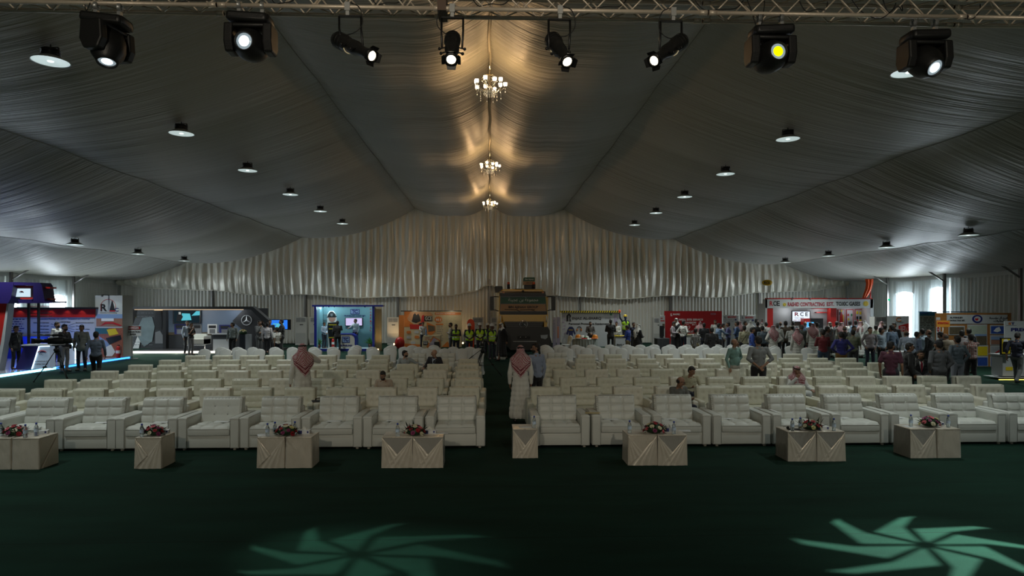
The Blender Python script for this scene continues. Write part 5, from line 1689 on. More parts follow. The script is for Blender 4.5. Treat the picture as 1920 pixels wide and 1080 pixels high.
for i, (u, v) in enumerate(((1057,592),(1059,598),(1056,603),(1058,610),(1057,616),(1059,624),(1156,590),(1160,596),(1155,600),(1159,606),(1156,612),(1160,620))):
    b.poly('triangle_print', [(u-3,v+1.5),(u+2.5,v-2),(u+2.5,v+2.5)], mLILAC, -.008, .006)
b.poly('tower_print', [(1151,605),(1151,591),(1153.5,587.5),(1156,591),(1156,605)], mLILAC, -.01, .008)
x, z = b.P(1086, 617, b.Y); mb = MB(); mb.tube([(x+.14*math.cos(a), -.02, z+.16*math.sin(a)) for a in [R(0)+R(180)*i/12 for i in range(13)]], .018, 6); mb.build('earmuff_band_print', mINK, b.e)
for s_ in (-1,1):
    mb = MB(); mb.ball((x+s_*.13,-.02,z-.04), 1, 8, 6, (.05,.02,.09)); mb.build('earmuff_cup_print', mORG, b.e)
# hanging coverall
cv = Booth('coverall', 1070.5, 39.9, 'navy coverall displayed against the white protective equipment wall', 'clothing')
cv.poly('garment', [(1068,612.5),(1073,612.5),(1076,616),(1079.5,626),(1077.5,628),(1074.5,622),(1074,630),(1073.5,641),(1071.3,641),(1070.5,632),(1069.5,641),(1067.3,641),(1067,630),(1066.5,622),(1064,628),(1062,626),(1065,616)], M('navy_fabric', (.02,.025,.09), .8, bump=.3, scale=9), 0, .10)
cv.pan('reflective_band', 1066.5, 1074.3, 618.2, 619, mYEL, -.01, .01)
# round skirted table with helmets
p = at_y(1097, 640, 34.6)
t = empty('round_table', (p.x, 34.6, 0), 0, 'round table with a grey pleated skirt heaped with safety gear', 'table')
mb = MB()
def sk(a, b_):
    an = 2*PI*a; r = .68 + .035*math.sin(an*26)*(1-b_*.7); return (r*math.cos(an), r*math.sin(an), .01 + .76*b_)
mb.grid(sk, 208, 3); mb.build('table_skirt', M('grey_skirt_satin', (.30,.33,.31), .4, sheen=.2), t)
mb = MB(); mb.lathe([(0,.79),(.69,.79),(.70,.775),(.69,.76)], 40); mb.build('table_top', M('grey_skirt_satin', (.3,.3,.3)), t)
def hard_hat(x, y, z, c, lab, s=1.0):
    mb = MB(); mb.lathe([(0,.13),(.05,.125),(.09,.09),(.105,.04),(.108,0),(.135,-.004),(.134,-.012),(.1,-.004)], 18); o = mb.build('hard_hat', M('hat_%d%d%d' % tuple(int(q*100) for q in c), c, .3)); o.location = (x,y,z+.012); o.scale = (s,s*1.2,s)
    return tag(o, lab, 'helmet', 'safety gear on the round table')
hx = lambda u: ux(u, 34.4)
hard_hat(hx(1092), 34.4, .79, (.55,.55,.52), 'white hard hat on the round table', 1.4); hard_hat(hx(1086), 34.75, .79, (.6,.2,.02), 'orange hard hat at the back of the round table', 1.6); hard_hat(hx(1096.5), 34.15, .79, (.02,.16,.06), 'green hard hat on the round table'); hard_hat(hx(1101), 34.5, .79, (.6,.6,.56), 'white hard hat beside the green one', 1.1); hard_hat(hx(1118), 34.8, .79, (.6,.2,.02), 'orange hard hat at the table edge', 1.5)
for i, (u, c, lb) in enumerate(((1083,(.45,.38,.28),'folded tan garment on the round table'),(1094,(.5,.02,.02),'folded red garment on the round table'),(1112,(.75,.18,.05),'orange folded vest on the round table'))):
    mb = MB(); mb.rbox(-.15,.15,-.1,.1,0,.06,.025,2); o = mb.build('folded_garment', cloth(c) if False else M('garment_%d' % i, c, .8, bump=.3)); o.location = (hx(u), 34.08, .79); tag(o, lb, 'clothing', 'safety gear on the round table')
# tilted covered chair by the round table
p = at_y(1062, 640, 34.6); place(bq0, p.x, 34.6, R(-65), 'white covered banquet chair standing apart beside the round skirted table', 'chair', None)
# counter with hazard rail
c = Booth('reception_counter', 1164, 36.0, 'pale counter with a hazard striped edge in front of the equipment wall', 'counter')
c.pan('body', 1154, 1186, 631, 660, M('panel_pale_grey', (.4,.4,.4)), 0, .5, z0=0); c.pan('hazard_edge', 1154, 1186, 629.5, 631.5, mYEL, -.03, .55); c.text('ENJAZ AL-SHARQ', 1156.5, 1184, 646.5, 3, mINK, 0, .02)
mb = MB()
x0, zt = c.P(1154, 629.5, c.Y); x1, zb = c.P(1186, 631.5, c.Y)
for k in range(10):
    xa = x0 + (x1-x0)*k/10; mb.prism([(xa,zb),(xa+.05,zb),(xa+.08,zt),(xa+.03,zt)], 'y', -.04, -.03)
mb.build('stripes', mINK, c.e)
# mannequin with raised arm: plain display dummy, no person
def rollup(u0, u1, v0, v1, Y, m, lab, group='roll-up banners', z0=0.0):
    b = Booth('rollup_banner', (u0+u1)/2, Y, lab, 'banner', group)
    b.pan('banner', u0, u1, v0, v1, m, 0, .015, z0=.09)
    x0 = b.P(u0,0,Y)[0]; x1 = b.P(u1,0,Y)[0]; z = b.P(u0,v0,Y)[1]
    mb = MB(); mb.rbox(x0-.01,x1+.01,-.08,.1,0,.09,.03,2); mb.build('base', STEEL, b.e)
    mb = MB(); mb.cyl((x0,.01,z),(x1,.01,z),.014,n=8); mb.cyl(((x0+x1)/2,.03,.08),((x0+x1)/2,.03,z),.01,n=6); mb.build('rail', STEEL, b.e)
    return b
r_ = rollup(1036.5, 1042.5, 595, 652, 38.0, mLILAC, 'narrow lilac banner right beside the truck'); r_.lines(1037, 1042, [600+i*3 for i in range(12)], mGRY, 0, .8, seed=2)
r_ = rollup(1043.5, 1050, 594.5, 652, 38.4, mLILAC, 'narrow lilac banner next to the protective equipment wall'); r_.pan('orange_mark', 1045.5, 1047.5, 612, 634, mORG, -.01, .01); r_.lines(1044, 1049.5, [598+i*3 for i in range(5)], mGRY, 0, .8, seed=3)

# ---------- red booth
b = Booth('exhibition_booth', 1300, 39.0, 'crimson poster wall for well site service with white lettering', 'booth')
b.pan('back_wall', 1246, 1353.5, 583.2, 660, mSIN, 0, .08, z0=0)
b.text('SINOPEC', 1261.5, 1275, 589.6, 3.0, mINKW, 0, .03); b.poly('logo_mark', [(1257.5,592.5),(1257.5,588),(1259,587.2),(1259,591.3),(1260.6,591.3),(1260.6,592.5)], mINKW, -.01, .01); b.text('2030', 1332, 1342, 588.8, 3.4, mLILAC, 0)
b.text('WELL SITE SERVICE', 1272.5, 1318, 599.6, 3.6, mINKW, 0, .03); b.text('DIVISION', 1285, 1305, 605.4, 3.4, mINKW, 0, .03); b.text('WORK AT', 1284, 1300, 622, 4.2, mINKW, 0, .03)
for u, t_ in ((1289,'STOP'),(1302,'7')):
    x, z = b.P(u, 613, b.Y); mb = MB(); mb.tube([(x+.15*math.cos(2*PI*i/8+.39), -.01, z+.15*math.sin(2*PI*i/8+.39)) for i in range(9)], .008, 4) if t_ == 'STOP' else mb.tube([(x-.14,-.01,z+.13),(x+.14,-.01,z+.13),(x,-.01,z-.12)], .016, 4); mb.build('icon', mINKW, b.e)
    if t_ == 'STOP': b.text('STOP', u-2.8, u+2.8, 613, 2.4, mINKW, 0)
c = Booth('reception_counter', 1299, 36.5, 'white counter in front of the crimson wall', 'counter'); c.pan('body', 1288.5, 1313, 628.5, 660, mWHITE, 0, .5, z0=0); c.pan('top', 1287.5, 1314, 627, 628.8, mTAN, -.05, .6)
r_ = rollup(1236.5, 1247, 592, 650, 38.2, mWHITE, 'narrow white banner with red heading left of the crimson wall'); r_.text('HSE', 1238.5, 1242.5, 597, 2.4, mINKR, 0, .04); r_.pan('red_band', 1238.5, 1246, 600.5, 602.5, mINKR, -.008, .008); r_.pan('photograph', 1242, 1246.5, 607, 616, mBRN, -.008, .008)
r_ = rollup(1355.5, 1385, 591, 650, 38.6, mWHITE, 'white banner with red SINOPEC heading, next to the crimson wall'); r_.text('SINOPEC', 1364, 1381, 594.8, 3.2, mINKR, 0, .04); r_.poly('logo_mark', [(1358,597),(1358,593),(1360,593),(1360,595.8),(1361.5,595.8),(1361.5,597)], mGRY, -.01, .01); r_.lines(1356, 1378, [599.5,602.5], mGRY, 0, .8); r_.pan('dot', 1378, 1381, 598, 601, mINKB, -.01, .01)
r_ = rollup(1387.5, 1417, 591.5, 650, 38.6, mWHITE, 'white banner with red SINOPEC heading, next to the toxic gas booth'); r_.text('SINOPEC', 1397, 1413, 595.5, 3.2, mINKR, 0, .04); r_.poly('logo_mark', [(1391,597.5),(1391,593.5),(1393,593.5),(1393,596.3),(1394.5,596.3),(1394.5,597.5)], mGRY, -.01, .01); r_.lines(1389, 1410, [600.5], mGRY, 0, .8); r_.pan('dot', 1410, 1413.5, 599, 602, mINKB, -.01, .01)
tb = Booth('draped_table', 1241, 35.6, 'small table under a black cloth carrying a dark monitor', 'table')
mb = MB(); x0 = tb.P(1227,0,35.6)[0]; x1 = tb.P(1254,0,35.6)[0]
def sk2(a, b_):
    an = 2*PI*a; c_, s_ = math.cos(an), math.sin(an); k = 1/max(abs(c_),abs(s_))*.85+.15
    f = 1 + .04*math.sin(an*14)*(1-b_); return ((x1-x0)/2*.88*c_*k*f, .35*s_*k*f, .01 + .74*b_)
mb.grid(sk2, 90, 3); mb.rbox((x0)*.93,(x1)*.93,-.33,.33,.735,.76,.01,1); mb.build('black_cloth', M('black_table_cloth', (.03,.032,.036), .7), tb.e)
tm_ = Booth('monitor', 1241, 35.6, 'dark monitor seen edge-on standing on the black clothed table', 'monitor'); tm_.pan('screen', 1237, 1245, 611, 631, mBLK, 0, .05); tm_.pan('foot', 1238.5, 1244, 630.5, 633.2, mBLK, -.05, .2, z0=.76)

# ---------- toxic gas booth
Yb = 36.2
b = Booth('exhibition_booth', 1536, Yb, 'large white and red booth with RASHID CONTRACTING EST. TOXIC GASES header', 'booth')
b.pan('header', 1435, 1637, 561, 577.5, mWHITE, 0, .35); b.pan('red_top_rail', 1441, 1636, 558.8, 561, mRED, .1, .5)
b.pan('post', 1434.8, 1438.5, 561, 660, mWHITE, 0, .35, z0=0); b.pan('post', 1632, 1637.8, 561, 660, mWHITE, 0, .35, z0=0)
x0 = b.P(1435,0,Yb)[0]; x1 = b.P(1637.5,0,Yb)[0]
mb = MB(); mb.box(x0, x1, 1.0, 1.1, 0, 2.7); mb.build('back_wall', mWHITE, b.e)
mb = MB(); mb.box(x0+.02, x0+.08, .35, 1.05, 0, 2.7); mb.build('side_wall', mWHITE, b.e)
mb = MB(); mb.box(x1-.10, x1-.04, .35, 1.05, 0, 2.7); mb.build('side_wall', M('panel_offwhite', (.5,.48,.46)), b.e)
b.pan('red_panel', 1438.5, 1449.5, 578, 660, mRED, .05, .06, z0=0); b.pan('red_pillar', 1557.5, 1568.5, 578, 660, mRED, .5, .4, z0=0)
b.text('R', 1443, 1449.2, 569.5, 9, mINKR, 0, .03); b.text('C', 1449.8, 1455.2, 569.5, 9, mINK, 0, .03); b.text('E', 1456, 1462, 569.5, 9, mINK, 0, .03)
for u, mm in ((1471, mYEL), (1623.5, mYEL)):
    x, z = b.P(u, 571 if u < 1500 else 569.3, Yb); r2 = .10 if u < 1500 else .15
    mb = MB(); mb.prism([(x+r2*math.cos(2*PI*i/24), z+r2*math.sin(2*PI*i/24)) for i in range(24)], 'y', -.012, 0); mb.build('round_emblem', mm, b.e)
    mb = MB(); mb.tube([(x+r2*.6*math.cos(2*PI*i/16), -.016, z+r2*.6*math.sin(2*PI*i/16)) for i in range(17)], .008, 4); mb.build('emblem_ring', mINKB if u < 1500 else mORG, b.e)
b.text('RASHID CONTRACTING', 1477, 1546, 571, 7.4, M('ink_maroon', (.25,.012,.03)), 0, .03); b.text('EST.', 1550, 1564, 570.5, 7.4, M('ink_maroon', (.2,.1,.1)), 0, .03); b.text('TOXIC GASES', 1567.5, 1613, 570, 7.6, mINK, 0, .03)
b.pan('red_bar', 1525, 1557, 578.5, 579.4, mRED, .7, .25); b.pan('red_bar', 1531, 1557, 585, 586.8, mRED, .8, .2)
for k, (u0, u1) in enumerate(((1571,1584.5),(1587,1600.3),(1603,1617.5))):
    b.pan('poster_frame', u0, u1, 580, 612, mRED, 0.96, .03); b.pan('poster', u0+1.2, u1-1.2, 581.3, 611, mWHITE, .945, .02)
b.poly('worker_print', [(1574,611),(1575,590),(1577.5,584),(1580,590),(1581,611)], mRED, .93, .01); b.pan('worker_print', 1574, 1576, 585, 590, mINK, .925, .01); b.pan('worker_print', 1580.5, 1582, 590, 603, mYEL, .925, .01); b.pan('worker_print', 1576.5, 1579.5, 580.8, 584.5, mYEL, .925, .01)
for (u, v, mm) in ((1590.5,590.5,mRED),(1597,590.5,mGRN),(1591,598.5,mYEL),(1597,598.5,mWHITE)): b.poly('hazard_diamond', [(u-1.8,v),(u,v-3),(u+1.8,v),(u,v+3)], mm, .93, .01)
for (u, v, mm) in ((1607.5,586.5,mYEL),(1613.3,587,mYEL),(1607.5,596,mINK),(1613.3,596,mINK),(1607.5,602,mRED),(1613.3,602,mYEL)): b.pan('gas_sign', u-1.8, u+1.8, v-3, v+2.6, mm, .93, .01)
for u in (1486, 1518, 1554, 1588):
    mb = MB(); p = b.P(u, 559.5, Yb); mb.cyl((p[0],.0,p[1]+.03),(p[0],-.14,p[1]+.06),.05,n=10); mb.build('spot_lamp', mGRY, b.e)
b.light(1480, 584, .5, 9, (.95,.97,1.0), .2); b.light(1540, 584, .5, 8, (.95,.97,1.0), .2); b.light(1600, 582, .45, 6, (.95,.92,1.0), .2)
t = tv(1484.5, 1519.5, 582.8, 604, 37.0, eSCRW, 'wall television showing the RCE logo in the toxic gas booth')
t.text('R', 1490, 1498, 589.5, 7.5, mINKR, -.012, .02); t.text('C', 1500, 1506.5, 589.5, 7.5, mINK, -.012, .02); t.text('E', 1510, 1515, 589.5, 7.5, mINK, -.012, .02); t.text('TOXIC GASES', 1489.5, 1507, 596.5, 2.2, mINKB, -.012); t.text('RASHID CONTRACTING', 1488, 1507, 600.6, 2.6, mINKR, -.012)
c = Booth('display_cabinet', 1525, 36.62, 'dark cabinet with a red end below the television of the toxic gas booth', 'cabinet'); c.pan('cabinet', 1519, 1543.5, 597, 660, mBLK, 0, .4, z0=0); c.pan('red_end', 1507, 1519, 597.2, 660, mRED, 0, .4, z0=0)
c = Booth('monitor', 1519, 36.4, 'small blue lit monitor above the crowd at the toxic gas booth', 'monitor'); c.pan('screen', 1513, 1526, 604, 614, emis('screen_azure', (.1,.5,.9), 1.0), 0, .04); c.pan('stand', 1518.5, 1520.5, 614, 660, mBLK, .01, .03, z0=0)
# balloon sign on its pole
b = Booth('balloon_sign', 1438.5, Yb+.3, 'yellow inflatable RCE sign floating on a thin pole above the toxic gas booth', 'sign')
x, z = b.P(1438.5, 530, b.Y); mb = MB(); mb.ball((x,0,z), 1, 20, 12, (.31,.12,.175)); mb.build('balloon', M('balloon_yellow', (.65,.42,.01), .3), b.e)
b.text('RCE', 1432.5, 1444, 530.3, 4.6, mINK, -.115, .03); x, z1 = b.P(1439.5, 535.5, b.Y); mb = MB(); mb.cyl((x,0,2.9),(x,0,z1),.012,n=6); mb.build('pole', mWHITE, b.e)
# orange drape hanging from the lining to the red pole
mb = MB()
Yo = Yb + .4
q = [(1617,1622,1638),(1622,1620.5,1636.5),(1632,1619,1634),(1545,0,0)]
def od(a, b_):
    vv = 523 + 37*b_
    ul = [1622,1624,1622.5,1619,1616.5]; ur = [1638,1637,1634.5,1630,1623]
    k = b_*4; i = min(3, int(k)); f = k - i
    u0 = ul[i]*(1-f)+ul[i+1]*f; u1 = ur[i]*(1-f)+ur[i+1]*f
    p = at_y(u0 + (u1-u0)*a, vv, Yo); return (p.x, Yo + .05*math.sin(a*PI*5) , p.z)
mb.grid(od, 24, 14); o = mb.build('orange_drape', M('orange_cloth', (.90,.12,.005), .5, sheen=.3), fix=False); sl = o.modifiers.new('s','SOLIDIFY'); sl.thickness = .02
tag(o, 'bright orange cloth tied from the tent lining above the toxic gas booth', 'drape')
p0 = at_y(1632, 560, Yo+.1); p1 = at_y(1632, 546, Yo+.1); mb = MB(); mb.cyl((p0.x,Yo+.1,2.9),(p0.x,Yo+.1,p1.z),.035,n=8); tag(mb.build('red_pole', mRED), 'short red pole above the corner of the toxic gas booth', 'pole')

# ---------- right side booths
r_ = rollup(1664, 1704.5, 593, 660, 31.2, mWHITE, 'white company banner with an orange ring logo and a red wedge'); x, z = r_.P(1685, 599, 31.2); mb = MB(); mb.tube([(x+.13*math.cos(a), -.012, z+.1*math.sin(a)) for a in [R(40)+R(290)*i/16 for i in range(17)]], .02, 5); mb.build('logo_ring', mORG, r_.e)
r_.text('GULF COAST', 1678, 1694, 604.7, 2.2, mGRY, 0); r_.poly('red_wedge', [(1685,611),(1704,606),(1704,622),(1685,622)], mRED, -.01, .01); r_.lines(1688, 1702, [612,614.7,617.3,620], mINKW, -.012, .9, seed=6)
b = Booth('poster_stand', 1740, 28.6, 'pale blue text poster with a deep blue heading by the bright side window', 'poster stand')
b.pan('poster', 1724, 1756.5, 584.5, 660, M('poster_pale_blue', (.34,.46,.48), .5), 0, .04, z0=0); b.pan('heading', 1724, 1756.5, 584.5, 592, M('print_cyan', (.03,.22,.42)), -.006, .006); b.text('ACHIEVEMENTS', 1725, 1741, 587.7, 2.4, mINKB, -.006); b.lines(1725, 1753, [595.5+i*2.9 for i in range(9)], mINK, 0, 1, seed=7); b.pan('blue_rail', 1723.5, 1832, 584, 585.6, M('print_cyan', (.03,.22,.42)), .1, .06)
b = Booth('poster_wall', 1825, 26.2, 'wooden framed poster wall of AL-FURAILEH contracting with many photographs', 'poster wall')
b.pan('wood_wall', 1755.5, 1896, 586.8, 690, mWOOD, 0, .08, z0=0); b.pan('header_board', 1775.5, 1889, 590.2, 607, mWHITE, -.02, .02)
b.text('AL-FURAILEH', 1781, 1804.5, 595.7, 3.2, mINK, -.02, .03); b.text('CONTRACTING EST.', 1777.5, 1809.5, 601.2, 2.9, mINK, -.02, .03)
b.text('\uFEE3\uFE86\uFEB3\uFEB4\uFE94'[::-1] + ' ' + '\u0622\u0644'[::-1] + ' ' + '\uFED3\uFEAE\uFEF3\uFEA2'[::-1], 1855, 1889, 596.2, 3.6, mINK, -.02, .01); b.text('\uFEDF\uFEE0\uFEE4\uFED8\uFE8E\uFEED\uFEFB\uFE95'[::-1], 1863, 1883, 601.8, 3.6, mINK, -.02, .01)
x, z = b.P(1831.5, 598, b.Y); mb = MB(); mb.prism([(x+.22*math.cos(2*PI*i/28), z+.17*math.sin(2*PI*i/28)) for i in range(28)], 'y', -.032, -.02); mb.build('round_emblem', mINKB, b.e); mb = MB(); mb.prism([(x+.14*math.cos(2*PI*i/28), z+.11*math.sin(2*PI*i/28)) for i in range(28)], 'y', -.04, -.03); mb.build('emblem_field', mWHITE, b.e); b.poly('emblem_mark', [(1828.5,600),(1829,596),(1831.5,597.5),(1834,595.8),(1834.5,600),(1831.5,601)], mINKR, -.048, .01)
def wp(u0, u1, v0, v1, m, bg=None):
    b.pan('photograph', u0, u1, v0, v1, mWHITE, -.02, .02); b.pan('photo_print', u0+1.4, u1-1.4, v0+2.2, v1-1.4, m, -.028, .01)
wp(1779,1809,611,628,mBRN); wp(1814,1851,608.5,647,M('print_form', (.36,.42,.34), .5, var=.2, vscale=20)); b.pan('photo_print', 1830, 1850, 627.5, 646, mBRN, -.034, .01); b.pan('photo_print', 1828, 1850, 626.5, 630, mSKB, -.038, .01)
wp(1832,1853,647.5,668,mYEL); wp(1832,1853,668,687,mPBLU); wp(1857,1886,609.5,626.8,mPBLU); wp(1857,1885,628.5,647,mDES); wp(1857,1885,648,666.5,M('print_greywhite', (.35,.36,.38), .5, var=.3)); wp(1857,1883,668,687,mPBLU)
b.poly('photo_print', [(1863,621),(1868,615),(1874,613),(1877,620),(1870,623)], mINKW, -.036, .008); b.poly('photo_print', [(1862,664),(1874,656),(1874,659),(1866,664)], mINKR, -.036, .008); b.poly('photo_print', [(1861,677),(1864,672),(1872,671),(1877,675),(1876,681),(1870,684),(1863,682)], mYEL, -.036, .008); b.pan('photo_print', 1858.5, 1883.5, 631, 637, mSKB, -.036, .008)
for i, ch in enumerate('HEAT'): b.text(ch, 1756.5, 1761.5, 602 + i*6.2, 4.4, mINKR, -.02, .04)
b.pan('white_strip', 1755.5, 1763, 595, 640, mWHITE, -.014, .014)
b = Booth('orange_sign', 1768.5, 25.6, 'orange strip sign with red writing hanging before the wooden poster wall', 'sign'); b.pan('board', 1756, 1781, 601, 613, M('sign_amber', (.55,.24,.03), .5), 0, .02); b.text('INTERNATIONAL', 1758, 1779, 606, 4, mINKR, 0, .02)
mb = MB(); x0 = b.P(1768.5,0,b.Y)[0]; mb.cyl((x0,.02,0),(x0,.02,1.95),.012,n=6); mb.build('pole', STEEL, b.e)
# white PREC counter and banner near the right edge
b = Booth('rollup_banner', 1930, 22.6, 'tall white banner with PREC lettering at the right edge of the picture', 'banner', 'roll-up banners')
b.pan('banner', 1883, 1985, 602, 700, M('banner_white', (.52,.55,.56), .45), 0, .02, z0=.1); b.text('S', 1890.5, 1896, 607, 4.4, mORG, 0, .05); b.text('T', 1896, 1902, 607, 4.4, mINKB, 0, .05); b.pan('underline', 1887, 1906, 610, 610.7, mGRY, -.006, .006); b.text('PRECISION', 1895.5, 1962, 618.5, 6.2, mINKB, 0, .04)
x0 = b.P(1883,0,b.Y)[0]; x1 = b.P(1985,0,b.Y)[0]; mb = MB(); mb.rbox(x0,x1,-.1,.1,0,.1,.03,2); mb.build('base', STEEL, b.e)
c = Booth('reception_counter', 1905, 21.6, 'white counter with a yellow light strip at its foot, right edge', 'counter')
c.pan('body', 1880, 1945, 667, 715, mWHITE, 0, .5, z0=.12); c.pan('top', 1878, 1947, 664.8, 667.2, mWHITE, -.05, .6); c.pan('plinth', 1874, 1950, 708, 713, mWHITE, -.12, .75, z0=.07); c.pan('light_strip', 1874, 1950, 713, 717, eYEL, -.12, .03, z0=.02); c.pan('yellow_label', 1886, 1899, 688, 694.5, mYEL, -.01, .01)
c.light(1900, 716, -.3, 2.5, (1.0,.75,.2), .1)
c = Booth('display_screen', 1886, 21.4, 'upright screen with a yellow picture of a worker standing on the white counter', 'screen'); c.pan('frame', 1877, 1896, 633.5, 665, mBLK, 0, .06); c.pan('picture', 1878.8, 1894.2, 635.5, 663, mYEL, -.006, .01); c.poly('picture_worker', [(1880,660),(1880,645),(1884,638),(1889,637),(1893,643),(1893.8,656),(1888,660)], mBLK, -.014, .008); c.poly('picture_helmet', [(1881,640.5),(1883,636.5),(1888,635.8),(1892.5,640.5)], mINKW, -.022, .008)
mb = MB(); mb.ball((0,0,0), .06, 10, 6); o = mb.build('exit_lamp', emis('exit_green', (.0,.8,.3), .9)); p = at_y(1682, 562, 38.9); o.location = (24.75, 38.85, p.z); tag(o, 'small green signal lamp on the tent leg', 'lamp')
# white display table by the side window
c = Booth('display_table', 1694, 24.2, 'white display table with printed leaflets in front of the men in blue shirts', 'table'); c.pan('top', 1684, 1722, 660, 662.5, mWHITE, 0, .8)
for u in (1686, 1720): c.pan('leg', u-1, u+1, 662, 720, mWHITE, .05, .05, z0=0)
for u in (1686, 1720): c.pan('leg', u-1, u+1, 662, 720, mWHITE, .7, .05, z0=0)
# clamshell basket in white
# ================================================================ TRUCK
Yt = 31.6
b = Booth('dump_truck', 981, Yt, 'yellow dump truck with black grille and green windscreen banner at the end of the aisle', 'truck')
TYEL = mat('truck_yellow', (.62,.36,.03), .3, coat=.5, bump=.02); TBLK = mat('truck_black', (.014,.015,.016), .45); TGL = mat('truck_glass', (.02,.03,.035), .08, spec=.8)
def hull(name, pf, pb, m, y0, y1, parent=None):
    """loft between a front outline (pixels) and a back outline"""
    mb = MB(); n = len(pf)
    q0 = [b.P(u, v, Yt + y0) for u, v in pf]; q1 = [b.P(u, v, Yt + y0) for u, v in pb]
    vv = [(x, y0, max(z,.0)) for x, z in q0] + [(x, y1, max(z,.0)) for x, z in q1]
    fs = [tuple(range(n)), tuple(reversed(range(n, 2*n)))] + [(i, n+i, n+(i+1)%n, (i+1)%n) for i in range(n)]
    mb.add(vv, fs); return mb.build(name, m, parent or b.e)
cabF = [(936,549),(943,542.5),(1016,542.5),(1023,549),(1027,589),(1027,606),(935,606),(935,589)]
cabB = [(933,547),(940,540),(1019,540),(1027,547),(1029,589),(1029,640),(932,640),(932,589)]
o = hull('cab', cabF, cabB, TYEL, .12, 2.1)
bv = o.modifiers.new('b','BEVEL'); bv.width = .04; bv.segments = 2
hull('sun_visor', [(937,549),(1023,549),(1024,555),(936.5,555)], [(937,546),(1023,546),(1024,555),(936.5,555)], TBLK, -.10, .14)
hull('windscreen', [(938,555.5),(1023,555.5),(1025.5,588),(937,588)], [(938,555.5),(1023,555.5),(1025.5,588),(937,588)], TGL, .05, .2)
b.poly('green_banner', [(938.8,557),(1022.6,557),(1023.2,569),(938.6,569)], M('banner_green', (.012,.085,.045), .5), .035, .012); b.poly('tan_banner', [(938.8,570.2),(1023,570.2),(1024,583.5),(938.2,583.5)], M('banner_tan', (.36,.20,.09), .5), .035, .012)
ar = '\u0645\u062C\u0645\u0648\u0639\u0629'
forms = ['\uFEE3\uFEA0\uFEE4\uFEEE\uFECB\uFE94', '\uFE91\uFEE6', '\uFECB\uFEA0\uFEF4\uFEE8\uFE94']
b.text(' '.join(w[::-1] for w in reversed(forms)), 953, 1009, 562, 6.5, mINKW, .035, .0)
b.text('BIN AJINAH GROUP', 953.5, 1009, 576, 4.4, mINK, .035, .03)
mb = MB()
for (ua, va, ub, vb_) in ((946,580,972,581),(967,580,977,585),(995,580,1011,587),(975,581,1003,580)):
    p, q = b.P(ua,va,Yt), b.P(ub,vb_,Yt); mb.tube([(p[0],.02,p[1]),(q[0],.02,q[1])], .012, 5)
mb.build('wiper', TBLK, b.e)
b.pan('wiper_panel', 938, 1026, 584.5, 590, TBLK, .0, .15)
hull('bonnet', [(941,590),(1024,590),(1021,603),(944,603)], [(939,590),(1026,590),(1026,603),(939,603)], TYEL, -.02, .14)
for (a, c_) in (((935,590),(941,613)),((1021,590),(1028,613))):
    hull('corner_panel', [(a[0],a[1]),(c_[0],a[1]),(c_[0]-(1 if a[0]<980 else 3),c_[1]),(a[0]+(3 if a[0]<980 else -1),c_[1])], [(a[0],a[1]),(c_[0],a[1]),(c_[0],c_[1]),(a[0],c_[1])], TYEL, -.04, .5)
    mb = MB(); p = b.P((a[0]+c_[0])/2, 592, Yt); q = b.P((a[0]+c_[0])/2, 604, Yt); mb.tube([(p[0],-.05,p[1]),(q[0],-.05,q[1])], .028, 6); mb.build('marker_lamp', mat('lamp_glass', (.6,.6,.55), .15, spec=.8), b.e)
hull('grille', [(945,603),(1019,603),(1016,618),(950,618)], [(945,603),(1019,603),(1016,618),(950,618)], TBLK, -.08, .2)
mb = MB()
for k in range(4):
    v = 605 + k*3.4; p, q = b.P(947+k*.8, v, Yt-.09), b.P(1017-k*.8, v, Yt-.09); mb.box(p[0], q[0], -.10, -.08, p[1]-.022, p[1]+.022)
mb.build('grille_bar', mat('grille_edge', (.035,.037,.04), .4), b.e)
star_ring(b, 981.7, 608, 7.2, CHROME, -.10)
hull('bumper', [(949,615),(1027,613),(1031,620),(1031,640),(1029,649),(949,649),(938,640),(938,620)], [(940,613),(1030,613),(1033,620),(1033,640),(1031,649),(940,649),(934,640),(934,620)], TBLK, -.16, .55)
for u0 in (939.5, 1013.5):
    b.poly('headlight', [(u0,628.5),(u0+13.5,627.5),(u0+13,633),(u0+9,636),(u0+1,634)], mat('headlight_glass', (.30,.33,.36), .1, spec=1.0, bump=.6, scale=12), -.185, .03)
b.pan('bumper_trim', 962, 1006, 639.6, 640.6, CHROME, -.175, .02); b.pan('number_plate_recess', 970, 994, 630, 636, mat('plate_recess', (.008,.008,.008), .6), -.17, .02)
for u in (976, 986): b.pan('bolt', u-.6, u+.6, 631.5, 632.7, CHROME, -.18, .01)
hull('skid_plate', [(951,649),(1028,649),(1022,656),(957,656)], [(951,649),(1028,649),(1022,656),(957,656)], TBLK, -.1, .4)
for u0, u1, s in ((918.5,926,-1),(1034,1041.5,1)):
    hull('mirror', [(u0,557),(u0+1.5,555.8),(u1,556),(u1,582),(u0+1.5,582.5),(u0,580)], [(u0,557),(u0+1.5,555.8),(u1,556),(u1,582),(u0+1.5,582.5),(u0,580)], TBLK, -.02, .14)
    mb = MB()
    for v in (556.5, 581.5):
        p, q = b.P((u0+u1)/2, v, Yt), b.P(935 if s < 0 else 1026, v + (0 if v < 570 else 2), Yt); mb.tube([(p[0],.05,p[1]),((p[0]+q[0])/2,.08,p[1]+.01),(q[0],.3,q[1])], .022, 6)
    mb.build('mirror_arm', TBLK, b.e)
hull('air_intake', [(927.5,538),(929,536.3),(941,536.3),(942.5,538),(942.5,547),(928.5,548.5)], [(927.5,538),(929,536.3),(941,536.3),(942.5,538),(942.5,547),(928.5,548.5)], TBLK, .9, 1.5)
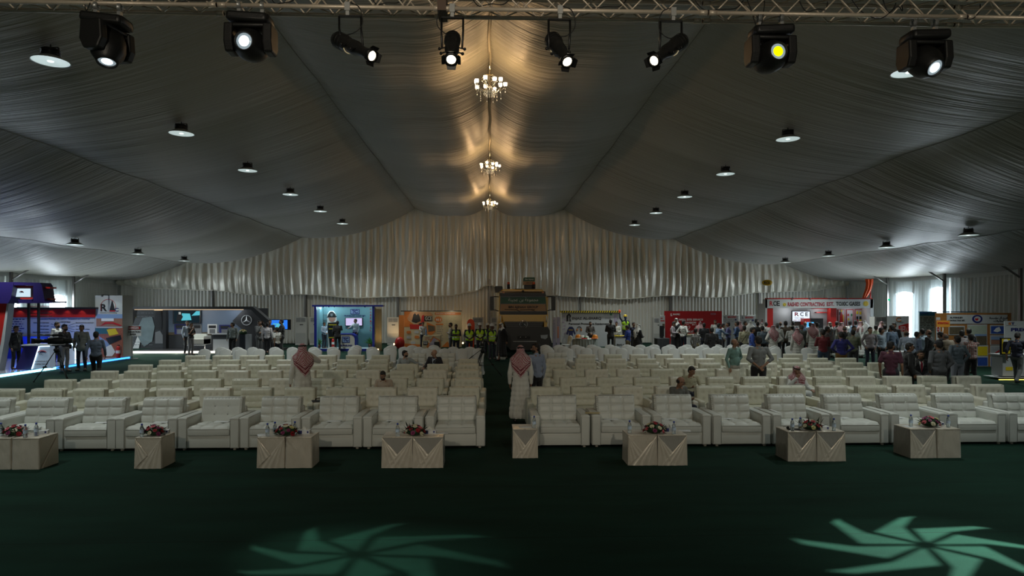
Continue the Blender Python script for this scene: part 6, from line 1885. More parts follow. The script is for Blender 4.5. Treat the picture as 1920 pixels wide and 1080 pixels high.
for u in (953.5, 1001):
    p = b.P(u, 541.8, Yt+.6); q = b.P(u, 528.6, Yt+.6)
    mb = MB(); mb.lathe([(.0,0),(.075,0),(.075,q[1]-p[1]-.12),(.07,q[1]-p[1]-.12)], 14, (p[0],.6,p[1])); bc = mb.build('beacon_base', TBLK, b.e)
    mb = MB(); mb.lathe([(.068,0),(.066,.09),(.03,.12),(0,.12)], 14, (p[0],.6,q[1]-.12)); mb.build('beacon_lens', mat('beacon_orange', (.6,.08,.02), .3), bc)
for u in (944, 1018):
    b.pan('roof_marker', u-2.2, u+2.2, 547.6, 549.6, mat('marker_orange', (.5,.13,.02), .3), -.12, .03)
mb = MB(); p = b.P(981, 545.8, Yt); mb.ball((p[0],.08,p[1]), 1, 8, 5, (.06,.03,.05)); mb.build('camera_pod', TBLK, b.e)
b.pan('roof_hatch', 966, 1001, 541.2, 543, TBLK, .5, .6)
for u0, u1 in ((934,948),(1015,1029)):
    x0 = b.P(u0,0,Yt)[0]; x1 = b.P(u1,0,Yt)[0]
    mb = MB(); mb.cyl((x0,.95,.52),(x1,.95,.52),.52,n=28); w = mb.build('wheel', mat('tyre', (.012,.012,.012), .9), b.e)
    mb = MB(); mb.cyl((x0-.01 if u0<980 else x1-.02,.95,.52),(x0+.02 if u0<980 else x1+.01,.95,.52),.28,n=20); mb.build('hub', STEEL, w)
# chassis and tipper body behind the cab
hull('chassis', [(950,632),(1014,632),(1014,644),(950,644)], [(950,632),(1014,632),(1014,644),(950,644)], TBLK, .5, 8.4)
o = hull('tipper_body', [(934,556),(1028,556),(1026,622),(937,622)], [(934,556),(1028,556),(1026,622),(937,622)], TYEL, 2.35, 7.6)
for k in range(3):
    y = 4.6 + k*1.35
    for u0, u1 in ((934,949),(1014,1029)):
        x0 = b.P(u0,0,Yt)[0]; x1 = b.P(u1,0,Yt)[0]
        mb = MB(); mb.cyl((x0,y,.52),(x1,y,.52),.52,n=24); mb.build('wheel', mat('tyre', (.012,.012,.012), .9), b.e)
# grey side step and ladder
b.poly('step', [(1029,622),(1034,640),(1036,650),(1030,650)], TBLK, .2, .3)
# roof sign box
b = Booth('roof_sign', 992, Yt+1.0, 'green and yellow company sign standing on the roof of the yellow truck', 'sign')
b.poly('green_half', [(981.5,521.5),(983,520),(1003,520),(1003,527.5),(981,527.5)], M('banner_green', (.01,.1,.05)), 0, .25); b.poly('yellow_half', [(981,527.5),(1003,527.5),(1002,534),(981,534)], M('banner_tan', (.36,.2,.09)), 0, .25)
b.text('Bin Ajinah', 985, 1000.5, 523.8, 2.6, mINKW, 0); b.text('GROUP', 986, 1000, 530.6, 2.4, mINK, 0, .02)
z0 = b.P(992, 534, b.Y)[1]; z1 = b.P(992, 541.5, b.Y)[1]; mb = MB(); mb.box(-.25,.25,.08,.16,z1-.03,z0); mb.build('bracket', TBLK, b.e)

# ================================================================ TRIPODS AND CAMERAS
def tripod(u, v_foot, Yc, spread, top, lab, with_cam, camlab=None, rz=0.0):
    p = at_y(u, 600, Yc)
    t = empty('tripod', (p.x, Yc, 0), rz, lab, 'tripod', 'camera tripods')
    for k in range(3):
        a = R(90 + 120*k + 15)
        fx, fy = spread*math.cos(a), spread*math.sin(a)
        mb = MB()
        for s in (-.03, .03):
            ox, oy = -math.sin(a)*s, math.cos(a)*s
            mb.cyl((.07*math.cos(a)+ox, .07*math.sin(a)+oy, top-.12), (fx*.55+ox, fy*.55+oy, top*.42), .014, n=6)
        mb.cyl((fx*.5, fy*.5, top*.47), (fx, fy, .03), .016, n=6); mb.ball((fx,fy,.03), .03, 8, 5)
        mb.box(fx*.52-.04, fx*.52+.04, fy*.52-.04, fy*.52+.04, top*.42, top*.47)
        mb.build('leg', GLASSY_, t)
    mb = MB()
    for k in range(3):
        a = R(90+120*k+15); c = R(90+120*(k+1)+15)
        mb.cyl((spread*.5*math.cos(a), spread*.5*math.sin(a), top*.44), (0,0,top*.40), .010, n=6)
    mb.build('spreader', GLASSY_, t)
    mb = MB(); mb.lathe([(0,-.14),(.06,-.14),(.09,-.05),(.08,0),(.05,.02),(.05,.08),(.07,.10),(0,.10)], 14, (0,0,top)); mb.box(-.06,.06,-.12,.12,top+.10,top+.12)
    mb.build('head', GLASSY_, t)
    mb = MB(); mb.cyl((.03,.06,top+.04),(-.35,.55,top-.38), .011, n=6); mb.cyl((-.26,.43,top-.28),(-.36,.56,top-.39), .018, n=6); mb.build('pan_handle', GLASSY_, t)
    return t, p
GLASSY_ = mat('black_plastic', (.012,.012,.012), .3)
t, p = tripod(106, 713, 22.3, .62, 1.10, 'black broadcast tripod standing left of the armchairs', True, rz=R(-12))
c = empty('video_camera', (p.x, 22.3, 1.22), R(-80), 'large black broadcast video camera pointing sideways on the left tripod', 'video camera')
mb = MB(); mb.rbox(-.09,.09,-.25,.25,.04,.27,.03,2); mb.rbox(-.08,.08,.2,.48,.06,.24,.03,2); mb.build('body', GLASSY_, c)
mb = MB(); mb.lathe([(.0,0),(.06,0),(.065,.12),(.055,.2),(.07,.24),(.085,.38),(.085,.42),(0,.42)], 16, (0,-.25,.15), (0,-1,0)); mb.box(-.1,.1,-.72,-.64,.06,.24); mb.build('lens', GLASSY_, c)
mb = MB(); mb.rbox(-.05,.05,-.12,.2,.30,.38,.02,2); mb.cyl((-.08,.02,.33),(-.28,-.05,.33),.028,n=8); mb.cyl((.0,-.55,.36),(.0,-.1,.34),.022,n=8); mb.build('viewfinder', GLASSY_, c)
t, p = tripod(905, 710, 23.2, .68, .98, 'black video tripod standing in the aisle behind the last armchairs', True, rz=R(20))
c = empty('video_camera', (p.x, 23.2, 1.10), R(175), 'small black video camera on the aisle tripod, aimed at the workers', 'video camera')
mb = MB(); mb.rbox(-.07,.07,-.2,.22,.02,.20,.03,2); mb.build('body', GLASSY_, c)
mb = MB(); mb.lathe([(0,0),(.05,0),(.06,.16),(.07,.2),(0,.2)], 14, (0,-.2,.12), (0,-1,0)); mb.build('lens', GLASSY_, c)
mb = MB(); mb.tube([(0,.15,.2),(0,.1,.30),(0,-.15,.30),(0,-.18,.2)], .015, 6); mb.rbox(-.16,-.06,.0,.14,.16,.26,.01,1); mb.build('handle_and_screen', GLASSY_, c)
# speaker box by the first rows (black wedge on the floor)
p = at_z(362, 672, .0)
o = simple_box = MB(); simple_box.prism([(-.22,0),(.22,0),(.16,.40),(-.22,.34)], 'x', -.28, .28)
o = simple_box.build('floor_monitor', mBLK); o.location = (ux(362, 25.4), 25.4, 0); o.rotation_euler = (0,0,0); tag(o, 'black wedge loudspeaker on the carpet behind the last left block armchairs', 'loudspeaker')
o.location.z = 0.0
# ================================================================ PEOPLE
def V3(*a): return Vector(a)
class Body:
    """closed capsules and ellipsoids grown together into one skin"""
    def __init__(s): s.mb = MB()
    def cap(s, a, b, ra, rb, n=12, flat=1.0, fx=None):
        a = Vector(a); b = Vector(b); d = b - a
        L = d.length
        if L < 1e-5: d = V3(0,0,1e-4); L = 1e-4
        z = d / L
        x = (fx if fx is not None else (V3(1,0,0) if abs(z.x) < .8 else V3(0,1,0)))
        x = (x - z*x.dot(z)).normalized(); y = z.cross(x)
        prof = []
        for i in range(5):
            t = -PI/2 + (PI/2)*i/4
            prof.append((ra*math.cos(t), ra*math.sin(t)))
        for i in range(5):
            t = (PI/2)*i/4
            prof.append((rb*math.cos(t), L + rb*math.sin(t)))
        vv = []
        for r, h in prof:
            for i in range(n):
                q = 2*PI*i/n
                vv.append(a + z*h + x*(r*math.cos(q)) + y*(r*math.sin(q)*flat))
        fs = []
        m = len(prof)
        for j in range(m-1):
            for i in range(n):
                fs.append((j*n+i, j*n+(i+1)%n, (j+1)*n+(i+1)%n, (j+1)*n+i))
        s.mb.add(vv, fs, True)
    def ell(s, c, r, rot=None, n=16, m=10):
        c = Vector(c); vv = []
        for j in range(m+1):
            t = PI*j/m
            for i in range(n):
                a = 2*PI*i/n
                p = V3(r[0]*math.sin(t)*math.cos(a), r[1]*math.sin(t)*math.sin(a), -r[2]*math.cos(t))
                if rot is not None: p = rot @ p
                vv.append(c + p)
        fs = [(j*n+i, j*n+(i+1)%n, (j+1)*n+(i+1)%n, (j+1)*n+i) for j in range(m) for i in range(n)]
        s.mb.add(vv, fs, True)
    def skin(s, name, voxel, smooth=4, wrinkle=0.0, seed=0.0, cut=None):
        o = s.mb.build(name, SKIN0)
        md = o.modifiers.new('r', 'REMESH'); md.mode = 'VOXEL'; md.voxel_size = voxel; md.use_smooth_shade = True
        ms = o.modifiers.new('s', 'SMOOTH'); ms.iterations = smooth; ms.factor = .5
        dg = bpy.context.evaluated_depsgraph_get(); dg.update()
        me = bpy.data.meshes.new_from_object(o.evaluated_get(dg))
        bpy.data.objects.remove(o)
        if wrinkle:
            me.update()
            nn = [v.normal.copy() for v in me.vertices]
            for v, n_ in zip(me.vertices, nn):
                p = v.co
                w = noise.noise(V3(p.x*9+seed, p.y*9, p.z*5)) + .6*noise.noise(V3(p.x*16, p.y*16+seed, (p.z+abs(p.x)*.8)*13))
                v.co = p + n_ * (wrinkle * w)
        me.polygons.foreach_set('use_smooth', [True]*len(me.polygons))
        me.name = name
        return me
SKIN0 = mat('skin', (.27, .145, .09), .55, bump=.08, scale=60, var=.06)
SKIN_L = mat('skin_light', (.42, .25, .17), .55, bump=.08, scale=60, var=.06)
SKIN_D = mat('skin_dark', (.13, .065, .04), .55, bump=.08, scale=60, var=.06)
HAIR = mat('black_hair', (.012, .010, .009), .6, bump=.5, scale=120)
GREY_HAIR = mat('grey_hair', (.10, .10, .095), .6, bump=.5, scale=120)
EYE = mat('eye_white', (.55,.52,.48), .3); PUP = mat('pupil', (.01,.008,.006), .2)
SHOE = mat('black_shoe', (.012,.011,.010), .35)
def cloth(c, kind='plain'):
    nm = 'cloth_%s_%s' % (kind, '_'.join('%d' % int(x*1000) for x in c))
    if nm in MATS: return MATS[nm]
    m = mat(nm, c, .85, bump=.25, scale=22, var=.06, sheen=.15)
    if kind in ('check', 'stripe', 'plaid'):
        nt = m.node_tree; b = nt.nodes['Principled BSDF']
        tc = nt.nodes.new('ShaderNodeTexCoord')
        if kind == 'check':
            ck = nt.nodes.new('ShaderNodeTexChecker'); ck.inputs['Scale'].default_value = 42
            ck.inputs['Color1'].default_value = (*c, 1); ck.inputs['Color2'].default_value = (.50, .42, .42, 1)
            nt.links.new(tc.outputs['Object'], ck.inputs['Vector']); src = ck.outputs['Color']
        else:
            wv = nt.nodes.new('ShaderNodeTexWave'); wv.inputs['Scale'].default_value = 12 if kind == 'stripe' else 5.5
            wv.bands_direction = 'X'
            nt.links.new(tc.outputs['Object'], wv.inputs['Vector'])
            mx = nt.nodes.new('ShaderNodeMix'); mx.data_type = 'RGBA'
            mx.inputs['A'].default_value = (*c, 1)
            c2 = tuple(min(1, x*1.7+.03) for x in c) if kind == 'stripe' else ((.45,.45,.42) if c[0] < .1 else (.35,.05,.06))
            mx.inputs['B'].default_value = (*c2, 1)
            if kind == 'plaid':
                w2 = nt.nodes.new('ShaderNodeTexWave'); w2.inputs['Scale'].default_value = 5.5; w2.bands_direction = 'Z'
                nt.links.new(tc.outputs['Object'], w2.inputs['Vector'])
                ad = nt.nodes.new('ShaderNodeMath'); ad.operation = 'MAXIMUM'
                nt.links.new(wv.outputs['Fac'], ad.inputs[0]); nt.links.new(w2.outputs['Fac'], ad.inputs[1])
                gt = nt.nodes.new('ShaderNodeMath'); gt.operation = 'GREATER_THAN'; gt.inputs[1].default_value = .86
                nt.links.new(ad.outputs[0], gt.inputs[0]); nt.links.new(gt.outputs[0], mx.inputs['Factor'])
            else:
                gt = nt.nodes.new('ShaderNodeMath'); gt.operation = 'GREATER_THAN'; gt.inputs[1].default_value = .8
                nt.links.new(wv.outputs['Fac'], gt.inputs[0]); nt.links.new(gt.outputs[0], mx.inputs['Factor'])
            src = mx.outputs['Result']
        nt.links.new(src, b.inputs['Base Color'])
    return m

# pose: dict of joints for a 1.75 m figure facing -Y
def base_pose():
    return dict(pelvis=V3(0,.0,.95), waist=V3(0,.0,1.10), chest=V3(0,.01,1.30), neck=V3(0,.01,1.47), head=V3(0,-.015,1.62),
                shL=V3(.185,.01,1.42), shR=V3(-.185,.01,1.42), elL=V3(.245,.03,1.13), elR=V3(-.245,.03,1.13), wrL=V3(.245,-.05,.88), wrR=V3(-.245,-.05,.88),
                hipL=V3(.095,0,.93), hipR=V3(-.095,0,.93), knL=V3(.11,-.02,.50), knR=V3(-.11,-.02,.50), anL=V3(.12,.02,.09), anR=V3(-.12,.02,.09),
                yaw=0.0, nod=0.0, ftL=0.0, ftR=0.0, pnL=V3(-1,0,0), pnR=V3(1,0,0))
def pose(name):
    p = base_pose()
    nm = name.split(':')
    k = nm[0]
    def U(**kw): p.update(kw)
    if k == 'behind': U(elL=V3(.29,.10,1.17), elR=V3(-.29,.10,1.17), wrL=V3(.07,.16,.97), wrR=V3(-.05,.175,.99), pnL=V3(0,1,0), pnR=V3(0,1,0))
    elif k == 'crossed': U(elL=V3(.24,-.07,1.16), elR=V3(-.24,-.07,1.16), wrL=V3(-.06,-.185,1.20), wrR=V3(.06,-.17,1.16), pnL=V3(0,1,0), pnR=V3(0,1,0))
    elif k == 'front': U(elL=V3(.25,.0,1.15), elR=V3(-.25,.0,1.15), wrL=V3(.06,-.19,1.02), wrR=V3(-.06,-.18,1.03), pnL=V3(-.5,.8,0), pnR=V3(.5,.8,0))
    elif k == 'pocket': U(elL=V3(.29,.08,1.16), elR=V3(-.29,.08,1.16), wrL=V3(.20,-.03,.96), wrR=V3(-.20,-.03,.96))
    elif k == 'hips': U(elL=V3(.36,.09,1.16), elR=V3(-.36,.09,1.16), wrL=V3(.18,.02,1.02), wrR=V3(-.18,.02,1.02))
    elif k == 'face': U(elR=V3(-.25,-.10,1.16), wrR=V3(-.07,-.17,1.40), pnR=V3(0,1,.3), elL=V3(.23,-.06,1.15), wrL=V3(-.04,-.18,1.13), pnL=V3(0,1,0))
    elif k == 'phone': U(elR=V3(-.42,-.14,1.33), wrR=V3(-.19,-.11,1.52), pnR=V3(1,0,0))
    elif k == 'reach': U(elR=V3(-.21,-.22,1.24), wrR=V3(-.14,-.46,1.22), pnR=V3(0,0,-1), elL=V3(.24,.02,1.14), wrL=V3(.22,-.10,.93))
    elif k == 'hold': U(elR=V3(-.24,-.04,1.15), wrR=V3(-.10,-.27,1.14), elL=V3(.24,-.04,1.15), wrL=V3(.10,-.27,1.14), pnL=V3(-.6,0,.8), pnR=V3(.6,0,.8))
    elif k == 'rest': U(elR=V3(-.30,.02,1.14), wrR=V3(-.30,-.10,.90), pnR=V3(0,0,-1), elL=V3(.34,.06,1.18), wrL=V3(.17,.03,1.06))
    elif k == 'raised': U(elR=V3(-.33,-.03,1.60), wrR=V3(-.36,-.04,1.86), pnR=V3(0,-1,0), elL=V3(.27,.02,1.14), wrL=V3(.28,-.06,.90))
    elif k == 'walk': U(knL=V3(.10,-.17,.52), anL=V3(.10,-.22,.12), knR=V3(-.10,.02,.50), anR=V3(-.10,.30,.17), ftR=-.5, elL=V3(.25,.12,1.16), wrL=V3(.25,.12,.92), elR=V3(-.25,-.04,1.14), wrR=V3(-.24,-.18,.93))
    elif k == 'bend':
        U(waist=V3(0,-.04,1.10), chest=V3(0,-.14,1.27), neck=V3(0,-.24,1.40), head=V3(0,-.31,1.52), shL=V3(.185,-.19,1.36), shR=V3(-.185,-.19,1.36),
          elL=V3(.23,-.26,1.09), elR=V3(-.23,-.26,1.09), wrL=V3(.17,-.42,.98), wrR=V3(-.17,-.42,.98), nod=-.35, knL=V3(.12,-.03,.50), knR=V3(-.12,.0,.5), anL=V3(.13,-.12,.09), anR=V3(-.12,.12,.1))
    elif k in ('sit', 'sitphone', 'sitchin', 'sitlean', 'perch'):
        dz = .0
        U(pelvis=V3(0,.10,.53), waist=V3(0,.12,.66), chest=V3(0,.11,.84), neck=V3(0,.07,1.00), head=V3(0,.03,1.145), shL=V3(.185,.09,.95), shR=V3(-.185,.09,.95),
          elL=V3(.30,.02,.69), elR=V3(-.30,.02,.69), wrL=V3(.31,-.22,.655), wrR=V3(-.31,-.22,.655), hipL=V3(.10,.08,.52), hipR=V3(-.10,.08,.52),
          knL=V3(.15,-.38,.55), knR=V3(-.15,-.38,.55), anL=V3(.15,-.42,.10), anR=V3(-.15,-.42,.10), pnL=V3(0,0,-1), pnR=V3(0,0,-1))
        if k == 'sitphone': U(elL=V3(.27,.0,.70), wrL=V3(.17,-.25,.72), elR=V3(-.25,.0,.70), wrR=V3(-.08,-.22,.72), pnL=V3(-.4,0,.9), pnR=V3(.4,0,.9), nod=-.42, head=V3(0,-.02,1.13))
        if k == 'sitchin': U(elR=V3(-.26,-.05,.72), wrR=V3(-.07,-.13,.96), pnR=V3(0,1,.3), elL=V3(.30,.02,.69), nod=-.2)
        if k == 'sitlean': U(elL=V3(.42,.03,.80), wrL=V3(.62,-.05,.74))
        if k == 'perch': U(elR=V3(-.25,.0,.72), wrR=V3(-.12,-.2,.60), elL=V3(.25,.0,.72), wrL=V3(.12,-.2,.60))
    for q in nm[1:]:
        if q == 'l': p['yaw'] = R(60)
        elif q == 'r': p['yaw'] = R(-60)
        elif q == 'd': p['nod'] = -.40; p['head'] = p['head'] + V3(0,-.03,-.012)
        elif q == 'sl': p['yaw'] = R(28)
        elif q == 'sr': p['yaw'] = R(-28)
        elif q == 'fat': p['fat'] = 1
    return p

def head_rot(p):
    return Matrix.Rotation(p['yaw'], 3, 'Z') @ Matrix.Rotation(-p['nod'], 3, 'X')
def add_hand(b, wr, el, pn, curl=.5, fine=True, side=1):
    d = (wr - el).normalized()
    n_ = (pn - d*pn.dot(d))
    n_ = n_.normalized() if n_.length > 1e-4 else d.orthogonal().normalized()
    sd = d.cross(n_).normalized()
    # palm
    b.cap(wr, wr + d*.035, .027, .030, flat=.62, fx=sd)
    for k, (off, L) in enumerate(((-.028,.066),(-.010,.076),(.009,.072),(.027,.058))):
        base = wr + d*.025 + sd*off*.55
        kn = wr + d*.088 + sd*off
        b.cap(base, kn, .013, .0105, 8)
        c1 = curl*.7; a1 = kn + (d*math.cos(c1) + n_*math.sin(c1))*L*.45
        c2 = curl*1.5; a2 = a1 + (d*math.cos(c2) + n_*math.sin(c2))*L*.32
        c3 = curl*2.1; a3 = a2 + (d*math.cos(c3) + n_*math.sin(c3))*L*.22
        b.cap(kn, a1, .0100, .0090, 8); b.cap(a1, a2, .0090, .0084, 8); b.cap(a2, a3, .0084, .0074, 8)
    tb = wr + d*.022 - sd*.020*side
    t1 = tb + (d*.75 - sd*.62*side + n_*.25).normalized()*.045
    t2 = t1 + (d*.9 - sd*.1*side + n_*.45).normalized()*.034
    b.cap(tb, t1, .014, .0115, 8); b.cap(t1, t2, .0115, .009, 8)
def body_mesh(key, fine, sleeves):
    p = pose(key); b = Body()
    H = head_rot(p); hc = p['head']
    def hp(x, y, z): return hc + H @ V3(x, y, z)
    b.ell(hp(0,.012,.025), (.076,.096,.098), H); b.ell(hp(0,-.02,-.035), (.058,.070,.078), H); b.ell(hp(0,-.045,-.082), (.034,.034,.028), H)
    b.cap(hp(0,-.088,.012), hp(0,-.112,-.028), .009, .015, 8); b.ell(hp(0,-.088,-.030), (.022,.016,.010), H)
    b.ell(hp(0,-.080,.028), (.050,.018,.011), H); b.ell(hp(0,-.086,-.058), (.026,.012,.010), H)
    for s in (-1,1):
        b.ell(hp(s*.078,.012,-.008), (.010,.020,.032), H, 8, 6); b.ell(hp(s*.045,-.058,-.022), (.024,.020,.020), H)
    b.cap(p['neck'] + V3(0,0,-.04), hp(0,.012,-.05), .060, .052)
    b.ell(p['neck'] + V3(0,.005,-.045), (.13,.075,.05))
    b.cap(p['chest'] + V3(-.05,0,0), p['chest'] + V3(.05,0,0), .105, .105); b.cap(p['waist'], p['chest'], .105, .115); b.cap(p['pelvis'], p['waist'], .105, .105)
    for s, q in ((1,'L'),(-1,'R')):
        b.cap(p['chest'] + V3(s*.06,0,.06), p['sh'+q], .065, .050)
        b.cap(p['sh'+q], p['el'+q], .046, .037); b.cap(p['el'+q], p['wr'+q], .037, .026)
        add_hand(b, p['wr'+q], p['el'+q], p['pn'+q], .55, fine, s)
        b.cap(p['hip'+q], p['kn'+q], .080, .052); b.cap(p['kn'+q], p['an'+q], .050, .036)
        b.cap(p['an'+q], p['an'+q] + V3(0,-.10,-.045), .035, .03)
    return b.skin('body', .0072 if fine else .0125, 2 if fine else 2)
def shirt_mesh(key, loose, sleeve, fine, hem=.90):
    p = pose(key); b = Body(); L = loose
    fat = p.get('fat', 0)
    c = p['chest']; w = p['waist']; pe = p['pelvis']
    up = (c - pe).normalized()
    b.cap(c + V3(-.065,0,.02), c + V3(.065,0,.02), .118+L, .118+L, 14)
    b.cap(w + V3(-.045,0,0), w + V3(.045,0,0), .108+L, .108+L, 14); b.cap(c + V3(-.055,0,-.08), c + V3(.055,0,-.08), .115+L, .115+L, 14)
    b.cap(w, c, .125+L, .13+L, 14)
    hm = pe + (V3(0,0,hem - .95) if pe.z > .8 else V3(0,-.01,-.03))
    b.cap(hm + V3(-.052,0,.065), hm + V3(.052,0,.065), .120+L, .118+L, 14); b.cap(hm + V3(0,0,.07), w, .125+L, .12+L, 14)
    if fat: b.ell(w + V3(0,-.035,-.03), (.15+L,.135+L,.17)); b.ell(w + V3(0,0,-.05), (.175+L,.125+L,.17))
    b.cap(p['neck'] + V3(0,.005,-.05), p['neck'] + V3(0,0,-.005), .085+L*.5, .064+L*.3, 14)
    for s, q in ((1,'L'),(-1,'R')):
        b.cap(c + V3(s*.07,0,.08), p['sh'+q], .078+L*.6, .058+L*.6)
        b.cap(p['neck'] + V3(s*.03,.005,-.05), p['sh'+q] + V3(0,0,-.01), .06, .05+L*.6)
        e = p['el'+q]; s0 = p['sh'+q]; wr = p['wr'+q]
        if sleeve == 'long':
            b.cap(s0, e, .054+L*.6, .047+L*.6); b.cap(e, wr - (wr-e).normalized()*.012, .047+L*.6, .034+L*.5)
        elif sleeve == 'rolled':
            b.cap(s0, e, .054+L*.6, .048+L*.6); b.cap(e, e + (wr-e)*.35, .048+L*.6, .046+L*.6)
        elif sleeve == 'short':
            b.cap(s0, s0 + (e-s0)*.70, .055+L*.6, .060+L*.6)
    return b.skin('shirt', .0095 if fine else .014, 2, .0065 if fine else .006, len(key))
def trouser_mesh(key, loose, fine):
    p = pose(key); b = Body(); L = loose
    pe = p['pelvis']
    fat = .02 if p.get('fat') else 0
    b.cap(pe + V3(-.055,0,-.045), pe + V3(.055,0,-.045), .114+L+fat, .114+L+fat, 14)
    if pe.z > .8: b.cap(pe + V3(-.05,0,.03), pe + V3(.05,0,.03), .098+L+fat, .098+L+fat, 14)
    for s, q in ((1,'L'),(-1,'R')):
        b.cap(p['hip'+q] + V3(0,.015,0), p['kn'+q], .095+L, .066+L); b.cap(p['kn'+q], p['an'+q] + V3(0,.01,.0), .066+L, .056+L)
    return b.skin('trousers', .0105 if fine else .015, 2, .007, 3)
def robe_mesh(key, fine, wide=0.0, hem=.09):
    p = pose(key); b = Body(); pe = p['pelvis']; w = p['waist']; c = p['chest']
    if pe.z > .8:
        n = 9
        for i in range(n):
            t = i/(n-1); z = w.z + (hem+.10 - w.z)*t
            hw = .055 + .050*t + wide*.6*t; r = .125 + .035*t + wide*.4
            cx = (p['knL'].y + p['knR'].y)/2 * min(1, t*2) * .6
            b.cap(V3(-hw, cx + .01, z), V3(hw, cx + .01, z), r, r, 14)
    else:
        for s, q in ((1,'L'),(-1,'R')):
            b.cap(p['hip'+q], p['kn'+q], .11, .10); b.cap(p['kn'+q], p['an'+q] + V3(0,0,.06), .10, .11)
        b.cap(p['knL'], p['knR'], .09, .09); b.cap(p['hipL'], p['hipR'], .12, .12)
    me = b.skin('robe', .012 if fine else .016, 3)
    nn = [v.normal.copy() for v in me.vertices]
    for v, n_ in zip(me.vertices, nn):
        a = math.atan2(v.co.y, v.co.x)
        k = max(0, min(1, (1.05 - v.co.z)/.6))
        v.co = v.co + n_ * (.012*k*math.sin(a*9 + 1.5*noise.noise(V3(v.co.x*3, v.co.y*3, v.co.z*1.2))) + .006*noise.noise(v.co*8))
        if v.co.z < hem: v.co.z = hem
    return me
def shoes_mesh(key, q):
    p = pose(key); b = Body(); a = p['an'+q]
    z0 = max(.0, a.z - .09)
    h = V3(a.x, a.y + .03, z0 + .035); t = V3(a.x*1.12, a.y - .17, z0 + .03)
    b.cap(h, t, .034, .030, 12, .95); b.cap(h, V3(a.x, a.y+.01, z0+.085), .036, .036); b.cap(h + V3(0,-.05,.01), t + V3(0,.02,.0), .036, .034)
    me = b.skin('shoe', .011, 2)
    for v in me.vertices:
        if v.co.z < z0 + .004: v.co.z = z0 + .004
    return me
def add_obj(name, me, m, parent):
    o = bpy.data.objects.new(name, me)
    col.objects.link(o); reg(o, parent)
    if not me.materials: me.materials.append(m)
    o.material_slots[0].link = 'OBJECT'
    o.material_slots[0].material = m
    return o
CACHE = {}
def cached(kind, *key):
    k = (kind,) + key
    if k not in CACHE:
        CACHE[k] = {'body': body_mesh, 'shirt': shirt_mesh, 'trousers': trouser_mesh, 'robe': robe_mesh, 'shoe': shoes_mesh, 'head': head_part, 'scarf': scarf_mesh, 'torso': torso_part}[kind](*key)
    return CACHE[k]
def head_part(key, what):
    p = pose(key); H = head_rot(p); hc = p['head']
    mb = MB()
    M4 = Matrix.Translation(hc) @ H.to_4x4()
    mb.T = M4
    if what == 'hair':
        mb.ball((0,.026,.042), 1, 16, 10, (.083,.093,.098)); mb.ball((0,.052,.0), 1, 14, 8, (.078,.066,.085)); mb.ball((0,-.045,.088), 1, 12, 6, (.062,.040,.030))
    elif what == 'bald':
        mb.ball((0,.050,-.010), 1, 14, 8, (.082,.066,.060))
    elif what == 'beard':
        mb.ball((0,-.038,-.068), 1, 14, 8, (.063,.060,.052)); mb.ball((0,-.098,-.040), 1, 8, 5, (.028,.012,.008))
    elif what == 'moustache':
        mb.ball((0,-.102,-.042), 1, 10, 5, (.030,.012,.009))
    elif what == 'eyes':
        for s in (-1,1): mb.ball((s*.031,-.083,.008), 1, 10, 6, (.013,.010,.008))
    elif what == 'brows':
        for s in (-1,1): mb.tube([(s*.014,-.099,.026),(s*.032,-.097,.033),(s*.052,-.083,.027)], .0045, 5)
        for s in (-1,1): mb.ball((s*.031,-.0925,.008), 1, 8, 5, (.006,.003,.006))
    elif what == 'glasses':
        for s in (-1,1):
            P = [(s*.032+.023*math.cos(a),-.104+.004*abs(math.cos(a)),.008+.018*math.sin(a)) for a in [2*PI*i/14 for i in range(15)]]
            mb.tube(P, .0032, 5); mb.tube([(s*.055,-.100,.012),(s*.080,-.04,.012),(s*.083,.01,.008)], .003, 5)
        mb.tube([(-.010,-.106,.012),(.010,-.106,.012)], .003, 5)
    elif what == 'helmet':
        mb.lathe([(.0,.135),(.05,.128),(.085,.10),(.100,.06),(.104,.02),(.100,.015)], 20, (0,.012,.055))
        mb.T = M4 @ Matrix.Translation((0,.012,.07)) @ Matrix.Diagonal((1,1.15,1,1))
        mb.lathe([(.100,.0),(.132,-.006),(.132,-.012),(.098,-.004)], 20, (0,-.014,0))
        for q in (-.03,0,.03): mb.tube([(q,-.09,.05),(q*1.1,-.05,.115-abs(q)*.5),(q,.03,.125-abs(q)*.4),(q,.085,.07)], .006, 5)
    elif what == 'cap':
        mb.ball((0,.014,.055), 1, 16, 9, (.088,.104,.078))
        mb.T = M4 @ Matrix.Translation((0,-.115,.062))
        mb.grid(lambda a, b: ((a-.5)*.13*(1-.3*b*b), -.065*b + .02*(2*a-1)**2*1, -.012*b - .012*(2*a-1)**2), 8, 4)
        mb.grid(lambda a, b: ((a-.5)*.13*(1-.3*b*b), -.065*b + .02*(2*a-1)**2*1, -.017*b - .012*(2*a-1)**2-.003), 8, 4)
    elif what == 'agal':
        for z in (.068,.084):
            mb.tube([(.088*math.cos(a), .018+.104*math.sin(a), z+.012*math.sin(a)) for a in [2*PI*i/24 for i in range(25)]], .0085, 7)
    me = mb.build(what, EYE if what == 'eyes' else HAIR).data
    o = [x for x in bpy.data.objects if x.data == me][0]; bpy.data.objects.remove(o)
    me.materials.clear()
    return me
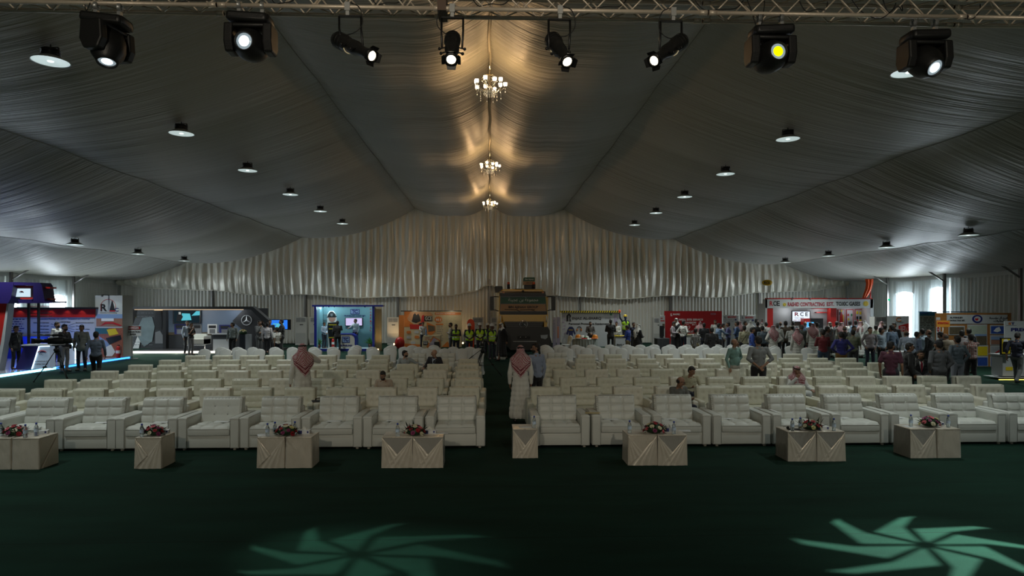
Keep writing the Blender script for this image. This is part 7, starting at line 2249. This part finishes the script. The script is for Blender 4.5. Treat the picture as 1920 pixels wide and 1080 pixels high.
def scarf_mesh(key, style):
    """headcloth: over the crown, open at the face, down over shoulders and back"""
    p = pose(key); H = head_rot(p); hc = p['head']; nk = p['neck']
    mb = MB()
    nu, nv = 56, 30
    def fn(a, b):
        ang = -PI*1.0 + 2*PI*a          # 0 = back, +-pi = front
        back = math.cos(ang)            # 1 back, -1 front
        side = math.sin(ang)
        # face opening: pull the rows up/back near the front
        front = max(0.0, (-back - .35)/.65)
        lenb = 1.0
        if b < .38:
            t = b/.38
            th = t*PI*.56
            rx, ry, rz_ = .092, .112, .112
            q = H @ V3(rx*math.sin(th)*side, .014 + ry*math.sin(th)*back, .030 + rz_*math.cos(th))
            # opening edge at the forehead
            pt = hc + q
            if front > 0:
                lift = front * max(0, t-.42)/.58
                pt = pt + H @ V3(side*.03*lift, .10*lift, .045*lift)
            return pt
        t = (b-.38)/.62
        # hanging part
        w0 = .098; w1 = .245 if style != 'slim' else .20
        zt = (hc + H @ V3(0,0,-.005)).z
        if back > 0:
            tri = max(0, 1 - abs(side)*1.0)
            zb = nk.z - .16 - (.30 if style != 'short' else .14)*tri
        else:
            zb = nk.z - .20 - .05*abs(side)
        z = zt + (zb - zt)*t
        sp = min(1, t*1.7); sp = sp*sp*(3-2*sp)
        w = w0 + (w1-w0)*sp - .02*max(0,t-.7)
        dback = .115 + .055*sp
        dfront = .09 + .075*sp
        y = hc.y*(1-sp) + nk.y*sp
        x = hc.x*(1-sp)
        yy = y + (dback*back if back > 0 else dfront*back)
        xx = x + w*side
        if front > 0:
            op = front*(1 - .55*sp)
            yy += .10*op; xx += math.copysign(.05, side)*op*(.6)
        fold = .010*math.sin(ang*7 + 3*t)*min(1, t*2) + .008*math.sin(ang*15)*t
        return V3(xx*(1+fold*2), yy + fold*back*1.2, z)
    mb.grid(lambda a, b: fn(a, b), nu, nv)
    # border bands by material
    k = 0
    for j in range(nv):
        for i in range(nu):
            bb = (j+.5)/nv
            mb.m[k] = 1 if (.80 < bb < .845 or .90 < bb < .935) else (2 if bb > .955 else 0)
            k += 1
    me = mb.build('headscarf', SKIN0, fix=False).data
    o = [x for x in bpy.data.objects if x.data == me][0]; bpy.data.objects.remove(o)
    me.materials.clear()
    for i in range(3): me.materials.append(SKIN0)
    me.polygons.foreach_set('material_index', mb.m)
    return me
def torso_part(key, what):
    p = pose(key); c = p['chest']; w = p['waist']; nk = p['neck']; pe = p['pelvis']
    if what == 'vest':
        b = Body(); L = .030
        b.cap(c + V3(-.07,0,.0), c + V3(.07,0,.0), .118+L, .118+L, 14); b.cap(w + V3(-.06,0,-.02), w + V3(.06,0,-.02), .112+L, .112+L, 14)
        b.cap(pe + V3(-.06,0,.05), pe + V3(.06,0,.05), .115+L, .115+L, 14); b.cap(pe + V3(0,0,.05), c, .13+L, .13+L, 14)
        for s in (1,-1): b.cap(c + V3(s*.08,0,.05), c + V3(s*.10,.01,.135), .075, .05)
        me = b.skin('vest', .014, 2, .004)
        me.materials.clear(); me.materials.append(SKIN0); me.materials.append(SKIN0); me.materials.append(SKIN0)
        for f in me.polygons:
            z = f.center.z; d = z - c.z
            band = (-.16 < d < -.115) or (-.27 < d < -.225)
            vneck = f.center.y < -.05 and d > -.06 and abs(f.center.x) < (d + .06)*.42
            f.material_index = 1 if band else 2 if vneck else 0
        return me
    mb = MB()
    f = c + V3(0,-.155,.10)
    if what == 'shirt_front':
        a = nk + V3(0,-.085,-.035)
        y2 = w.y - .150
        mb.add([a+V3(-.05,.01,0), a+V3(.05,.01,0), V3(.055,c.y-.155,c.z+.03), V3(.0,y2-.006,w.z-.02), V3(-.055,c.y-.155,c.z+.03)], [(0,1,2,3,4)])
        mb.add([a+V3(-.05,.02,0), a+V3(.05,.02,0), V3(.055,c.y-.145,c.z+.03), V3(.0,y2+.004,w.z-.02), V3(-.055,c.y-.145,c.z+.03)], [(4,3,2,1,0)])
    elif what == 'tie':
        a = nk + V3(0,-.095,-.045)
        mb.add([a+V3(-.016,0,0), a+V3(.016,0,0), V3(.030,c.y-.170,c.z-.02), V3(0,w.y-.168,w.z-.02), V3(-.030,c.y-.170,c.z-.02)], [(0,1,2,3,4)])
        mb.add([a+V3(-.016,.008,0), a+V3(.016,.008,0), V3(.030,c.y-.162,c.z-.02), V3(0,w.y-.160,w.z-.02), V3(-.030,c.y-.162,c.z-.02)], [(4,3,2,1,0)])
    elif what == 'lanyard':
        a = nk + V3(0,-.08,-.03)
        for s in (-1,1): mb.tube([a+V3(s*.06,.03,.02), V3(s*.05,c.y-.155,c.z+.04), V3(0,w.y-.15,w.z+.04)], .005, 5)
        mb.box(-.035,.035,w.y-.158,w.y-.150,w.z-.06,w.z+.04)
    elif what == 'belt':
        mb.lathe([(.172,-.02),(.176,0),(.172,.02)], 24, (0,0,0))
        mb.v = [(x*1.0, y*.80 + pe.y, z + pe.z + .035) for x, y, z in mb.v]
    elif what == 'strap':
        mb.tube([nk+V3(-.09,.02,-.04), V3(-.02,c.y+.155,c.z), V3(.14,w.y+.09,w.z-.08), V3(.20,w.y,w.z-.12)], .011, 6)
        mb.tube([nk+V3(-.09,-.02,-.04), V3(-.02,c.y-.15,c.z), V3(.14,w.y-.10,w.z-.08), V3(.20,w.y,w.z-.12)], .011, 6)
        mb.rbox(.17,.25,w.y-.08,w.y+.1,w.z-.26,w.z-.10,.02,2)
    me = mb.build(what, SKIN0, fix=(what != 'shirt_front' and what != 'tie')).data
    o = [x for x in bpy.data.objects if x.data == me][0]; bpy.data.objects.remove(o)
    me.materials.clear()
    return me
WHITE_C = (.56,.57,.55); THOBE = (.60,.60,.56); BLACK = (.010,.010,.011); NAVYC = (.012,.016,.035); CHAR = (.035,.037,.042)
REDCHK = (.30,.045,.065)
HIVIS = mat('hi_vis_yellow', (.42,.72,.03), .6, bump=.1, scale=20, emit=None)
SILVER = mat('reflective_band', (.42,.44,.48), .3, .3)
GLASSY = mat('black_plastic', (.012,.012,.012), .3)
N_P = [0]
def person(u, vh, label, D=None, H=None, rz=180, ps='stand', top=(.3,.3,.3), bot=(.02,.02,.025), kind='shirt', sleeve='long', hair='hair', skin=None, beard=None,
           glasses=False, scarf=None, extra=(), fine=False, z0=0.0, pat='plain', wide=1.0, x=None, tie=None, group=None, hem=.90, inner=WHITE_C):
    """u, vh: pixel of the top of the head; D: distance in Y; rz: 0 faces the camera"""
    key = ps
    std = pose(key)['head'].z + .128 + (.03 if 'helmet' in extra else 0)
    if D is None:
        Hh = (H or 1.70)
        dd = ray(u, vh); D = (HC - Hh - z0) / (-dd.z) * dd.y if vh > 576 else 30
    q = at_y(u, vh, D)
    ht = q.z - z0
    sc_ = ht / std
    sc_ = max(.82, min(1.14, sc_))
    N_P[0] += 1
    t = empty('person', (q.x if x is None else x, D, z0), R(rz), label, 'person', group)
    t.scale = (sc_*wide, sc_*wide, sc_)
    hd = pose(key)['head']
    # put the head, not the feet, on the sight line
    off = Matrix.Rotation(R(rz), 3, 'Z') @ (V3(hd.x, hd.y, 0)*sc_)
    if 'bend' in ps or 'sit' in ps: t.location.x -= off.x
    sk = skin or SKIN0
    add_obj('body', cached('body', key, fine, ''), sk, t)
    if hair in ('hair','bald'): 
        h = add_obj('hair', cached('head', key, hair), HAIR, t)
    elif hair == 'grey': add_obj('hair', cached('head', key, 'hair'), GREY_HAIR, t)
    elif hair == 'greybald': add_obj('hair', cached('head', key, 'bald'), GREY_HAIR, t)
    facing = abs(((rz + 180) % 360) - 180) < 125 or fine
    if facing:
        add_obj('eyes', cached('head', key, 'eyes'), EYE, t); add_obj('brows', cached('head', key, 'brows'), HAIR, t)
    if beard: add_obj('beard' if beard == 'beard' else 'moustache', cached('head', key, beard), HAIR, t)
    if glasses: add_obj('glasses', cached('head', key, 'glasses'), GLASSY, t)
    tm = cloth(top, pat)
    if kind == 'shirt':
        add_obj('shirt', cached('shirt', key, .004, sleeve, fine, hem), tm, t)
        add_obj('trousers', cached('trousers', key, .0, fine), cloth(bot), t)
        if hem > .88 and facing is False and fine: add_obj('belt', cached('torso', key, 'belt'), GLASSY, t)
    elif kind == 'suit':
        add_obj('jacket', cached('shirt', key, .020, 'long', fine, .80), tm, t)
        add_obj('trousers', cached('trousers', key, .0, fine), cloth(bot), t)
        if facing:
            add_obj('shirt_front', cached('torso', key, 'shirt_front'), cloth(inner), t)
            if tie: add_obj('tie', cached('torso', key, 'tie'), cloth(tie), t)
    elif kind == 'thobe':
        add_obj('robe', cached('robe', key, fine, 0.0), tm, t)
        add_obj('robe_sleeves', cached('shirt', key, .014, 'long', fine, .95), tm, t)
    elif kind == 'cloak':
        add_obj('robe', cached('robe', key, fine, 0.0), cloth(THOBE), t)
        add_obj('cloak', cached('robe', key, fine, .07, .22), tm, t)
        add_obj('cloak_sleeves', cached('shirt', key, .035, 'long', fine, .95), tm, t)
    for qd in ('L','R'):
        add_obj('shoe', cached('shoe', key, qd), SHOE, t)
    if scarf:
        s_ = add_obj('headscarf', cached('scarf', key, 'slim' if scarf == 'white' and kind == 'cloak' else 'wide'), cloth(REDCHK, 'check') if scarf == 'red' else cloth((.62,.62,.60)), t)
        for i, cc in ((1, (.13,.012,.02) if scarf == 'red' else (.60,.60,.58)), (2, (.50,.42,.42) if scarf == 'red' else (.6,.6,.58))):
            s_.material_slots[i].link = 'OBJECT'; s_.material_slots[i].material = cloth(cc)
        add_obj('head_ring', cached('head', key, 'agal'), GLASSY, s_)
    for e in extra:
        if e == 'vest':
            v = add_obj('safety_vest', cached('torso', key, 'vest'), HIVIS, t)
            for i, mm in ((1, SILVER), (2, cloth(top))):
                v.material_slots[i].link = 'OBJECT'; v.material_slots[i].material = mm
        elif e == 'helmet': add_obj('safety_helmet', cached('head', key, 'helmet'), mat('white_helmet', (.62,.64,.66), .25), t)
        elif e == 'helmet_yellow': add_obj('safety_helmet', cached('head', key, 'helmet'), mat('yellow_helmet', (.62,.42,.02), .25), t)
        elif e == 'cap': add_obj('cap', cached('head', key, 'cap'), cloth((.02,.02,.025)), t)
        elif e == 'kufi': add_obj('cap', cached('head', key, 'cap'), cloth((.5,.5,.46)), t)
        elif e == 'lanyard': add_obj('lanyard', cached('torso', key, 'lanyard'), cloth((.45,.47,.45)), t)
        elif e == 'strap': add_obj('shoulder_bag', cached('torso', key, 'strap'), cloth((.012,.012,.012)), t)
    return t
LB = (.24,.32,.44); PB = (.34,.40,.48)
exec_people = [
# --- blue lit booth
lambda: person(30, 611, 'man in black suit standing on the blue lit booth platform, looking toward the counters', D=25.2, rz=75, ps='stand', kind='suit', top=BLACK, bot=BLACK, z0=.12),
lambda: person(107, 603.5, 'young man in white shirt behind the television camera operator', D=28.5, rz=80, top=WHITE_C, beard='beard'),
lambda: person(121, 608, 'camera operator in dark shirt and pale grey trousers behind the television camera', D=25.4, rz=80, ps='hold', top=(.05,.05,.06), bot=(.28,.28,.30), beard='beard', extra=('strap',)),
lambda: person(153, 609, 'man in pale grey blazer over a black shirt facing the stage', D=25.9, rz=10, kind='suit', top=(.30,.32,.31), bot=NAVYC, inner=(.012,.012,.014)),
lambda: person(180, 621.5, 'man in grey-blue shirt and black trousers walking away beside the television camera', D=21.6, rz=200, ps='walk', top=(.13,.17,.24), bot=BLACK),
# --- truck maker booth
lambda: person(351, 601.5, 'man in pale blue shirt half hidden behind the black T-shirt', D=34.4, rz=60, top=PB),
lambda: person(358, 605, 'man in black T-shirt and grey trousers, hand at his mouth', D=33.7, rz=75, ps='face', top=BLACK, bot=(.16,.16,.17), sleeve='short'),
lambda: person(436, 604.5, 'man in grey shirt and black trousers in front of the dark counter', D=33.6, rz=-5, ps='stand:r', top=(.17,.20,.20), bot=BLACK, wide=1.08),
lambda: person(486, 601, 'man in grey suit beside the star emblem wall, hands at his chin', D=34, rz=60, ps='face', kind='suit', top=(.11,.115,.12), bot=(.10,.105,.11)),
lambda: person(492.5, 595, 'tall dark haired man standing behind the grey suit', D=35.6, rz=20, ps='stand:l', top=CHAR, z0=.1),
lambda: person(501, 604.5, 'man with cap and white striped shirt seen from behind by the blue screen', D=33.2, rz=185, top=(.48,.46,.50), pat='stripe', extra=('cap',)),
lambda: person(506, 599, 'dark clothed man in front of the blue screen edge', D=35.2, rz=10, top=NAVYC),
lambda: person(528, 598.5, 'bearded man in black suit in profile before the blue screen', D=34.0, rz=-80, ps='hold', kind='suit', top=BLACK, bot=BLACK, beard='beard', skin=SKIN_L),
lambda: person(519, 613.5, 'man in white short sleeved shirt striding behind the banquet chairs', D=29.6, rz=-120, ps='walk', top=WHITE_C, bot=NAVYC, sleeve='short', wide=1.08),
# --- left block
lambda: person(567, 644.4, 'man in white robe and red checked headscarf on the telephone among the left block rows', D=14.2, rz=215, ps='phone', kind='thobe', top=THOBE, hair=None, scarf='red', fine=True, beard='beard'),
lambda: person(759.5, 657, 'young bearded man in pale blue shirt seated in the left block, arm over the armrest', D=20.55, rz=20, ps='sitlean:l', top=(.36,.42,.46), beard='beard', fine=True, skin=SKIN_L),
lambda: person(814, 655.5, 'bald man in dark blazer seated in the left block, looking sideways', D=20.6, rz=-10, ps='sit:r', kind='suit', top=(.02,.022,.03), bot=(.05,.05,.06), hair=None, fine=True, skin=SKIN_L, inner=(.42,.50,.62), beard='moustache'),
lambda: person(718, 697, 'man in beige robe seated in the left block reading, head bowed', D=15.05, rz=-5, ps='sitphone', kind='thobe', top=(.42,.35,.28), beard='beard', fine=True),
# --- aisle
lambda: person(976, 648, 'man in white robe and red checked headscarf standing in the centre aisle, seen from behind', D=14.07, rz=178, kind='thobe', top=THOBE, hair=None, scarf='red', fine=True),
lambda: person(1005, 643, 'bearded man in glasses and blue striped shirt in the centre aisle', D=15.0, rz=215, ps='stand:l', top=(.20,.24,.33), bot=BLACK, beard='beard', glasses=True, fine=True, pat='stripe'),
# --- hard hat group
lambda: person(845, 605, 'man in grey shirt with folded arms beside the orange poster wall', D=33.6, rz=-80, ps='crossed', top=(.36,.33,.28), bot=CHAR, beard='beard'),
lambda: person(855, 608, 'worker in dark overall, yellow vest and turban-like cap, arms folded', D=32.0, rz=0, ps='crossed', top=NAVYC, bot=NAVYC, extra=('vest',), beard='beard', skin=SKIN_D),
lambda: person(880, 607, 'worker in white helmet and yellow vest in front of the orange flag', D=31.4, rz=5, ps='front', top=NAVYC, bot=NAVYC, hair=None, extra=('vest','helmet'), skin=SKIN_D),
lambda: person(900, 605.5, 'worker in white helmet and yellow vest directly behind the aisle tripod', D=31.6, rz=0, ps='front', top=NAVYC, bot=NAVYC, hair=None, extra=('vest','helmet'), skin=SKIN_D),
lambda: person(914.5, 606, 'worker in white helmet and yellow vest, rearmost of the helmeted men', D=33.0, rz=-20, ps='stand', top=NAVYC, bot=NAVYC, hair=None, extra=('vest','helmet'), skin=SKIN_D),
lambda: person(922.5, 607.5, 'worker in white helmet and yellow vest, nearest the yellow truck', D=30.6, rz=30, ps='stand:l', top=NAVYC, bot=NAVYC, hair=None, extra=('vest','helmet'), skin=SKIN_D),
lambda: person(941, 605.5, 'man in black cloak and white headscarf stepping in front of the truck', D=29.6, rz=-60, ps='walk:d', kind='cloak', top=BLACK, hair=None, scarf='white'),
# --- protective equipment booth
lambda: person(1107, 603, 'man in brown shirt with a lanyard behind the round skirted table', D=36.4, rz=5, ps='front', top=(.07,.06,.055), beard='beard', extra=('lanyard',)),
lambda: person(1145, 599, 'man in black suit seen from behind before the protective equipment poster', D=34.6, rz=175, ps='hold', kind='suit', top=BLACK, bot=BLACK),
lambda: person(1156, 603, 'man in white shirt partly hidden by the black suit at the equipment booth', D=37.0, rz=-20, top=WHITE_C, ps='hold'),
lambda: person(1188, 604, 'dark haired man in navy shirt beside the yellow helmet mannequin', D=34.2, rz=20, top=NAVYC),
lambda: person(1177.5, 610, 'man in bright blue waistcoat and khaki trousers looking down', D=30.6, rz=-130, ps='hold:d', top=(.02,.05,.26), bot=(.20,.16,.09)),
lambda: person(1195.5, 608.5, 'man in black cloak and white headscarf bending his head at the equipment booth', D=29.8, rz=120, ps='hold:d', kind='cloak', top=BLACK, hair=None, scarf='white'),
# --- red booth
lambda: person(1262, 603, 'man in pale lilac shirt writing beside the red booth wall', D=33.8, rz=60, ps='hold:d', top=(.40,.36,.40)),
lambda: person(1268, 597, 'man in black cloak and white headscarf before the red booth wall', D=34.0, rz=-60, ps='hold', kind='cloak', top=BLACK, hair=None, scarf='white'),
lambda: person(1281.5, 601, 'man in white shirt and dark trousers standing by the red booth wall', D=33.4, rz=120, ps='hips', top=WHITE_C, bot=NAVYC),
lambda: person(1313, 603.5, 'man in white robe and red headscarf in the red booth', D=36.0, rz=150, kind='thobe', top=THOBE, hair=None, scarf='red'),
lambda: person(1304.5, 616, 'short man in black and white checked shirt in front of the red booth', H=1.56, rz=130, ps='stand', top=(.015,.018,.03), pat='plaid', bot=(.18,.15,.08), hem=.82),
lambda: person(1320, 605.5, 'man in black jacket seen from behind at the red booth counter', D=31.2, rz=175, top=(.012,.013,.016), kind='suit', bot=NAVYC),
lambda: person(1334.5, 614, 'broad man in black jacket seen from behind, nearest the red booth', H=1.66, rz=180, top=BLACK, kind='suit', bot=BLACK, wide=1.12),
lambda: person(1341, 600, 'man in white shirt standing deep in the red booth', D=36.8, rz=0, top=WHITE_C, beard='beard'),
lambda: person(1348, 606, 'man in sky blue shirt stretching out his arm at the red booth', D=30.6, rz=100, ps='reach', top=(.16,.25,.40)),
lambda: person(1356, 606.5, 'man in white shirt behind the outstretched arm', D=33.5, rz=70, top=WHITE_C),
lambda: person(1365.5, 604, 'man in violet blue shirt, hand raised to his mouth', D=32, rz=-115, ps='face', top=(.10,.11,.26), bot=NAVYC),
lambda: person(1382, 602.5, 'man in blue shirt between the two white roll-up banners', D=31.6, rz=-120, ps='face', top=(.07,.13,.28), bot=BLACK),
lambda: person(1387, 602.5, 'man in red headscarf just behind the blue shirt by the banners', D=34.6, rz=170, kind='thobe', top=THOBE, hair=None, scarf='red'),
lambda: person(1395.5, 610.5, 'man in khaki shirt with a black shoulder strap seen from behind', D=27.8, rz=178, top=(.34,.33,.22), bot=BLACK, extra=('strap',), sleeve='rolled'),
lambda: person(1397, 602, 'dark haired man in profile in front of the second white banner', D=34.2, rz=60, top=CHAR),
lambda: person(1377, 635, 'stout man in sea green shirt resting his hand on an armchair back', D=17.75, rz=25, ps='rest:sl:fat', top=(.15,.27,.24), bot=(.35,.33,.28), hair='greybald', fine=True, beard='moustache'),
lambda: person(1422, 630, 'man in grey shirt with hands clasped behind his back among the armchairs', D=16.45, rz=180, ps='behind', top=(.17,.18,.18), bot=(.015,.016,.018), sleeve='rolled', fine=True, wide=1.06),
lambda: person(1407, 602, 'man in white headscarf and robe beyond the khaki shirt', D=34.0, rz=175, kind='thobe', top=THOBE, hair=None, scarf='white'),
lambda: person(1410.5, 614, 'young man in blue waistcoat facing sideways behind the grey shirt', D=26.2, rz=75, top=(.02,.06,.30)),
lambda: person(1418.5, 598, 'tall man in pale blue shirt in front of the booth entrance', D=35.6, rz=100, top=PB),
lambda: person(1420.5, 603, 'man in black jacket seen from behind left of the toxic gas booth', D=31.6, rz=170, kind='suit', top=BLACK, bot=BLACK),
lambda: person(1430.5, 598.5, 'man in red headscarf standing highest near the red booth post', D=36.6, rz=150, kind='thobe', top=THOBE, hair=None, scarf='red'),
lambda: person(1428.5, 605.5, 'man in white headscarf with black ring near the red booth post', D=33.2, rz=150, kind='thobe', top=THOBE, hair=None, scarf='white'),
lambda: person(1429.5, 611, 'man in steel blue shirt seen from behind near the toxic gas booth', D=28.4, rz=180, top=(.11,.15,.19), bot=BLACK, wide=1.05),
lambda: person(1436.5, 604.5, 'man in pale shirt and dark hair next to the red booth post', D=33.9, rz=190, top=WHITE_C),
lambda: person(1449.5, 610.5, 'man in white robe and wide red headscarf, first of the pair seen from behind', D=26.9, rz=185, ps='hips', kind='thobe', top=THOBE, hair=None, scarf='red'),
lambda: person(1457.5, 606, 'grey haired man in white shirt between headscarf and brown suit', D=29.6, rz=170, top=WHITE_C, hair='grey'),
lambda: person(1463.5, 603, 'balding man in blue-grey shirt facing the booth screen', D=34.0, rz=170, top=(.2,.25,.3), hair='bald'),
lambda: person(1473, 602, 'man in brown suit and black trousers facing the booth screen', D=30.2, rz=178, kind='suit', top=(.085,.06,.04), bot=BLACK),
lambda: person(1485, 609, 'man in white shirt and skullcap with folded arms seen from behind', D=28.0, rz=172, ps='crossed', top=WHITE_C, bot=BLACK, extra=('kufi',)),
lambda: person(1487, 602, 'dark haired man directly below the booth screen', D=34.4, rz=175, top=CHAR),
lambda: person(1494.5, 616, 'man in white robe and red headscarf over a cream cap, second of the pair', D=25.2, rz=180, kind='thobe', top=(.5,.5,.46), hair=None, scarf='red'),
lambda: person(1503.5, 609, 'man in charcoal grey suit seen from behind before the screen', D=29.0, rz=180, kind='suit', top=(.07,.085,.08), bot=BLACK, hair='grey'),
lambda: person(1509.5, 603, 'balding man in blue shirt right below the screen corner', D=33.4, rz=175, top=(.2,.3,.48), hair='greybald'),
lambda: person(1519.5, 604.5, 'dark haired man beside the small blue monitor', D=32.6, rz=180, top=(.35,.40,.45)),
lambda: person(1524.5, 606.5, 'man in white robe with red headscarf hanging down his back by the monitor', D=28.8, rz=160, kind='thobe', top=THOBE, hair=None, scarf='red'),
lambda: person(1532, 604.5, 'man in grey suit facing the dark counter of the toxic gas booth', D=30.4, rz=175, kind='suit', top=(.08,.09,.09), bot=BLACK),
lambda: person(1543, 617.5, 'man in dark red shirt and blue jeans seen from behind', D=22.6, rz=170, ps='crossed', top=(.13,.012,.018), bot=(.03,.06,.10)),
lambda: person(1551.5, 612, 'man in dark brown clothes and maroon cap, hand at his chin', D=25.4, rz=70, ps='face', top=(.05,.035,.035), skin=SKIN_D),
lambda: person(1556, 604, 'man in black cloak and white headscarf facing the crowd at the toxic gas booth', D=31.2, rz=20, kind='cloak', top=BLACK, hair=None, scarf='white', beard='beard'),
lambda: person(1569.5, 602.5, 'dark haired man in dark shirt before the red pillar', D=33.2, rz=90, top=CHAR),
lambda: person(1577.5, 604.5, 'man in white robe and red headscarf below the framed safety posters', D=30.4, rz=170, kind='thobe', top=THOBE, hair=None, scarf='red'),
lambda: person(1577, 622, 'man in royal blue shirt, dark cap and mustard trousers seen from behind', D=21.7, rz=180, ps='hips', top=(.022,.022,.16), bot=(.16,.085,.015), extra=('cap',), wide=1.1),
lambda: person(1583.5, 611, 'balding man in black waistcoat behind the royal blue shirt', D=27.0, rz=175, top=BLACK, hair='greybald'),
lambda: person(1593.5, 601.5, 'man in white shirt below the framed safety posters', D=32.6, rz=170, top=WHITE_C),
lambda: person(1604.5, 600.5, 'man in light blue shirt below the last framed poster', D=32.0, rz=165, top=(.28,.42,.62)),
lambda: person(1601.5, 611, 'man in grey-green shirt facing the stage behind the olive shirt', D=26.0, rz=0, ps='stand', top=(.22,.25,.24)),
lambda: person(1599.5, 618, 'man in olive shirt with folded arms turned away', D=23.4, rz=150, ps='crossed', top=(.15,.17,.11), bot=CHAR),
lambda: person(1613.5, 602.5, 'man in pink headscarf and white waistcoat at the toxic gas booth corner', D=31.0, rz=60, kind='thobe', top=(.6,.6,.58), hair=None, scarf='red'),
lambda: person(1621, 600.5, 'man in black and white headscarf at the toxic gas booth edge', D=36.0, rz=140, kind='thobe', top=THOBE, hair=None, scarf='white'),
lambda: person(1631.5, 613, 'man in mauve-grey shirt and navy trousers facing the stage', D=24.6, rz=-8, ps='pocket', top=(.28,.25,.27), bot=NAVYC, skin=SKIN_L),
lambda: person(1642.5, 609.5, 'man in pale green shirt behind the mauve-grey shirt', D=28.0, rz=140, top=(.40,.48,.36)),
lambda: person(1652.5, 614.5, 'man in pale blue shirt facing the stage, next to the mauve-grey shirt', D=24.9, rz=15, ps='pocket:l', top=(.26,.33,.40), bot=BLACK),
lambda: person(1653, 603, 'man in bright red headscarf before the air conditioner', D=32.2, rz=30, kind='thobe', top=THOBE, hair=None, scarf='red'),
lambda: person(1659, 608.5, 'man in blue-white shirt beside the white company banner', D=28.6, rz=160, top=(.3,.36,.42)),
lambda: person(1672, 609.5, 'man in steel blue shirt and dark trousers seen from behind by the company banner', D=25.6, rz=190, top=(.09,.135,.20), bot=CHAR),
lambda: person(1676.5, 605, 'man in black suit next to the steel blue shirt', D=27.6, rz=-60, kind='suit', top=BLACK, bot=BLACK),
# --- near right group
lambda: person(1670.5, 640.5, 'man in maroon polo shirt standing at the end of the armchairs', D=16.0, rz=140, ps='stand:sr', top=(.075,.018,.038), bot=(.02,.022,.03), sleeve='short', fine=True, hem=.86, wide=1.06),
lambda: person(1705, 643, 'man in black suit and glasses in profile among the armchairs', D=16.3, rz=70, ps='stand', kind='suit', top=BLACK, bot=BLACK, glasses=True, fine=True, hair='hair', wide=1.05),
lambda: person(1727, 657, 'smiling man in black suit and red tie perched on an armrest', D=17.1, rz=-15, ps='perch', kind='suit', top=BLACK, bot=BLACK, tie=(.28,.01,.03), fine=True, z0=.13, beard='moustache'),
lambda: person(1760, 637.5, 'man in dark grey shirt and cap seen from behind near the red tie', D=15.9, rz=185, ps='pocket', top=(.085,.09,.10), bot=(.03,.032,.035), fine=True, extra=('cap',), wide=1.12),
lambda: person(1710.5, 620, 'man in pale blue striped shirt leaning over the display table', D=21.4, rz=165, ps='bend', top=(.30,.36,.46), bot=BLACK, pat='stripe', hair='bald'),
lambda: person(1719.5, 622, 'man in checked blue shirt beside the pale blue striped shirt', D=22.6, rz=90, top=(.15,.2,.3)),
lambda: person(1729, 616.5, 'man in light blue shirt seen from behind at the display table', D=23.8, rz=190, ps='front', top=(.27,.36,.44), bot=BLACK),
lambda: person(1741.5, 618, 'balding man in black shirt by the blue text poster', D=23.0, rz=-150, top=(.02,.022,.022), hair='bald'),
lambda: person(1774, 623, 'man in black shirt stooping before the wooden poster wall', D=21.8, rz=200, ps='bend', top=BLACK),
lambda: person(1784, 626, 'man in beige shirt stooping between black and white shirts', D=21.2, rz=190, ps='bend', top=(.40,.34,.26), hair='greybald'),
lambda: person(1803.5, 619.5, 'man in pinkish white shirt looking at the poster wall', D=21.6, rz=150, ps='front', top=(.44,.40,.42), bot=CHAR),
lambda: person(1795, 629.5, 'man in slate blue shirt and pale grey jeans seen from behind', D=18.0, rz=178, ps='pocket', top=(.14,.18,.22), bot=(.25,.27,.32), fine=True),
lambda: person(1816.5, 615.5, 'dark haired man closest to the wooden poster wall', D=23.6, rz=170, top=CHAR),
lambda: person(1820.5, 626.5, 'man in white and red checked shirt and black trousers seen from behind', D=20.0, rz=165, ps='reach', top=(.42,.42,.38), pat='plaid', bot=BLACK, fine=True),
lambda: person(1907, 623.5, 'man in navy polo and grey trousers striding past the white counter', D=20.2, rz=120, ps='walk:d', top=(.022,.026,.05), bot=(.10,.11,.11), fine=True, sleeve='rolled'),
lambda: person(1495, 687, 'man in white robe and red headscarf seated in the right block, fist at his chin', D=15.15, rz=-5, ps='sitchin:sl', kind='thobe', top=(.56,.58,.56), hair=None, scarf='red', fine=True, beard='moustache'),
lambda: person(1296.5, 687, 'young man in sand coloured uniform shirt seated and looking down', D=15.2, rz=5, ps='sitphone:sl', top=(.38,.37,.26), bot=NAVYC, fine=True),
lambda: person(1276, 706, 'balding man in grey uniform shirt and glasses seated, holding a telephone', D=13.35, rz=15, ps='sitphone:l', top=(.12,.125,.115), bot=NAVYC, hair='bald', fine=True, glasses=True, beard='moustache'),
# --- other booths
lambda: person(608, 604, 'man in pale blue shirt standing at the left of the blue framed booth', D=36.95, rz=60, ps='front', top=(.36,.46,.58), bot=NAVYC, z0=.14),
lambda: person(633, 601.5, 'man in black suit seen from behind leaning on the blue framed booth counter', D=35.9, rz=190, ps='reach', kind='suit', top=BLACK, bot=BLACK),
lambda: person(666.5, 598, 'stout man in white shirt behind the blue framed booth counter', D=37.5, rz=-25, ps='reach:sr:fat', top=(.42,.48,.50), bot=NAVYC, z0=.14),
lambda: person(793, 604, 'man in pale shirt behind the orange counter', D=38.6, rz=10, ps='reach:d', top=(.42,.44,.46), bot=NAVYC),
]
for f_ in exec_people: f_()
# display mannequin with raised glove
mq = person(1172.5, 591.5, 'display mannequin in yellow helmet and vest raising an orange glove', D=38.6, rz=10, ps='raised', top=NAVYC, bot=NAVYC, hair=None, extra=('vest','helmet_yellow'), skin=mat('mannequin_blue', (.02,.05,.16), .5), z0=.15)
mq.name = 'mannequin'; mq['category'] = 'mannequin'
mb = MB(); mb.ball((-.37,-.05,1.98), 1, 12, 8, (.075,.05,.10)); mb.build('work_glove', mat('orange_glove', (.85,.09,.01), .6), mq)
mb = MB(); mb.cyl((0,0,-.14),(0,0,.0),.28,n=20); mb.build('stand', mBLK, mq)
